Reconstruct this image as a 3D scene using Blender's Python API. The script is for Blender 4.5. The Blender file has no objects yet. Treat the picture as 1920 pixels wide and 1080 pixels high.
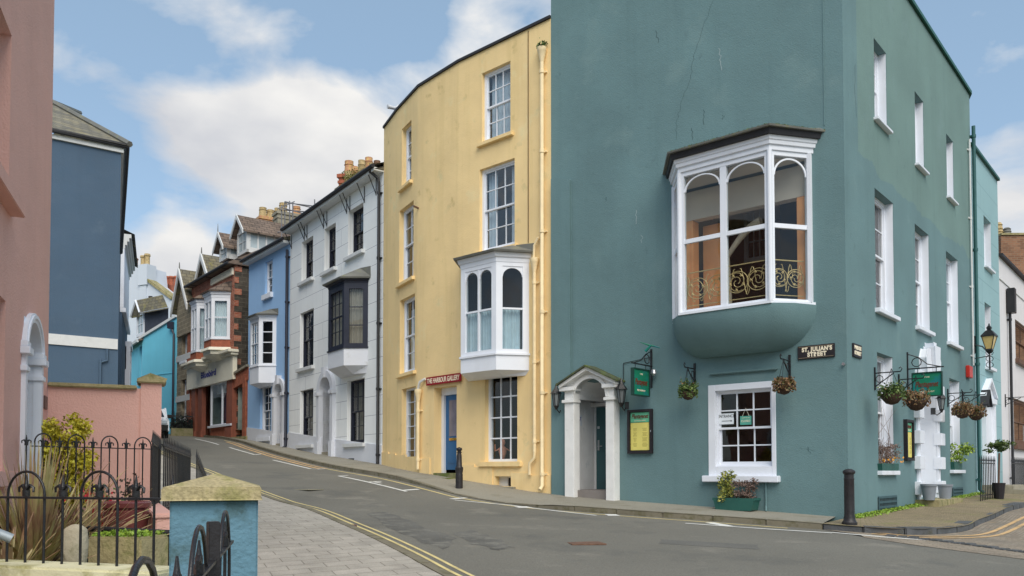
import bpy, bmesh, math, random
from mathutils import Vector, Matrix, noise as mnoise
random.seed(7)
R=math.radians
S=bpy.context.scene
# ---------------------------------------------------------------- camera, world, sun, exposure
FPX=1540.0; PITCH=R(1.8); CX=960.0; CY=885-FPX*math.tan(PITCH)
cam=bpy.data.cameras.new('camera'); camo=bpy.data.objects.new('camera',cam); S.collection.objects.link(camo)
cam.sensor_width=36; cam.lens=36*FPX/1920; cam.shift_y=(CY-540)/1920; cam.clip_start=.05; cam.clip_end=2000
camo.location=(0,0,0); camo.rotation_euler=(R(90)+PITCH,0,0); S.camera=camo
S.view_settings.view_transform='Standard'; S.view_settings.look='None'; S.view_settings.exposure=0.2; S.view_settings.gamma=1
SUN_EL,SUN_AZ=R(47),R(167)        # azimuth clockwise from +Y : the light comes from behind, right
sd=Vector((math.sin(SUN_AZ)*math.cos(SUN_EL),math.cos(SUN_AZ)*math.cos(SUN_EL),math.sin(SUN_EL)))
sl=bpy.data.lights.new('sun','SUN'); sl.energy=2.7; sl.angle=R(48); sl.color=(1,.92,.80)
so=bpy.data.objects.new('sun',sl); S.collection.objects.link(so); so.rotation_euler=sd.to_track_quat('Z','Y').to_euler()
_c,_s=math.cos(PITCH),math.sin(PITCH)
def ray(px,py):
    a=(px-CX)/FPX; b=(CY-py)/FPX
    return (a,_c-b*_s,_s+b*_c)
def aty(px,py,Y):
    r=ray(px,py); k=Y/r[1]; return Vector((r[0]*k,Y,r[2]*k))
def xat(px,Y): return ((px-CX)/FPX*Y*1.0,Y)
W=bpy.data.worlds.new('World'); S.world=W; W.use_nodes=True
def build_world():
    nt=W.node_tree; N=nt.nodes; L=nt.links; N.clear()
    out=N.new('ShaderNodeOutputWorld'); bg=N.new('ShaderNodeBackground'); bg.inputs[1].default_value=.15
    sky=N.new('ShaderNodeTexSky'); sky.sky_type='NISHITA'; sky.sun_disc=False; sky.sun_elevation=SUN_EL; sky.sun_rotation=SUN_AZ
    sky.air_density=1.0; sky.dust_density=.6; sky.ozone_density=1.3
    tc=N.new('ShaderNodeTexCoord')
    def math_(op,a,b=None,c=None,clamp=False):
        m=N.new('ShaderNodeMath'); m.operation=op; m.use_clamp=clamp
        for i,v in enumerate((a,b,c)):
            if v is None: continue
            if isinstance(v,(int,float)): m.inputs[i].default_value=v
            else: L.new(v,m.inputs[i])
        return m.outputs[0]
    sep=N.new('ShaderNodeSeparateXYZ'); L.new(tc.outputs['Generated'],sep.inputs[0])
    mp=N.new('ShaderNodeMapping'); mp.inputs['Scale'].default_value=(1,1,1.9); L.new(tc.outputs['Generated'],mp.inputs[0])
    n1=N.new('ShaderNodeTexNoise'); n1.inputs['Scale'].default_value=5.2; n1.inputs['Detail'].default_value=9; n1.inputs['Roughness'].default_value=.53; n1.inputs['Distortion'].default_value=.25
    L.new(mp.outputs[0],n1.inputs[0])
    n2=N.new('ShaderNodeTexNoise'); n2.inputs['Scale'].default_value=9; n2.inputs['Detail'].default_value=6; L.new(mp.outputs[0],n2.inputs[0])
    dens=math_('MULTIPLY_ADD',n2.outputs[0],.28,n1.outputs[0])
    dens=math_('SUBTRACT',dens,.14)
    # cumulus banks standing in some directions, clear air in others
    for px,py,rad,amp in [(370,240,.07,.16),(450,250,.08,.2),(540,245,.08,.22),(630,240,.08,.22),(710,250,.07,.2),(600,330,.09,.22),(500,320,.07,.18),(690,330,.07,.15),(330,200,.05,.1),(450,45,.07,.05),(600,70,.06,.05),(520,130,.06,-.12),(660,150,.045,-.12),(400,150,.05,-.12),(760,90,.12,-.16),(560,0,.12,-.06),(860,10,.05,.09),(340,480,.08,.16),(430,490,.08,.16),(250,540,.08,.2),(180,120,.05,.06),(150,40,.1,-.08),(280,60,.06,-.1),(200,300,.08,-.02),(400,410,.06,-.2),(250,440,.04,-.18),(300,400,.05,.1),(1790,100,.07,.06),(1850,250,.07,.02),(1905,430,.09,.26),(1900,60,.1,-.1)]:
        v=Vector(ray(px,py)).normalized()
        d=N.new('ShaderNodeVectorMath'); d.operation='DISTANCE'; nm=N.new('ShaderNodeVectorMath'); nm.operation='NORMALIZE'
        L.new(tc.outputs['Generated'],nm.inputs[0]); L.new(nm.outputs[0],d.inputs[0]); d.inputs[1].default_value=v
        mr=N.new('ShaderNodeMapRange'); mr.interpolation_type='SMOOTHSTEP'; L.new(d.outputs['Value'],mr.inputs[0])
        mr.inputs[1].default_value=rad*1.5; mr.inputs[2].default_value=0; mr.inputs[3].default_value=0; mr.inputs[4].default_value=amp
        dens=math_('ADD',dens,mr.outputs[0])
    cr=N.new('ShaderNodeValToRGB'); L.new(dens,cr.inputs[0]); e=cr.color_ramp
    e.elements[0].position=.50; e.elements[0].color=(0,0,0,1); e.elements[1].position=.70; e.elements[1].color=(1,1,1,1)
    x=e.elements.new(.57); x.color=(.34,.34,.34,1)
    n3=N.new('ShaderNodeTexNoise'); n3.inputs['Scale'].default_value=5; n3.inputs['Detail'].default_value=5; L.new(mp.outputs[0],n3.inputs[0])
    cc=N.new('ShaderNodeValToRGB'); L.new(n3.outputs[0],cc.inputs[0]); cc.color_ramp.elements[0].position=.35; cc.color_ramp.elements[0].color=(3.7,3.8,4.05,1)
    cc.color_ramp.elements[1].position=.62; cc.color_ramp.elements[1].color=(5.35,5.28,5.15,1)
    mx=N.new('ShaderNodeMix'); mx.data_type='RGBA'; L.new(cr.outputs[0],mx.inputs[0])
    # thin veil everywhere
    veil=N.new('ShaderNodeMix'); veil.data_type='RGBA'; veil.inputs[0].default_value=.5; L.new(sky.outputs[0],veil.inputs[6]); veil.inputs[7].default_value=(2.35,3.35,4.2,1)
    L.new(veil.outputs[2],mx.inputs[6]); L.new(cc.outputs[0],mx.inputs[7])
    L.new(mx.outputs[2],bg.inputs[0]); L.new(bg.outputs[0],out.inputs[0])
build_world()
# ---------------------------------------------------------------- materials
def lin(v):
    v/=255; return v/12.92 if v<=.04045 else ((v+.055)/1.055)**2.4
def P(r,g,b,k=.85): return tuple(min(.9,lin(v)/k) for v in (r,g,b))
_M={}
def mat(name,col,rough=.8,var=.08,vs=1.3,bump=.15,bs=60,metal=0,streak=0,streakcol=None,fine=0,spec=.4,blot=None,brick=None,brickcol=None,mortar=None,joint=None,zone=None,coat=0):
    """blot=(colour,scale,threshold,amount); brick=(w,h,mortar) in metres; joint=(w,h,colour) ashlar lines on UV; zone=(z,colour) repaint tide line"""
    if name in _M: return _M[name]
    m=bpy.data.materials.new(name); _M[name]=m; m.use_nodes=True; nt=m.node_tree; N=nt.nodes; L=nt.links
    b=N['Principled BSDF']; b.inputs['Roughness'].default_value=rough; b.inputs['Metallic'].default_value=metal
    b.inputs['Specular IOR Level'].default_value=spec
    if coat: b.inputs['Coat Weight'].default_value=coat
    tc=N.new('ShaderNodeTexCoord')
    def noise(scale,detail=5,src=None,rg=.55,sc=None):
        n=N.new('ShaderNodeTexNoise'); n.inputs['Scale'].default_value=scale; n.inputs['Detail'].default_value=detail; n.inputs['Roughness'].default_value=rg
        s=tc.outputs['Object']
        if sc:
            mp=N.new('ShaderNodeMapping'); mp.inputs['Scale'].default_value=sc; L.new(s,mp.inputs[0]); s=mp.outputs[0]
        L.new(s,n.inputs[0]); return n.outputs[0]
    def ramp(src,p0,c0,p1,c1):
        r=N.new('ShaderNodeValToRGB'); L.new(src,r.inputs[0]); r.color_ramp.elements[0].position=p0; r.color_ramp.elements[0].color=(*c0,1) if not isinstance(c0,(int,float)) else (c0,c0,c0,1)
        r.color_ramp.elements[1].position=p1; r.color_ramp.elements[1].color=(*c1,1) if not isinstance(c1,(int,float)) else (c1,c1,c1,1); return r.outputs[0]
    def mix(f,a,bb,mode='MIX'):
        x=N.new('ShaderNodeMix'); x.data_type='RGBA'; x.blend_type=mode
        for i,v in ((0,f),(6,a),(7,bb)):
            if isinstance(v,(int,float)): x.inputs[i].default_value=v
            elif isinstance(v,tuple): x.inputs[i].default_value=(*v,1)
            else: L.new(v,x.inputs[i])
        return x.outputs[2]
    c=tuple(col)
    base=ramp(noise(vs),.3,tuple(v*(1-var) for v in c),.7,tuple(min(1,v*(1+var)) for v in c))
    hgt=None
    if brick:
        bt=N.new('ShaderNodeTexBrick'); L.new(tc.outputs['UV'],bt.inputs[0]); bt.inputs['Scale'].default_value=1
        bt.inputs['Brick Width'].default_value=brick[0]; bt.inputs['Row Height'].default_value=brick[1]; bt.inputs['Mortar Size'].default_value=brick[2]; bt.inputs['Mortar Smooth'].default_value=.2
        bt.inputs['Color1'].default_value=(*c,1); bt.inputs['Color2'].default_value=(*(brickcol or c),1); bt.inputs['Mortar'].default_value=(*(mortar or (.3,.3,.3)),1)
        bt.inputs['Bias'].default_value=0
        base=mix(.35,bt.outputs[0],mix(1,bt.outputs[0],ramp(noise(vs*3),.3,.55,.7,1.35),'MULTIPLY'))
        base=mix(1.0,base,ramp(noise(vs),.3,1-var,.7,1+var),'MULTIPLY'); hgt=bt.outputs[1]
    if zone:
        sx=N.new('ShaderNodeSeparateXYZ'); L.new(tc.outputs['UV'],sx.inputs[0])
        ad=N.new('ShaderNodeMath'); ad.operation='MULTIPLY_ADD'; L.new(noise(.9,6),ad.inputs[0]); ad.inputs[1].default_value=-.75; L.new(sx.outputs[1],ad.inputs[2])
        g=N.new('ShaderNodeMath'); g.operation='GREATER_THAN'; L.new(ad.outputs[0],g.inputs[0]); g.inputs[1].default_value=zone[0]-.37
        lt=N.new('ShaderNodeMath'); lt.operation='LESS_THAN'; L.new(sx.outputs[0],lt.inputs[0]); lt.inputs[1].default_value=zone[2]
        mm=N.new('ShaderNodeMath'); mm.operation='MULTIPLY'; L.new(g.outputs[0],mm.inputs[0]); L.new(lt.outputs[0],mm.inputs[1])
        z2=ramp(noise(vs),.3,tuple(v*(1-var) for v in zone[1]),.7,tuple(v*(1+var) for v in zone[1]))
        base=mix(mm.outputs[0],base,z2)
    if joint:
        bt=N.new('ShaderNodeTexBrick'); L.new(tc.outputs['UV'],bt.inputs[0]); bt.inputs['Scale'].default_value=1
        bt.inputs['Brick Width'].default_value=joint[0]; bt.inputs['Row Height'].default_value=joint[1]; bt.inputs['Mortar Size'].default_value=.008; bt.inputs['Mortar Smooth'].default_value=0
        base=mix(bt.outputs[1],base,joint[2]); hgt=bt.outputs[1]
    if streak:
        s=ramp(noise(1,4,sc=(3.2,3.2,.22)),.52,0,.75,1)
        base=mix(mix(1,s,(streak,)*3,'MULTIPLY'),base,streakcol or tuple(v*.45 for v in c))
    if blot:
        for bl in (blot if isinstance(blot,list) else [blot]):
            f=ramp(noise(bl[1],7,rg=.62),bl[2],0,bl[2]+.12,bl[3]); base=mix(f,base,bl[0])
    if fine:
        base=mix(1,base,ramp(noise(fine,3),.25,.72,.75,1.28),'MULTIPLY')
    L.new(base,b.inputs['Base Color'])
    rr=ramp(noise(vs*4),.3,max(0,rough-.08),.7,min(1,rough+.08)); L.new(rr,b.inputs['Roughness'])
    if bump:
        bp=N.new('ShaderNodeBump'); bp.inputs['Strength'].default_value=min(1,bump); bp.inputs['Distance'].default_value=.022 if 'render' in name else .01
        h=noise(bs,4)
        h2=noise(vs*2.5,3)
        a=N.new('ShaderNodeMath'); a.operation='MULTIPLY_ADD'; L.new(h2,a.inputs[0]); a.inputs[1].default_value=2.2; L.new(h,a.inputs[2]); h=a.outputs[0]
        if hgt is not None:
            a=N.new('ShaderNodeMath'); a.operation='MULTIPLY_ADD'; L.new(hgt,a.inputs[0]); a.inputs[1].default_value=-1.6; L.new(h,a.inputs[2]); h=a.outputs[0]
        L.new(h,bp.inputs['Height']); L.new(bp.outputs[0],b.inputs['Normal'])
    return m
def glassmat(name,tint=(.8,.85,.85),refl=1.0,ior=1.5):
    m=bpy.data.materials.new(name); _M[name]=m; m.use_nodes=True; nt=m.node_tree; N=nt.nodes; L=nt.links
    for n in list(N):
        if n.type!='OUTPUT_MATERIAL': N.remove(n)
    o=[n for n in N if n.type=='OUTPUT_MATERIAL'][0]
    t=N.new('ShaderNodeBsdfTransparent'); t.inputs[0].default_value=(*tint,1); g=N.new('ShaderNodeBsdfGlossy'); g.inputs['Roughness'].default_value=.015; g.inputs[0].default_value=(refl,refl,refl,1)
    f=N.new('ShaderNodeFresnel'); ge=N.new('ShaderNodeNewGeometry'); mi=N.new('ShaderNodeMath'); mi.operation='MULTIPLY_ADD'; L.new(ge.outputs['Backfacing'],mi.inputs[0]); mi.inputs[1].default_value=1/ior-ior; mi.inputs[2].default_value=ior; L.new(mi.outputs[0],f.inputs[0])
    tc=N.new('ShaderNodeTexCoord'); n=N.new('ShaderNodeTexNoise'); n.inputs['Scale'].default_value=2.1; n.inputs['Detail'].default_value=1; L.new(tc.outputs['Object'],n.inputs[0])
    bp=N.new('ShaderNodeBump'); bp.inputs['Strength'].default_value=.25; bp.inputs['Distance'].default_value=.02; L.new(n.outputs[0],bp.inputs['Height']); L.new(bp.outputs[0],g.inputs['Normal'])
    x=N.new('ShaderNodeMixShader'); L.new(f.outputs[0],x.inputs[0]); L.new(t.outputs[0],x.inputs[1]); L.new(g.outputs[0],x.inputs[2]); L.new(x.outputs[0],o.inputs[0]); return m
def leafmat(name,cols,scale=14,rough=.55):
    m=bpy.data.materials.new(name); _M[name]=m; m.use_nodes=True; nt=m.node_tree; N=nt.nodes; L=nt.links; b=N['Principled BSDF']; b.inputs['Roughness'].default_value=rough
    tc=N.new('ShaderNodeTexCoord'); n=N.new('ShaderNodeTexNoise'); n.inputs['Scale'].default_value=scale; n.inputs['Detail'].default_value=3; L.new(tc.outputs['Object'],n.inputs[0])
    r=N.new('ShaderNodeValToRGB'); L.new(n.outputs[0],r.inputs[0]); e=r.color_ramp.elements
    e[0].position=.3; e[0].color=(*cols[0],1); e[1].position=.7; e[1].color=(*cols[-1],1)
    for i,c in enumerate(cols[1:-1]): x=r.color_ramp.elements.new(.3+.4*(i+1)/(len(cols)-1)); x.color=(*c,1)
    L.new(r.outputs[0],b.inputs['Base Color']); 
    try: b.inputs['Transmission Weight'].default_value=0
    except: pass
    return m
DIRT=(.09,.085,.055); MOSS=(.10,.13,.03)
M_green=mat('green_render',P(97,124,127),.85,.1,.6,.35,45,streak=.12,streakcol=P(58,84,88),blot=[(P(116,140,140),.8,.58,.4),(P(72,94,98),2.3,.64,.45),(P(70,92,96),14,.70,.35)],zone=(6.2,P(105,130,126),10.0))
M_greenplain=mat('green_render_plain',P(97,124,127),.85,.1,.6,.35,45,streak=.12,streakcol=P(58,84,88))
M_greentrim=mat('dark_green_paint',P(35,85,75),.5,.1,3,.05)
M_yellow=mat('yellow_render',P(248,207,152,.93),.85,.07,.7,.35,50,streak=.34,streakcol=P(190,166,108),blot=[(P(172,150,96),2.2,.6,.5),(P(236,214,170),1.1,.58,.5),(P(150,132,84),9,.68,.4)])
M_white=mat('white_render',P(232,236,238,.92),.8,.04,.6,.25,50,streak=.15,streakcol=P(178,180,184),joint=(3.4,.62,P(158,160,168)))
M_whitep=mat('white_paint',P(216,220,228,.88),.5,.03,2,.05,streak=.14,streakcol=P(178,178,176))
M_whiteold=mat('weathered_white_paint',P(198,200,200),.7,.06,5,.15,blot=[(P(140,138,125),5,.6,.5)])
M_cream=mat('cream_paint',P(216,212,194),.5,.04,3,.05)
M_blue=mat('blue_render',P(146,182,220),.85,.05,.6,.25,50,streak=.2,streakcol=P(128,164,204))
M_slateblue=mat('slate_blue_render',P(70,90,110),.85,.08,.7,.35,50,streak=.2,streakcol=P(60,78,96),blot=[(P(86,104,120),1.2,.6,.4),(P(58,74,90),4,.66,.4)])
M_pink=mat('pink_render',P(209,165,153),.88,.06,.7,.4,40,streak=.3,streakcol=P(190,144,132))
M_turq=mat('turquoise_render',P(106,188,212),.85,.05,.6,.25,50,streak=.18,streakcol=P(80,160,178))
M_aqua=mat('aqua_render',P(136,168,173),.85,.05,.6,.25,50,streak=.18,streakcol=P(122,154,160),joint=(2.6,.72,P(112,142,148)))
M_navy=mat('black_navy_paint',P(34,37,50),.4,.1,3,.05)
M_black=mat('black_iron_paint',(.012,.012,.014),.38,.3,6,.15,120,spec=.5)
M_blackrust=mat('black_paint_with_rust',(.022,.02,.022),.45,.3,6,.2,90,blot=[((.09,.04,.02),9,.62,.6)])
M_stone=mat('mossy_stone',P(150,140,105),.95,.2,4,.6,40,blot=[(P(96,100,52),3.5,.48,.7),(P(70,66,48),9,.6,.6)])
M_stonegrey=mat('grey_stone',P(140,134,118),.95,.15,3,.5,40,blot=[(P(100,98,80),5,.55,.6)])
M_slate=mat('slate_tiles',P(98,95,84),.85,.2,1.5,.4,30,brick=(.35,.22,.012),brickcol=P(122,114,90),mortar=P(55,53,48),blot=[(P(128,122,70),2.2,.54,.6)])
M_slatebrown=mat('brown_slate_tiles',P(118,102,90),.85,.2,1.5,.4,30,brick=(.35,.2,.014),brickcol=P(96,84,76),mortar=P(52,46,42))
M_lead=mat('weathered_lead',P(105,105,100),.7,.15,3,.3,30,blot=[(P(120,122,80),6,.55,.6)])
M_darkroof=mat('black_roof_edge',P(38,38,42),.6,.2,3,.2)
M_brick=mat('red_brick',P(164,106,84),.9,.15,1,.3,60,brick=(.23,.078,.009),brickcol=P(140,66,48),mortar=P(150,125,105))
M_brickplain=mat('red_brickwork',P(150,88,66),.9,.25,6,.4,40,fine=30)
M_darkstone=mat('dark_rubble_stone',P(74,68,60),.95,.3,3,.6,12,brick=(.4,.2,.02),brickcol=P(58,54,48),mortar=P(84,78,68))
M_rubble=mat('grey_rubble_stone',P(138,128,108),.95,.2,3,.6,12,brick=(.45,.22,.015),brickcol=P(116,108,92),mortar=P(160,150,130))
M_redpaint=mat('red_brown_paint',P(134,80,63),.7,.12,3,.15)
M_pot=mat('terracotta_pot',P(178,132,100),.85,.15,8,.3,40,blot=[(P(200,180,100),12,.5,.6)])
M_brownbrick=mat('brown_brick',P(140,102,78),.9,.15,1,.3,60,brick=(.23,.08,.01),brickcol=P(112,80,62),mortar=P(130,110,92))
M_asph=mat('asphalt',P(108,106,98,.9),.9,.1,.35,.6,150,fine=55,blot=[(P(86,86,82),.6,.55,.7),(P(130,126,116),1.0,.58,.6),(P(92,90,84),7,.62,.5),(P(74,74,72),3.5,.67,.45),(P(150,146,136),26,.70,.5)])
M_pave=mat('stone_paving',P(166,160,150,.9),.85,.1,1.2,.35,60,brick=(.43,.27,.008),brickcol=P(152,147,137),mortar=P(122,117,107),blot=[(P(120,116,100),1.6,.6,.5)],fine=90)
M_tarpave=mat('tarmac_footway',P(136,132,120,.9),.92,.09,.8,.4,120,fine=60,blot=[(P(112,108,92),1.5,.55,.6)])
M_brickpave=mat('brick_paving',P(142,126,104,.9),.92,.1,.6,.4,60,brick=(.22,.075,.01),brickcol=P(126,112,92),mortar=P(98,96,62),blot=[(P(110,114,60),1.1,.52,.6)],fine=50)
M_kerb=mat('kerb_stone',P(118,112,96,.9),.9,.15,2,.5,50,blot=[(P(84,82,56),4,.5,.7)])
M_kerbdark=mat('dark_kerb_stone',P(84,86,88,.9),.75,.2,4,.6,30,blot=[(P(66,66,52),6,.55,.6)])
M_yline=mat('yellow_road_paint',P(198,182,128),.8,.15,3,.2,60,blot=[(P(130,124,104),7,.58,.7)])
M_oline=mat('orange_road_paint',P(192,158,112),.8,.15,3,.2,60,blot=[(P(130,124,104),7,.52,.7)])
M_wline=mat('white_road_paint',P(205,205,200),.8,.1,3,.2,60,blot=[(P(125,124,118),7,.6,.7)])
M_soil=mat('garden_soil',P(92,84,62),1,.3,3,.8,20,blot=[(P(100,108,48),2.5,.5,.7)])
M_dark=mat('painted_dark_interior',(.028,.022,.02),.9,.3,2,0)  # near-black: the shade of unlit spaces is put into the colour
M_darkred=mat('dark_red_interior',(.045,.022,.016),.9,.3,1.2,0)
M_curtain=mat('pale_curtain',P(205,215,222),.9,.06,8,0)
M_curtaindk=mat('beige_curtain',P(150,142,132),.9,.1,8,0)
M_wood=mat('orange_wood',P(222,152,96),.5,.12,2,.05)
M_woodbrown=mat('brown_wood',P(96,72,60),.5,.15,4,.1)
M_gold=mat('gilded_iron',P(190,165,115),.45,.15,8,.1,metal=.3)
M_doorblue=mat('blue_door_paint',P(38,92,138),.4,.06,3,.05)
M_doorgreen=mat('teal_door_paint',P(55,88,92),.4,.06,3,.05)
M_signgreen=mat('green_sign_paint',P(18,112,84),.5,.12,3,.05,blot=[(P(20,105,120),3.5,.5,.8)])
M_signdark=mat('dark_signboard',P(34,30,34),.6,.2,6,.2,50)
M_signred=mat('crimson_sign_paint',P(138,22,32),.5,.08,3,.05)
M_cardyellow=mat('yellow_menu_card',P(214,202,110),.6,.05,2,0)
M_letter=mat('cream_lettering_paint',P(226,215,190),.7,.1,12,0)
M_letterbrown=mat('brown_lettering_paint',P(96,48,30),.6,.1,12,0)
M_letterblue=mat('blue_lettering_paint',P(38,48,140),.6,.1,12,0)
M_letterblack=mat('black_lettering_paint',P(30,32,36),.6,.1,12,0)
M_brass=mat('brass',P(200,160,80),.3,.1,5,0,metal=.9)
M_steel=mat('steel',P(170,172,175),.35,.1,5,0,metal=.8)
M_amber=mat('amber_glass',P(196,170,110),.2,.1,5,0)
M_tubegrey=mat('galvanised_tube',P(150,158,162),.5,.1,6,.05,metal=.4)
M_potred=mat('dark_red_glaze',P(104,56,54),.25,.15,4,.1)
M_potgrey=mat('grey_plastic_pot',P(122,128,136),.5,.08,4,.05)
M_trough=mat('green_plastic_trough',P(38,84,76),.5,.1,4,.05)
M_basket=mat('dark_wicker',P(66,50,40),.95,.3,15,.6,40)
M_redbox=mat('red_alarm_paint',P(190,50,40),.4,.08,4,0)
M_pierblue=mat('sky_blue_render',P(86,120,136),.85,.14,2.2,.45,40,streak=.4,streakcol=P(66,94,104),blot=[(P(62,84,84),5,.56,.75),(P(58,70,62),16,.62,.6),(P(150,165,160),7,.68,.5)])
M_grillegrey=mat('teal_grille_paint',P(58,84,90),.6,.1,4,.05)
M_scaf=mat('scaffold_tube',P(120,118,120),.5,.2,4,.05,metal=.5)
M_carwhite=mat('white_car_paint',P(215,218,222),.25,.02,2,0,coat=.6)
M_rubber=mat('black_rubber',(.02,.02,.02),.8,.2,5,.1)
G_clear=glassmat('window_glass'); G_dark=glassmat('shaded_window_glass',(.5,.55,.58)); G_pale=glassmat('skylit_window_glass',(.75,.8,.82),1.0,2.0)
L_yellow=leafmat('golden_leaves',[P(112,104,24),P(198,184,48),P(236,224,96)],9)
L_green=leafmat('green_leaves',[P(36,50,24),P(70,92,40),P(112,130,66)])
L_mixed=leafmat('autumn_leaves',[P(70,84,40),P(110,86,56),P(140,96,70)],20)
L_mauve=leafmat('mauve_twigs',[P(74,60,56),P(112,92,84),P(130,112,100)],20)
L_phorm=leafmat('bronze_leaves',[P(86,66,48),P(140,110,84),P(150,142,92),P(186,170,130)],3.5)
L_moss=leafmat('bright_moss',[P(70,92,24),P(120,150,44),P(140,160,70)],10)
L_red=leafmat('red_petals',[P(170,20,40),P(210,50,70)],10)
L_orange=leafmat('orange_petals',[P(200,120,30),P(230,180,60)],10)
# ---------------------------------------------------------------- mesh builder
C=S.collection
WL={}
def empty(name,loc): 
    o=bpy.data.objects.new(name,None); C.objects.link(o); o.location=loc; o.empty_display_size=.2; WL[o.name]=Vector(loc); return o
def tag(o,label,cat,group=None,kind=None):
    if label: o['label']=label
    if cat: o['category']=cat
    if group: o['group']=group
    if kind: o['kind']=kind
    return o
def thing(name,loc,label,cat,group=None): return tag(empty(name,loc),label,cat,group)
class Pl:
    """vertical plane through p, u runs along d, n points at the viewer's side"""
    def __init__(s,p,q=None,d=None):
        s.o=Vector((p[0],p[1])); dd=Vector((q[0]-p[0],q[1]-p[1])) if q is not None else Vector(d); s.L=dd.length; s.d=dd.normalized(); s.n=Vector((-s.d.y,s.d.x))
    def pt(s,u,z,off=0): v=s.o+s.d*u+s.n*off; return Vector((v.x,v.y,z))
    def uz(s,px,py,off=0):
        r=ray(px,py); p=s.o+s.n*off; d=s.d; det=r[0]*(-d.y)+r[1]*d.x; k=(p.x*(-d.y)+p.y*d.x)/det
        u=(k*r[0]-p.x)*d.x+(k*r[1]-p.y)*d.y; return u,k*r[2]
    def sh(s,off,u=0): p=s.o+s.n*off+s.d*u; q=Pl(p,d=s.d); q.L=s.L; return q
class MB:
    def __init__(s): s.v=[]; s.f=[]; s.uv=[]
    def q(s,*pts,uv=None):
        i=len(s.v); s.v+= [Vector(p) for p in pts]; s.uv+= (uv or [None]*len(pts)); s.f.append(tuple(range(i,i+len(pts)))); return s
    def box(s,pl,u0,u1,z0,z1,d0,d1):
        if u0>u1:u0,u1=u1,u0
        if z0>z1:z0,z1=z1,z0
        if d0>d1:d0,d1=d1,d0
        a=[pl.pt(u,z,d) for d in (d0,d1) for z in (z0,z1) for u in (u0,u1)]
        i=len(s.v); s.v+=a; s.uv+=[(u,z) for d in (d0,d1) for z in (z0,z1) for u in (u0,u1)]
        for f in ((0,1,3,2),(4,6,7,5),(0,4,5,1),(2,3,7,6),(0,2,6,4),(1,5,7,3)): s.f.append(tuple(i+k for k in f))
        return s
    def bx(s,c,sx,sy,sz,rot=0):
        c=Vector(c); pl=Pl((c.x,c.y),d=(math.cos(rot),math.sin(rot))); return s.box(pl,-sx/2,sx/2,c.z-sz/2,c.z+sz/2,-sy/2,sy/2)
    def prism(s,pl,poly,d0,d1):
        n=len(poly); i=len(s.v); s.v+=[pl.pt(u,z,d1) for u,z in poly]+[pl.pt(u,z,d0) for u,z in poly]; s.uv+=[(u,z) for u,z in poly]*2
        s.f.append(tuple(i+k for k in range(n))); s.f.append(tuple(i+n+k for k in reversed(range(n))))
        for k in range(n): s.f.append((i+k,i+(k+1)%n,i+n+(k+1)%n,i+n+k))
        return s
    def tube(s,pts,r,seg=8,r1=None,closed=False):
        pts=[Vector(p) for p in pts]; n=len(pts); i=len(s.v); prev=None
        for k,p in enumerate(pts):
            if closed: t=(pts[(k+1)%n]-pts[k-1]).normalized()
            else: t=(pts[min(k+1,n-1)]-pts[max(k-1,0)]).normalized()
            a=prev if prev is not None else (Vector((0,0,1)) if abs(t.z)<.9 else Vector((1,0,0)))
            x=t.cross(a).normalized() if prev is None else (prev-t*prev.dot(t)).normalized()
            prev=x; y=t.cross(x); rr=r if r1 is None else r+(r1-r)*k/(n-1)
            for j in range(seg):
                w=2*math.pi*j/seg; s.v.append(p+x*rr*math.cos(w)+y*rr*math.sin(w)); s.uv.append((k*.1,j/seg))
        for k in range(n if closed else n-1):
            for j in range(seg): a=i+k*seg; b=i+((k+1)%n)*seg; s.f.append((a+j,a+(j+1)%seg,b+(j+1)%seg,b+j))
        if not closed: s.f.append(tuple(i+j for j in reversed(range(seg)))); s.f.append(tuple(i+(n-1)*seg+j for j in range(seg)))
        return s
    def lathe(s,c,prof,seg=16,arc=None):
        c=Vector(c); i=len(s.v)
        for r,z in prof:
            for j in range(seg): w=2*math.pi*j/seg; s.v.append(c+Vector((r*math.cos(w),r*math.sin(w),z))); s.uv.append((w,z))
        for k in range(len(prof)-1):
            for j in range(seg): a=i+k*seg; b=a+seg; s.f.append((a+j,a+(j+1)%seg,b+(j+1)%seg,b+j))
        s.f.append(tuple(i+j for j in reversed(range(seg)))); s.f.append(tuple(i+(len(prof)-1)*seg+j for j in range(seg)))
        return s
    def ring(s,pl,uc,zs,r0,r1,d0,d1,a0=0,a1=180,n=16,asp=1):
        # asp stretches vertically
        for k in range(n):
            A=R(a0+(a1-a0)*k/n); B=R(a0+(a1-a0)*(k+1)/n)
            s.prism(pl,[(uc+r0*math.cos(A),zs+asp*r0*math.sin(A)),(uc+r1*math.cos(A),zs+asp*r1*math.sin(A)),(uc+r1*math.cos(B),zs+asp*r1*math.sin(B)),(uc+r0*math.cos(B),zs+asp*r0*math.sin(B))],d0,d1)
        return s
    def archpanel(s,pl,u0,u1,z1,uc,zs,r,d0,d1,n=14,asp=1):
        """solid from z=zs up to z1 between u0 and u1, minus the half round of radius r"""
        for k in range(n):
            A=math.pi*k/n; B=math.pi*(k+1)/n
            ua,ub=uc+r*math.cos(A),uc+r*math.cos(B)
            s.prism(pl,[(ua,zs+asp*r*math.sin(A)),(ua,z1),(ub,z1),(ub,zs+asp*r*math.sin(B))],d0,d1)
        if u1-(uc+r)>1e-3: s.box(pl,uc+r,u1,zs,z1,d0,d1)
        if (uc-r)-u0>1e-3: s.box(pl,u0,uc-r,zs,z1,d0,d1)
        return s
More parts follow.
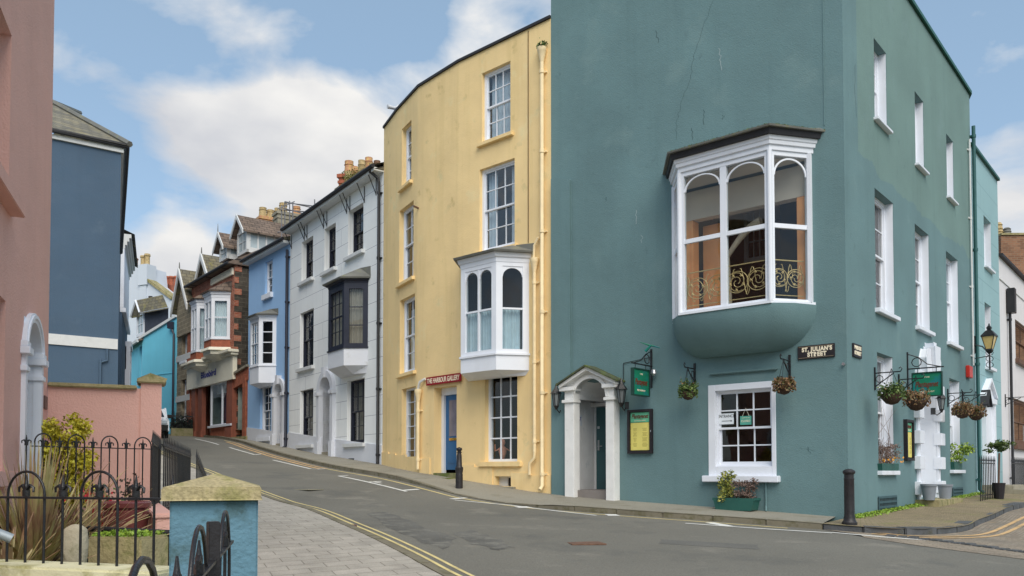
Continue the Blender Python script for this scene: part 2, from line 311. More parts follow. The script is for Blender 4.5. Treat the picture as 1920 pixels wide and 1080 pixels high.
    def leaves(s,n,fn,size,flat=.0):
        for _ in range(n):
            p=Vector(fn()); a=Vector((random.gauss(0,1),random.gauss(0,1),random.gauss(0,1)*(1-flat)+flat)).normalized()
            b=a.cross(Vector((random.gauss(0,1),random.gauss(0,1),random.gauss(0,1)))).normalized(); z=size*random.uniform(.6,1.3)
            s.q(p-a*z*.5,p+b*z*.3,p+a*z*.55,p-b*z*.3)
        return s
    def build(s,name,m,parent=None,loc=None,smooth=None,merge=False,bevel=0,split=False):
        if split:
            par=list(range(len(s.v)))
            def fd(a):
                while par[a]!=a: par[a]=par[par[a]]; a=par[a]
                return a
            for f in s.f:
                for q in f[1:]: par[fd(q)]=fd(f[0])
            key={}
            for i,v in enumerate(s.v):   # weld coincident corners
                k=(round(v.x,4),round(v.y,4),round(v.z,4))
                if k in key: par[fd(i)]=fd(key[k])
                else: key[k]=i
            gr={}
            for f in s.f: gr.setdefault(fd(f[0]),[]).append(f)
            o=None
            for fs in gr.values():
                mb=MB(); mp={}
                for f in fs:
                    t=[]
                    for i in f:
                        if i not in mp: mp[i]=len(mb.v); mb.v.append(s.v[i]); mb.uv.append(s.uv[i])
                        t.append(mp[i])
                    mb.f.append(tuple(t))
                o=mb.build(name,m,parent,loc,smooth,merge,bevel)
            return o
        base=WL[parent.name] if parent is not None else Vector(loc if loc is not None else (0,0,0))
        me=bpy.data.meshes.new(name); me.from_pydata([v-base for v in s.v],[],s.f)
        if any(u is not None for u in s.uv):
            ul=me.uv_layers.new(name='UVMap'); 
            for lp in me.loops:
                u=s.uv[lp.vertex_index]; 
                if u is not None: ul.data[lp.index].uv=u
        if merge or bevel:
            b=bmesh.new(); b.from_mesh(me); bmesh.ops.remove_doubles(b,verts=b.verts,dist=1e-4)
            if bevel:
                es=[e for e in b.edges if len(e.link_faces)==2 and e.calc_face_angle(0)>.6]; bmesh.ops.bevel(b,geom=es,offset=bevel,segments=2,affect='EDGES',clamp_overlap=True)
            b.to_mesh(me); b.free()
        b=bmesh.new(); b.from_mesh(me)
        if name not in('wall',): bmesh.ops.recalc_face_normals(b,faces=b.faces)
        b.to_mesh(me); b.free()
        me.materials.append(m)
        if smooth:
            for p in me.polygons: p.use_smooth=True
            me.set_sharp_from_angle(angle=R(smooth))
        o=bpy.data.objects.new(name,me); C.objects.link(o); WL[o.name]=base.copy()
        if parent is not None: o.parent=parent
        else: o.location=base
        return o
def text(body,pl,u,z,off,size,m,parent,align='CENTER',shear=0,bold=0,sx=1,extr=.002,name='lettering',tilt=0,spacing=1):
    cu=bpy.data.curves.new(name,'FONT'); cu.body=body; cu.size=size; cu.align_x=align; cu.align_y='CENTER'; cu.extrude=extr; cu.offset=bold; cu.shear=shear; cu.space_character=spacing
    o=bpy.data.objects.new(name,cu); C.objects.link(o); bpy.context.view_layer.update()
    me=bpy.data.meshes.new_from_object(o.evaluated_get(bpy.context.evaluated_depsgraph_get())); bpy.data.objects.remove(o)
    x=Vector((-pl.d.x,-pl.d.y,0)); y=Vector((0,0,1)); zz=Vector((pl.n.x,pl.n.y,0)); p=pl.pt(u,z,off)
    ct,st=math.cos(tilt),math.sin(tilt)
    for v in me.vertices:
        a,b_=v.co.x*sx,v.co.y; a,b_=a*ct-b_*st,a*st+b_*ct
        v.co=p+x*a+y*b_+zz*v.co.z-WL[parent.name]
    me.materials.clear(); me.materials.append(m)
    o=bpy.data.objects.new(name,me); C.objects.link(o); o.parent=parent; WL[o.name]=WL[parent.name]; return o
# ---------------------------------------------------------------- ground levels
GP=[(6.25,15.31,-.84),(3.83,17.37,-.71),(1.02,19.75,-.60),(13.34,23.59,-.61),(8.72,18.18,-.77),(-.41,21.05,-.30),(-2.06,22.62,-.07),(-3.95,25.86,.22),(-4.76,27.18,.30),(-7.16,30.61,.66),(-8.84,33.02,.96),(-11.77,36.75,1.46),(-12.9,38.16,1.59),(-16.79,43.06,1.99)]
GC=(-1.48248666,-.02533748,.05117919,.03668125,-.00763278)
def G0(x,y):
    x=max(-30,min(24,x)); y=max(-6,min(50,y)); w=-.6*x+.8*y
    z=GC[0]+GC[1]*x+GC[2]*y+GC[3]*max(0,w-16)+GC[4]*max(0,w-27)
    if w>46: z-=(w-46)*.085
    return z
GR=[(x,y,z-G0(x,y)) for x,y,z in GP]
def G(x,y):
    sw=.6; s=0
    for a,b,r in GR:
        d2=(a-x)**2+(b-y)**2; w=math.exp(-d2/7.0)+1e-9; sw+=w*3; s+=w*3*r
    return G0(x,y)+s/sw
def gp(px,py,h=0):
    r=ray(px,py); k=4.0
    while k<70:
        if k*r[2]<G(k*r[0],k*r[1])+h: break
        k+=.04
    return (k*r[0],k*r[1])
# ---------------------------------------------------------------- ground, road, pavements
def struct(o,label=None): o['kind']='structure'; return o
def resample(pl,n):
    L=[0]
    for a,b in zip(pl,pl[1:]): L.append(L[-1]+math.hypot(b[0]-a[0],b[1]-a[1]))
    out=[]
    for i in range(n):
        t=L[-1]*i/(n-1); k=0
        while k<len(L)-2 and L[k+1]<t: k+=1
        f=(t-L[k])/max(1e-9,L[k+1]-L[k]); out.append((pl[k][0]+(pl[k+1][0]-pl[k][0])*f,pl[k][1]+(pl[k+1][1]-pl[k][1])*f))
    return out
def smooth_line(pl,it=2):
    for _ in range(it):
        q=[pl[0]]
        for a,b in zip(pl,pl[1:]): q+=[(a[0]*.75+b[0]*.25,a[1]*.75+b[1]*.25),(a[0]*.25+b[0]*.75,a[1]*.25+b[1]*.75)]
        pl=q+[pl[-1]]
    return pl
def loft(name,A,B,h,m,n=60,k=8,skirt=None,uvlen=True):
    A=resample(A,n); B=resample(B,n); mb=MB(); s=0; rows=[]
    for i in range(n):
        if i: s+=math.hypot(A[i][0]-A[i-1][0],A[i][1]-A[i-1][1])
        row=[]
        for j in range(k+1):
            f=j/k; x=A[i][0]*(1-f)+B[i][0]*f; y=A[i][1]*(1-f)+B[i][1]*f; hh=h(x,y,f) if callable(h) else h
            mb.v.append(Vector((x,y,G(x,y)+hh))); mb.uv.append((s,f*math.hypot(B[i][0]-A[i][0],B[i][1]-A[i][1])))
        rows.append(i*(k+1))
    for i in range(n-1):
        for j in range(k): a=i*(k+1)+j; mb.f.append((a,a+1,a+k+2,a+k+1))
    o=mb.build(name,m,smooth=60); 
    return struct(o)
# big sheet
mb=MB(); xs=[-400,-150,-80,-50]+[-40+i*1.0 for i in range(66)]+[30,50,90,200,400]; ys=[-400,-120,-40,-10]+[-5+i*1.0 for i in range(60)]+[60,75,100,160,400]
for y in ys:
    for x in xs: mb.v.append(Vector((x,y,G(x,y)-.16))); mb.uv.append((x,y))
for j in range(len(ys)-1):
    for i in range(len(xs)-1): a=j*len(xs)+i; mb.f.append((a,a+1,a+len(xs)+1,a+len(xs)))
struct(mb.build('ground',M_soil,smooth=60))
RK=smooth_line([(12.6,20.2),(11.4,18.9),(10.5,17.7),(9.5,16.4),(8.75,15.5),(8.1,14.55),(7.5,14.0),(6.9,13.65),(6.3,13.58),(5.78,13.8),(5.3,14.15),(4.22,14.85),(2.31,15.95),(.6,17.2),(-.9,18.85),(-2.04,20.4),(-3.24,22.1),(-4.75,24.05),(-6.4,26.45),(-10.2,33.1),(-13.2,38.0),(-15.8,41.9),(-19,46.8),(-24,53)])
def offs(line,dist):
    out=[]
    for i,p in enumerate(line):
        a=line[max(0,i-1)]; b=line[min(len(line)-1,i+1)]; d=Vector((b[0]-a[0],b[1]-a[1])).normalized(); out.append((p[0]-d.y*dist,p[1]+d.x*dist))
    return out
_l=offs([gp(*q,-.1) for q in ((878.5,1078),(811,1042),(730,1004),(668,980),(615,957),(561,944),(488,919),(438,900),(397,883),(359,870))],.24)
_d=Vector((_l[0][0]-_l[1][0],_l[0][1]-_l[1][1])).normalized(); _n=[(_l[0][0]+_d.x*t+t*t*.03,_l[0][1]+_d.y*t) for t in (7,4.5,2.2)]
print('LK',[(round(a,1),round(b,1)) for a,b in _l])
LK=smooth_line(_n+_l+[(_l[-1][0]-3.4,_l[-1][1]+5.6),(_l[-1][0]-7,_l[-1][1]+11.4),(_l[-1][0]-11,_l[-1][1]+17.5),(_l[-1][0]-16,_l[-1][1]+24)])
# road widens into the side street on the right
def sub(pl,a,b): n=len(pl); return pl[int(a*n):int(b*n)]
iC=min(range(len(RK)),key=lambda i:math.hypot(RK[i][0]-5.3,RK[i][1]-14.15))
loft('road',LK,[(14,1.5),(9.8,7.5),(7.1,10.9),(5.95,12.45),(5.5,13.5)]+RK[iC:],-.10,M_asph,110,16)
# side street in worn brown setts/tarmac
M_side=mat('worn_side_street_surface',P(142,132,118,.9),.92,.1,.6,.5,90,fine=50,blot=[(P(112,106,96),1.1,.52,.7),(P(150,130,100),2.2,.6,.5)],brick=(.24,.09,.008),brickcol=P(128,116,102),mortar=P(104,98,84))
sA=[(5.7,13.5),(6.9,13.2),(7.7,13.6),(8.5,14.3),(9.2,15.2),(10.2,16.6),(11.3,18.1),(12.4,19.5),(16,24),(26,36)]
sB=[(5.6,13.1),(5.95,12.4),(7.1,10.9),(8.5,9.1),(10.5,7.0),(14,9),(17,13),(20,20),(24,27),(34,37)]
loft('side_street',sA,sB,-.094,M_side,50,10)
loft('side_street',RK[:iC+1][::-1],[(5.7,13.5)]+sA[1:8],-.096,M_side,50,3)
# stone setts channel across the mouth of the side street
mb=MB(); chan=smooth_line([gp(1660,1005,-.1),gp(1735,1012,-.1),gp(1800,1020,-.1),gp(1880,1031,-.1),gp(1960,1042,-.1)]); ch=resample(chan,15)
for a,b in zip(ch,ch[1:]):
    L_=math.hypot(b[0]-a[0],b[1]-a[1]); cx,cy=(a[0]+b[0])/2,(a[1]+b[1])/2; mb.bx((cx,cy,G(cx,cy)-.1+random.uniform(-.012,.006)),L_-.02,.2,.06,math.atan2(b[1]-a[1],b[0]-a[0]))
struct(mb.build('drain_channel',M_kerbdark,bevel=.01))
def kerbh(x,y):   # dropped kerb between the two bollards
    t=x; 
    if -3.0<t<.9: 
        return -.085*min(1,(t+3.0)/1.6,(.9-t)/.7)
    return 0
# right footway: kerb line to the house fronts
front=[(7.6,14.6),(6.1,15.5),(3.83,17.45),(.96,19.95),(-1.45,22.1),(-2.7,23.5),(-3.52,25.0),(-4.15,26.4),(-9.07,33.5),(-11.9,37.1),(-13.1,38.6),(-17.7,44.5),(-22,50)]
loft('pavement',RK[iC:],front[1:],lambda x,y,f: kerbh(x,y)*(1-f)**2,M_tarpave,110,6)
# brick paved corner footway
fw=[(15.8,26.6),(13.35,23.5),(9.8,19.3),(7.9,17.1),(6.2,15.25)]
loft('pavement',[(14.5,22.3)]+RK[:iC+1],fw,lambda x,y,f:.002,M_brickpave,70,10)
def kerbs(name,line,m,w,h,step,gap,drop=None,jit=0,m2=None):
    mb=MB(); L_=sum(math.hypot(b[0]-a[0],b[1]-a[1]) for a,b in zip(line,line[1:])); n=max(2,int(L_/step)); ln=resample(line,n+1)
    for a,b in zip(ln,ln[1:]):
        d=Vector((b[0]-a[0],b[1]-a[1])); l=d.length; d.normalize(); nn=Vector((-d.y,d.x))
        dz0=G(*a)+(drop(*a) if drop else 0); dz1=G(*b)+(drop(*b) if drop else 0); j=random.uniform(-jit,jit); jw=random.uniform(-jit,jit)
        P0=Vector(a)+d*gap; P1=Vector(b)-d*gap; i=len(mb.v)
        for p,z in ((P0,dz0),(P1,dz1)):
            for o_,hz in ((-w+jw,h+j),(0+jw,h+j),(0+jw,-.2),(-w+jw,-.2)): q=p+nn*o_; mb.v.append(Vector((q.x,q.y,z+hz))); mb.uv.append((q.x,q.y))
        for f in ((0,1,2,3),(4,7,6,5),(0,4,5,1),(1,5,6,2),(2,6,7,3),(3,7,4,0)): mb.f.append(tuple(i+k for k in f))
    return struct(mb.build(name,m,bevel=.015))
# nn points left of travel; on the right footway travel runs away so the road lies to the left
kerbs('kerb',[(x,y) for x,y in RK[iC:]],M_kerb,.14,.006,.95,.004,kerbh)
kerbs('kerb',RK[:iC+1],M_kerbdark,.26,.012,.62,.012,None,.014)
kerbs('kerb',LK[::-1],M_kerb,.15,-.055,.92,.004,None,.002)
# left footway
def offs(line,dist):
    out=[]
    for i,p in enumerate(line):
        a=line[max(0,i-1)]; b=line[min(len(line)-1,i+1)]; d=Vector((b[0]-a[0],b[1]-a[1])).normalized(); out.append((p[0]-d.y*dist,p[1]+d.x*dist))
    return out
o=loft('pavement',offs(LK,.14),offs(LK,3.0),-.062,M_pave,120,10)
for d_ in o.data.uv_layers[0].data: d_.uv=(d_.uv[1],d_.uv[0])
# painted markings
def ribbon(name,pts,w,m,h=-.095,close=False,wf=None):
    pts=resample(pts,max(2,int(len(pts)*4))); mb=MB(); n=len(pts)
    for i,p in enumerate(pts):
        a=pts[max(0,i-1)]; b=pts[min(n-1,i+1)]; d=Vector((b[0]-a[0],b[1]-a[1])).normalized(); ww=w
        for s in (-.5,.5): x=p[0]-d.y*ww*s; y=p[1]+d.x*ww*s; mb.v.append(Vector((x,y,G(x,y)+h))); mb.uv.append((x,y))
    for i in range(n-1): mb.f.append((2*i,2*i+1,2*i+3,2*i+2))
    return struct(mb.build(name,m))
ribbon('road_marking',offs(LK,-.10),.047,M_yline); ribbon('road_marking',offs(LK,-.23),.047,M_yline)
rk=RK[iC:]
ribbon('road_marking',offs(rk,.27)[2:-14],.07,M_yline)
def seg(pxs,w,m,h=-.093): return ribbon('road_marking',[gp(x,y,-.1) for x,y in pxs],w,m,h)
# second line, orange worn stretch
i0=min(range(len(rk)),key=lambda i:abs(rk[i][0]+5.2)); i1=min(range(len(rk)),key=lambda i:abs(rk[i][0]+12.8))
ribbon('road_marking',offs(rk[i0:i1],.5),.11,M_oline,-.092); ribbon('road_marking',offs(rk[i0:i1],.27),.09,M_oline,-.091)
seg([(652,892),(635,893),(762,922)],.09,M_wline); seg([(700,904),(715,906.5)],.09,M_wline)
seg([(690,904.5),(715,903)],.09,M_wline); seg([(757,920),(785,918)],.12,M_wline)
seg([(612,879),(587,880.5),(512,863)],.09,M_wline); seg([(478,853),(430,839)],.09,M_wline); seg([(478,853),(494,851)],.1,M_wline)
seg([(410,834),(366,823)],.09,M_wline)
seg([(846,936),(874,934)],.14,M_wline); seg([(852,938),(960,948),(1118,967)],.085,M_wline); seg([(968,951.5),(993,951.5)],.3,M_wline)
seg([(1137,966.5),(1159,966.5)],.3,M_wline); seg([(1285,982),(1420,991.5),(1560,1000)],.085,M_wline); seg([(1330,980.5),(1366,987)],.2,M_wline)
seg([(1560,999),(1660,1008),(1735,1013)],.09,M_wline)
dl=smooth_line([gp(1640,1000,-.1),gp(1720,1007,-.1),gp(1800,1007,-.1),gp(1850,1003,-.1),gp(1885,988,-.1),gp(1925,968,-.1),gp(1980,945,-.1)])
ribbon('road_marking',dl,.075,M_oline,-.088); ribbon('road_marking',offs(dl,-.2),.075,M_oline,-.088)
def cover(px,py,sx,sy,m,rot,h=-.094):
    x,y=gp(px,py,-.1); mb=MB(); mb.bx((x,y,G(x,y)-.1),sx,sy,.02,rot); return struct(mb.build('drain_cover',m,bevel=.004))
cover(1098,1019,.5,.38,mat('rusty_iron',(.16,.09,.06),.8,.3,12,.5,40),.2); cover(576,918,.6,.45,mat('worn_concrete',P(140,136,120),.9,.1,5,.3),-.6)
cover(648,986,.35,.3,mat('rusty_iron',(.1,.06,.04)),.2,-.05)
# moss along the foot of the side wall
sw=Pl((13.3,23.5),(6.26,15.3)); mb=MB()
def mossp():
    u=sw.L-abs(random.gauss(0,.1))*0-random.random()**1.3*sw.L; q=sw.pt(u,0,random.uniform(0,.08)+abs(random.gauss(0,.08))); return (q.x,q.y,G(q.x,q.y)+.003+random.random()*.05)
mb.leaves(2600,mossp,.05); tag(mb.build('wall_foot_moss',L_moss),'bright green moss and weeds growing along the foot of the corner building side wall','weeds',None,'stuff')

def patch(pxs,m,h,jit=.05,name='road_patch'):
    c=[gp(*q,-.1) for q in pxs]; mx=sum(a for a,b in c)/len(c); my=sum(b for a,b in c)/len(c); P_=[]
    for i,a in enumerate(c):
        b=c[(i+1)%len(c)]
        for k in range(6): f=k/6; P_.append((a[0]+(b[0]-a[0])*f+random.uniform(-jit,jit),a[1]+(b[1]-a[1])*f+random.uniform(-jit,jit)))
    mb=MB(); mb.v=[Vector((mx,my,G(mx,my)+h))]+[Vector((x,y,G(x,y)+h)) for x,y in P_]; mb.uv=[(v.x,v.y) for v in mb.v]; n=len(P_)
    for k in range(n): mb.f.append((0,1+k,1+(k+1)%n))
    return struct(mb.build(name,m,merge=True))
M_stain=mat('oily_asphalt_stain',P(92,91,86,.9),.85,.25,1.6,.5,90,fine=55,blot=[(P(116,114,106),3.5,.5,.8)])
M_tar=mat('newer_tar_patch',P(98,97,92,.9),.88,.12,1,.5,120,fine=60)
patch([(690,962),(720,960),(790,985),(850,1010),(835,1030),(790,1018),(740,996)],M_stain,-.0975,.07)
patch([(845,1000),(880,994),(935,1012),(960,1026),(930,1032),(880,1020)],M_stain,-.0973,.06)
patch([(1240,1012),(1420,1022),(1424,1031),(1236,1020)],M_tar,-.0975,.012)
# ---------------------------------------------------------------- facades and windows
class Facade:
    """wall faces along a plan polyline (image right to left), outward = viewer side"""
    def __init__(s,poly,zb,zt,back):
        s.poly=poly; s.seg=[Pl(a,b) for a,b in zip(poly,poly[1:])]; s.cu=[0]
        for g in s.seg: s.cu.append(s.cu[-1]+g.L)
        s.zb=zb; s.zt=zt; s.ops=[]; s.back=back
    def loc(s,px,py):
        best=None
        for i,g in enumerate(s.seg):
            u,z=g.uz(px,py)
            e=max(0,-u,u-g.L)
            q=g.pt(u,z)
            if q.y<0: continue
            if best is None or e<best[0]: best=(e,i,u,z)
        e,i,u,z=best; return i,u,z
    def op(s,x0,y0,x1,y1,depth=.2):
        i,ua,za=s.loc(x0,y0); j,ub,zb=s.loc(x1,y1)
        if j!=i: ub,zb=s.seg[i].uz(x1,y1)
        o=(i,max(.02,min(ua,ub)),min(s.seg[i].L-.02,max(ua,ub)),min(za,zb),max(za,zb),depth); s.ops.append(o); return o
    def opr(s,i,u0,u1,z0,z1,depth=.2): o=(i,u0,u1,z0,z1,depth); s.ops.append(o); return o
    def build(s,parent,m,name='wall',smooth=None,sides=True,sidemat=None):
        mb=MB(); zt=s.zt if callable(s.zt) else (lambda u:s.zt)
        for i,g in enumerate(s.seg):
            ops=[o for o in s.ops if o[0]==i]
            us=sorted(set([0,g.L]+[round(v,5) for o in ops for v in o[1:3]])); 
            base=us[:]; us=[]
            for a,b in zip(base,base[1:]): k=max(1,int((b-a)/1.5)); us+=[a+(b-a)*t/k for t in range(k)]
            us.append(g.L)
            zs=sorted(set([s.zb]+[round(v,5) for o in s.ops for v in o[3:5]])); top=max(zs)
            zz=[]
            for a,b in zip(zs,zs[1:]): k=max(1,int((b-a)/1.5)); zz+=[a+(b-a)*t/k for t in range(k)]
            zz.append(zs[-1]); zz.append(None)
            for a,b in zip(us,us[1:]):
                for c,d in zip(zz,zz[1:]):
                    cu=(a+b)/2; cz=(c+d)/2 if d is not None else 1e9
                    if any(o[1]<cu<o[2] and o[3]<cz<o[4] for o in ops): continue
                    U=s.cu[i]; da=zt(U+a) if d is None else d; db=zt(U+b) if d is None else d
                    mb.q(g.pt(a,c),g.pt(a,da),g.pt(b,db),g.pt(b,c),uv=[(U+a,c),(U+a,da),(U+b,db),(U+b,c)])
            for _,a,b,c,d,r in ops:
                U=s.cu[i]
                mb.q(g.pt(a,c),g.pt(a,d),g.pt(a,d,-r),g.pt(a,c,-r)); mb.q(g.pt(b,c,-r),g.pt(b,d,-r),g.pt(b,d),g.pt(b,c))
                mb.q(g.pt(a,d),g.pt(b,d),g.pt(b,d,-r),g.pt(a,d,-r)); mb.q(g.pt(a,c,-r),g.pt(b,c,-r),g.pt(b,c),g.pt(a,c))
        o=mb.build(name,m,parent,smooth=smooth,merge=True)
        if sides and s.back:
            mb=MB(); P=[s.poly[-1]]+s.back+[s.poly[0]]; t0=zt(0); t1=zt(s.cu[-1]); n=len(P); acc=0
            for k,(a,b) in enumerate(zip(P,P[1:])):
                ta=t1+(t0-t1)*k/(n-1); tb=t1+(t0-t1)*(k+1)/(n-1); l=math.hypot(b[0]-a[0],b[1]-a[1])
                mb.q((*a,s.zb),(*b,s.zb),(*b,tb),(*a,ta),uv=[(acc,s.zb),(acc+l,s.zb),(acc+l,tb),(acc,ta)]); acc+=l
            mb.build('side_wall',sidemat or m,parent)
        return o
    def flatroof(s,parent,m,th=.07,over=.05,name='roof'):
        zt=s.zt if callable(s.zt) else (lambda u:s.zt); mb=MB(); n=len(s.poly)
        off=[]
        for k,p in enumerate(s.poly):
            g=s.seg[min(k,len(s.seg)-1)]; h=s.seg[max(0,k-1)]; nn=(g.n+h.n); nn.normalize(); sc=1/max(.5,nn.dot(g.n)); off.append((p[0]+nn.x*over*sc,p[1]+nn.y*over*sc,zt(s.cu[k])))
        # roof sheet as a strip towards the centre of the back, plus edge
        cb=s.back; cx=sum(p[0] for p in cb)/len(cb); cy=sum(p[1] for p in cb)/len(cb)
        zc=sum(o_[2] for o_ in off)/n
        ring=off+[(p[0],p[1],zt(s.cu[-1]) if i<len(cb)/2 else zt(0)) for i,p in enumerate(cb)]
        mx=sum(p[0] for p in ring)/len(ring); my=sum(p[1] for p in ring)/len(ring); mz=sum(p[2] for p in ring)/len(ring)
        for a,b in zip(ring,ring[1:]+ring[:1]):
            mb.q((a[0],a[1],a[2]+th),(b[0],b[1],b[2]+th),(mx,my,mz+th)); mb.q((a[0],a[1],a[2]+.003),(b[0],b[1],b[2]+.003),(b[0],b[1],b[2]+th),(a[0],a[1],a[2]+th)); mb.q((a[0],a[1],a[2]+.003),(b[0],b[1],b[2]+.003),(mx,my,mz+.003))
        return mb.build(name,m,parent,merge=True)
def wavy(mb,pl,u0,u1,z0,z1,off,amp=.025,wl=.11):
    n=max(6,int((u1-u0)/wl*6)); i=len(mb.v); ph=random.random()*6
    for k in range(n+1):
        u=u0+(u1-u0)*k/n; d=off+amp*math.sin(u/wl*2*math.pi+ph)+amp*.4*math.sin(u/wl*2.7+ph*2)
        for z in (z0,z1): mb.v.append(pl.pt(u,z,d)); mb.uv.append((u,z))
    for k in range(n): a=i+2*k; mb.f.append((a,a+2,a+3,a+1))
    return mb
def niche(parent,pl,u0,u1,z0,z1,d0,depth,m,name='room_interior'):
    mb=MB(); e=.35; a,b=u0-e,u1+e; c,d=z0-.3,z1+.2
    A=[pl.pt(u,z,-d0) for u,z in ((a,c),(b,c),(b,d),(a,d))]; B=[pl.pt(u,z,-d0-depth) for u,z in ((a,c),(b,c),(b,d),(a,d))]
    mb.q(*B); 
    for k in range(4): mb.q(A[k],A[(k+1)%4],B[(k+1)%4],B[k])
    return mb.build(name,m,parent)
def grid_bars(mb,pl,u0,u1,z0,z1,cols,rows,d,w=.022,t=.03):
    for i in range(1,cols): u=u0+(u1-u0)*i/cols; mb.box(pl,u-w/2,u+w/2,z0,z1,d-t/2,d+t/2)
    for j in range(1,rows): z=z0+(z1-z0)*j/rows; mb.box(pl,u0,u1,z-w/2,z+w/2,d-t/2-.002,d+t/2+.002)
def sash(root,F,o,cols,ru,rl,m,fr=.06,curtain=None,glass=None,sill=None,sill_m=None,room=True,mid=.5,label=None,name='window',bar=.022,setb=0,interior=None,ctop=1.0,cgap=0):
    i,u0,u1,z0,z1,dep=o; pl=F.seg[i]; D=-(dep-.03)+setb
    mb=MB(); f=fr
    mb.box(pl,u0+.001,u0+f,z0+.001,z1-.001,D-.09,D+.03).box(pl,u1-f,u1-.001,z0+.001,z1-.001,D-.09,D+.03).box(pl,u0+f,u1-f,z1-f*.8,z1-.001,D-.09,D+.03).box(pl,u0+f,u1-f,z0+.001,z0+f*1.1,D-.09,D+.03)
    a,b=u0+f,u1-f; c,d=z0+f*1.1,z1-f*.8
    if rl:
        zm=c+(d-c)*mid; s=.042
        mb.box(pl,a,b,zm-.022,zm+.022,D-.07,D+.012)
        # sash stiles
        mb.box(pl,a,a+s,zm+.022,d,D-.03,D+.003).box(pl,b-s,b,zm+.022,d,D-.03,D+.003).box(pl,a+s,b-s,d-s,d,D-.03,D+.003)
        mb.box(pl,a,a+s,c,zm-.022,D-.07,D-.035).box(pl,b-s,b,c,zm-.022,D-.07,D-.035).box(pl,a+s,b-s,c,c+s*1.5,D-.07,D-.035)
        grid_bars(mb,pl,a+s,b-s,zm+.022,d-s,cols,ru,D-.014,bar); grid_bars(mb,pl,a+s,b-s,c+s*1.5,zm-.022,cols,rl,D-.052,bar)
    else:
        grid_bars(mb,pl,a,b,c,d,cols,ru,D-.03,bar)
    w=mb.build(name,m,root)
    if label: w['label']=label
    g=MB(); 
    if rl: g.q(*[pl.pt(u,z,D-.016) for u,z in ((a,zm),(b,zm),(b,d),(a,d))]); g.q(*[pl.pt(u,z,D-.054) for u,z in ((a,c),(b,c),(b,zm),(a,zm))])
    else: g.q(*[pl.pt(u,z,D-.032) for u,z in ((a,c),(b,c),(b,d),(a,d))])
    g.build('glass_pane',glass or G_clear,w)
    if room: niche(w,pl,u0,u1,z0,z1,dep+.03,1.6,interior or M_dark)  # box behind the pane; its dark colour stands in for room shade
    if curtain:
        mb=MB(); zc=c+(d-c)*ctop; cg=cgap*(b-a)
        if cgap: wavy(mb,pl,a-.03,a+(b-a)/2-cg/2,c,zc,D-.2); wavy(mb,pl,a+(b-a)/2+cg/2,b+.03,c,zc,D-.2)
        else: wavy(mb,pl,a-.03,b+.03,c,zc,D-.2)
        mb.build('curtain',curtain,w)
    if sill:
        sh,so,se=sill; MB().box(pl,u0-se,u1+se,z0-sh,z0-.002,-.04,so).build('sill',sill_m or M_whitep,w,bevel=.008)
    return w
def face_glaze(mb,gl,pl,z0,z1,lights,m_z=None,post=.09,bars=None,arch=None,t=.09,archsolid=False,rail=.045,head=.07,foot=.07,mull=.08,barw=.02):
    """one flat face of a bay: posts at both ends, `lights` openings, optional meeting rail height, arch heads"""
    L_=pl.L; mb.box(pl,0,post,z0,z1,-t,0).box(pl,L_-post,L_,z0,z1,-t,0).box(pl,post,L_-post,z1-head,z1,-t,-.002).box(pl,post,L_-post,z0,z0+foot,-t,-.002)
    a0,b0=post,L_-post; w=(b0-a0-mull*(lights-1))/lights
    for k in range(lights):
        a=a0+k*(w+mull); b=a+w
        if k: mb.box(pl,a-mull,a,z0+foot,z1-head,-t,-.008)
        if m_z: mb.box(pl,a,b,m_z-rail/2,m_z+rail/2,-t*.8,-.012)
        if bars:
            cu,ru,rl=bars
            grid_bars(mb,pl,a,b,m_z+rail/2 if m_z else z0+foot,z1-head,cu,ru,-.045,barw)
            if m_z: grid_bars(mb,pl,a,b,z0+foot,m_z-rail/2,cu,rl,-.055,barw)
        if arch:
            zt=z1-head; r=w/2; zs=zt-arch*r-.03
            if archsolid: mb.archpanel(pl,a,b,zt,a+r,zs,r-.012,-t*.6,-.02,asp=arch)
            else: mb.ring(pl,a+r,zs,r-.03,r+.004,-t*.6,-.025,asp=arch)
    gl.q(*[pl.pt(u,z,-.05) for u,z in ((post*.5,z0),(L_-post*.5,z0),(L_-post*.5,z1),(post*.5,z1))])
def bay_points(pl,uR,uL,c,d):
    return [pl.pt(uR,0),pl.pt(uR+c,0,d),pl.pt(uL-c,0,d),pl.pt(uL,0)]
def loft_rings(mb,rings):
    n=len(rings[0]); i=len(mb.v)
    for r in rings:
        for p in r: mb.v.append(Vector(p)); mb.uv.append((p[0],p[2]))
    for k in range(len(rings)-1):
        for j in range(n-1): a=i+k*n+j; mb.f.append((a,a+1,a+n+1,a+n))
    mb.f.append(tuple(i+j for j in range(n))); mb.f.append(tuple(i+(len(rings)-1)*n+j for j in reversed(range(n))))
    return mb
def ringpts(pl,uR,uL,c,d,z,e=0,ez=0):
    return [pl.pt(uR-e,z,0.0),pl.pt(uR+c-e*.45,z,d+e),pl.pt(uL-c+e*.45,z,d+e),pl.pt(uL+e,z,0.0)]
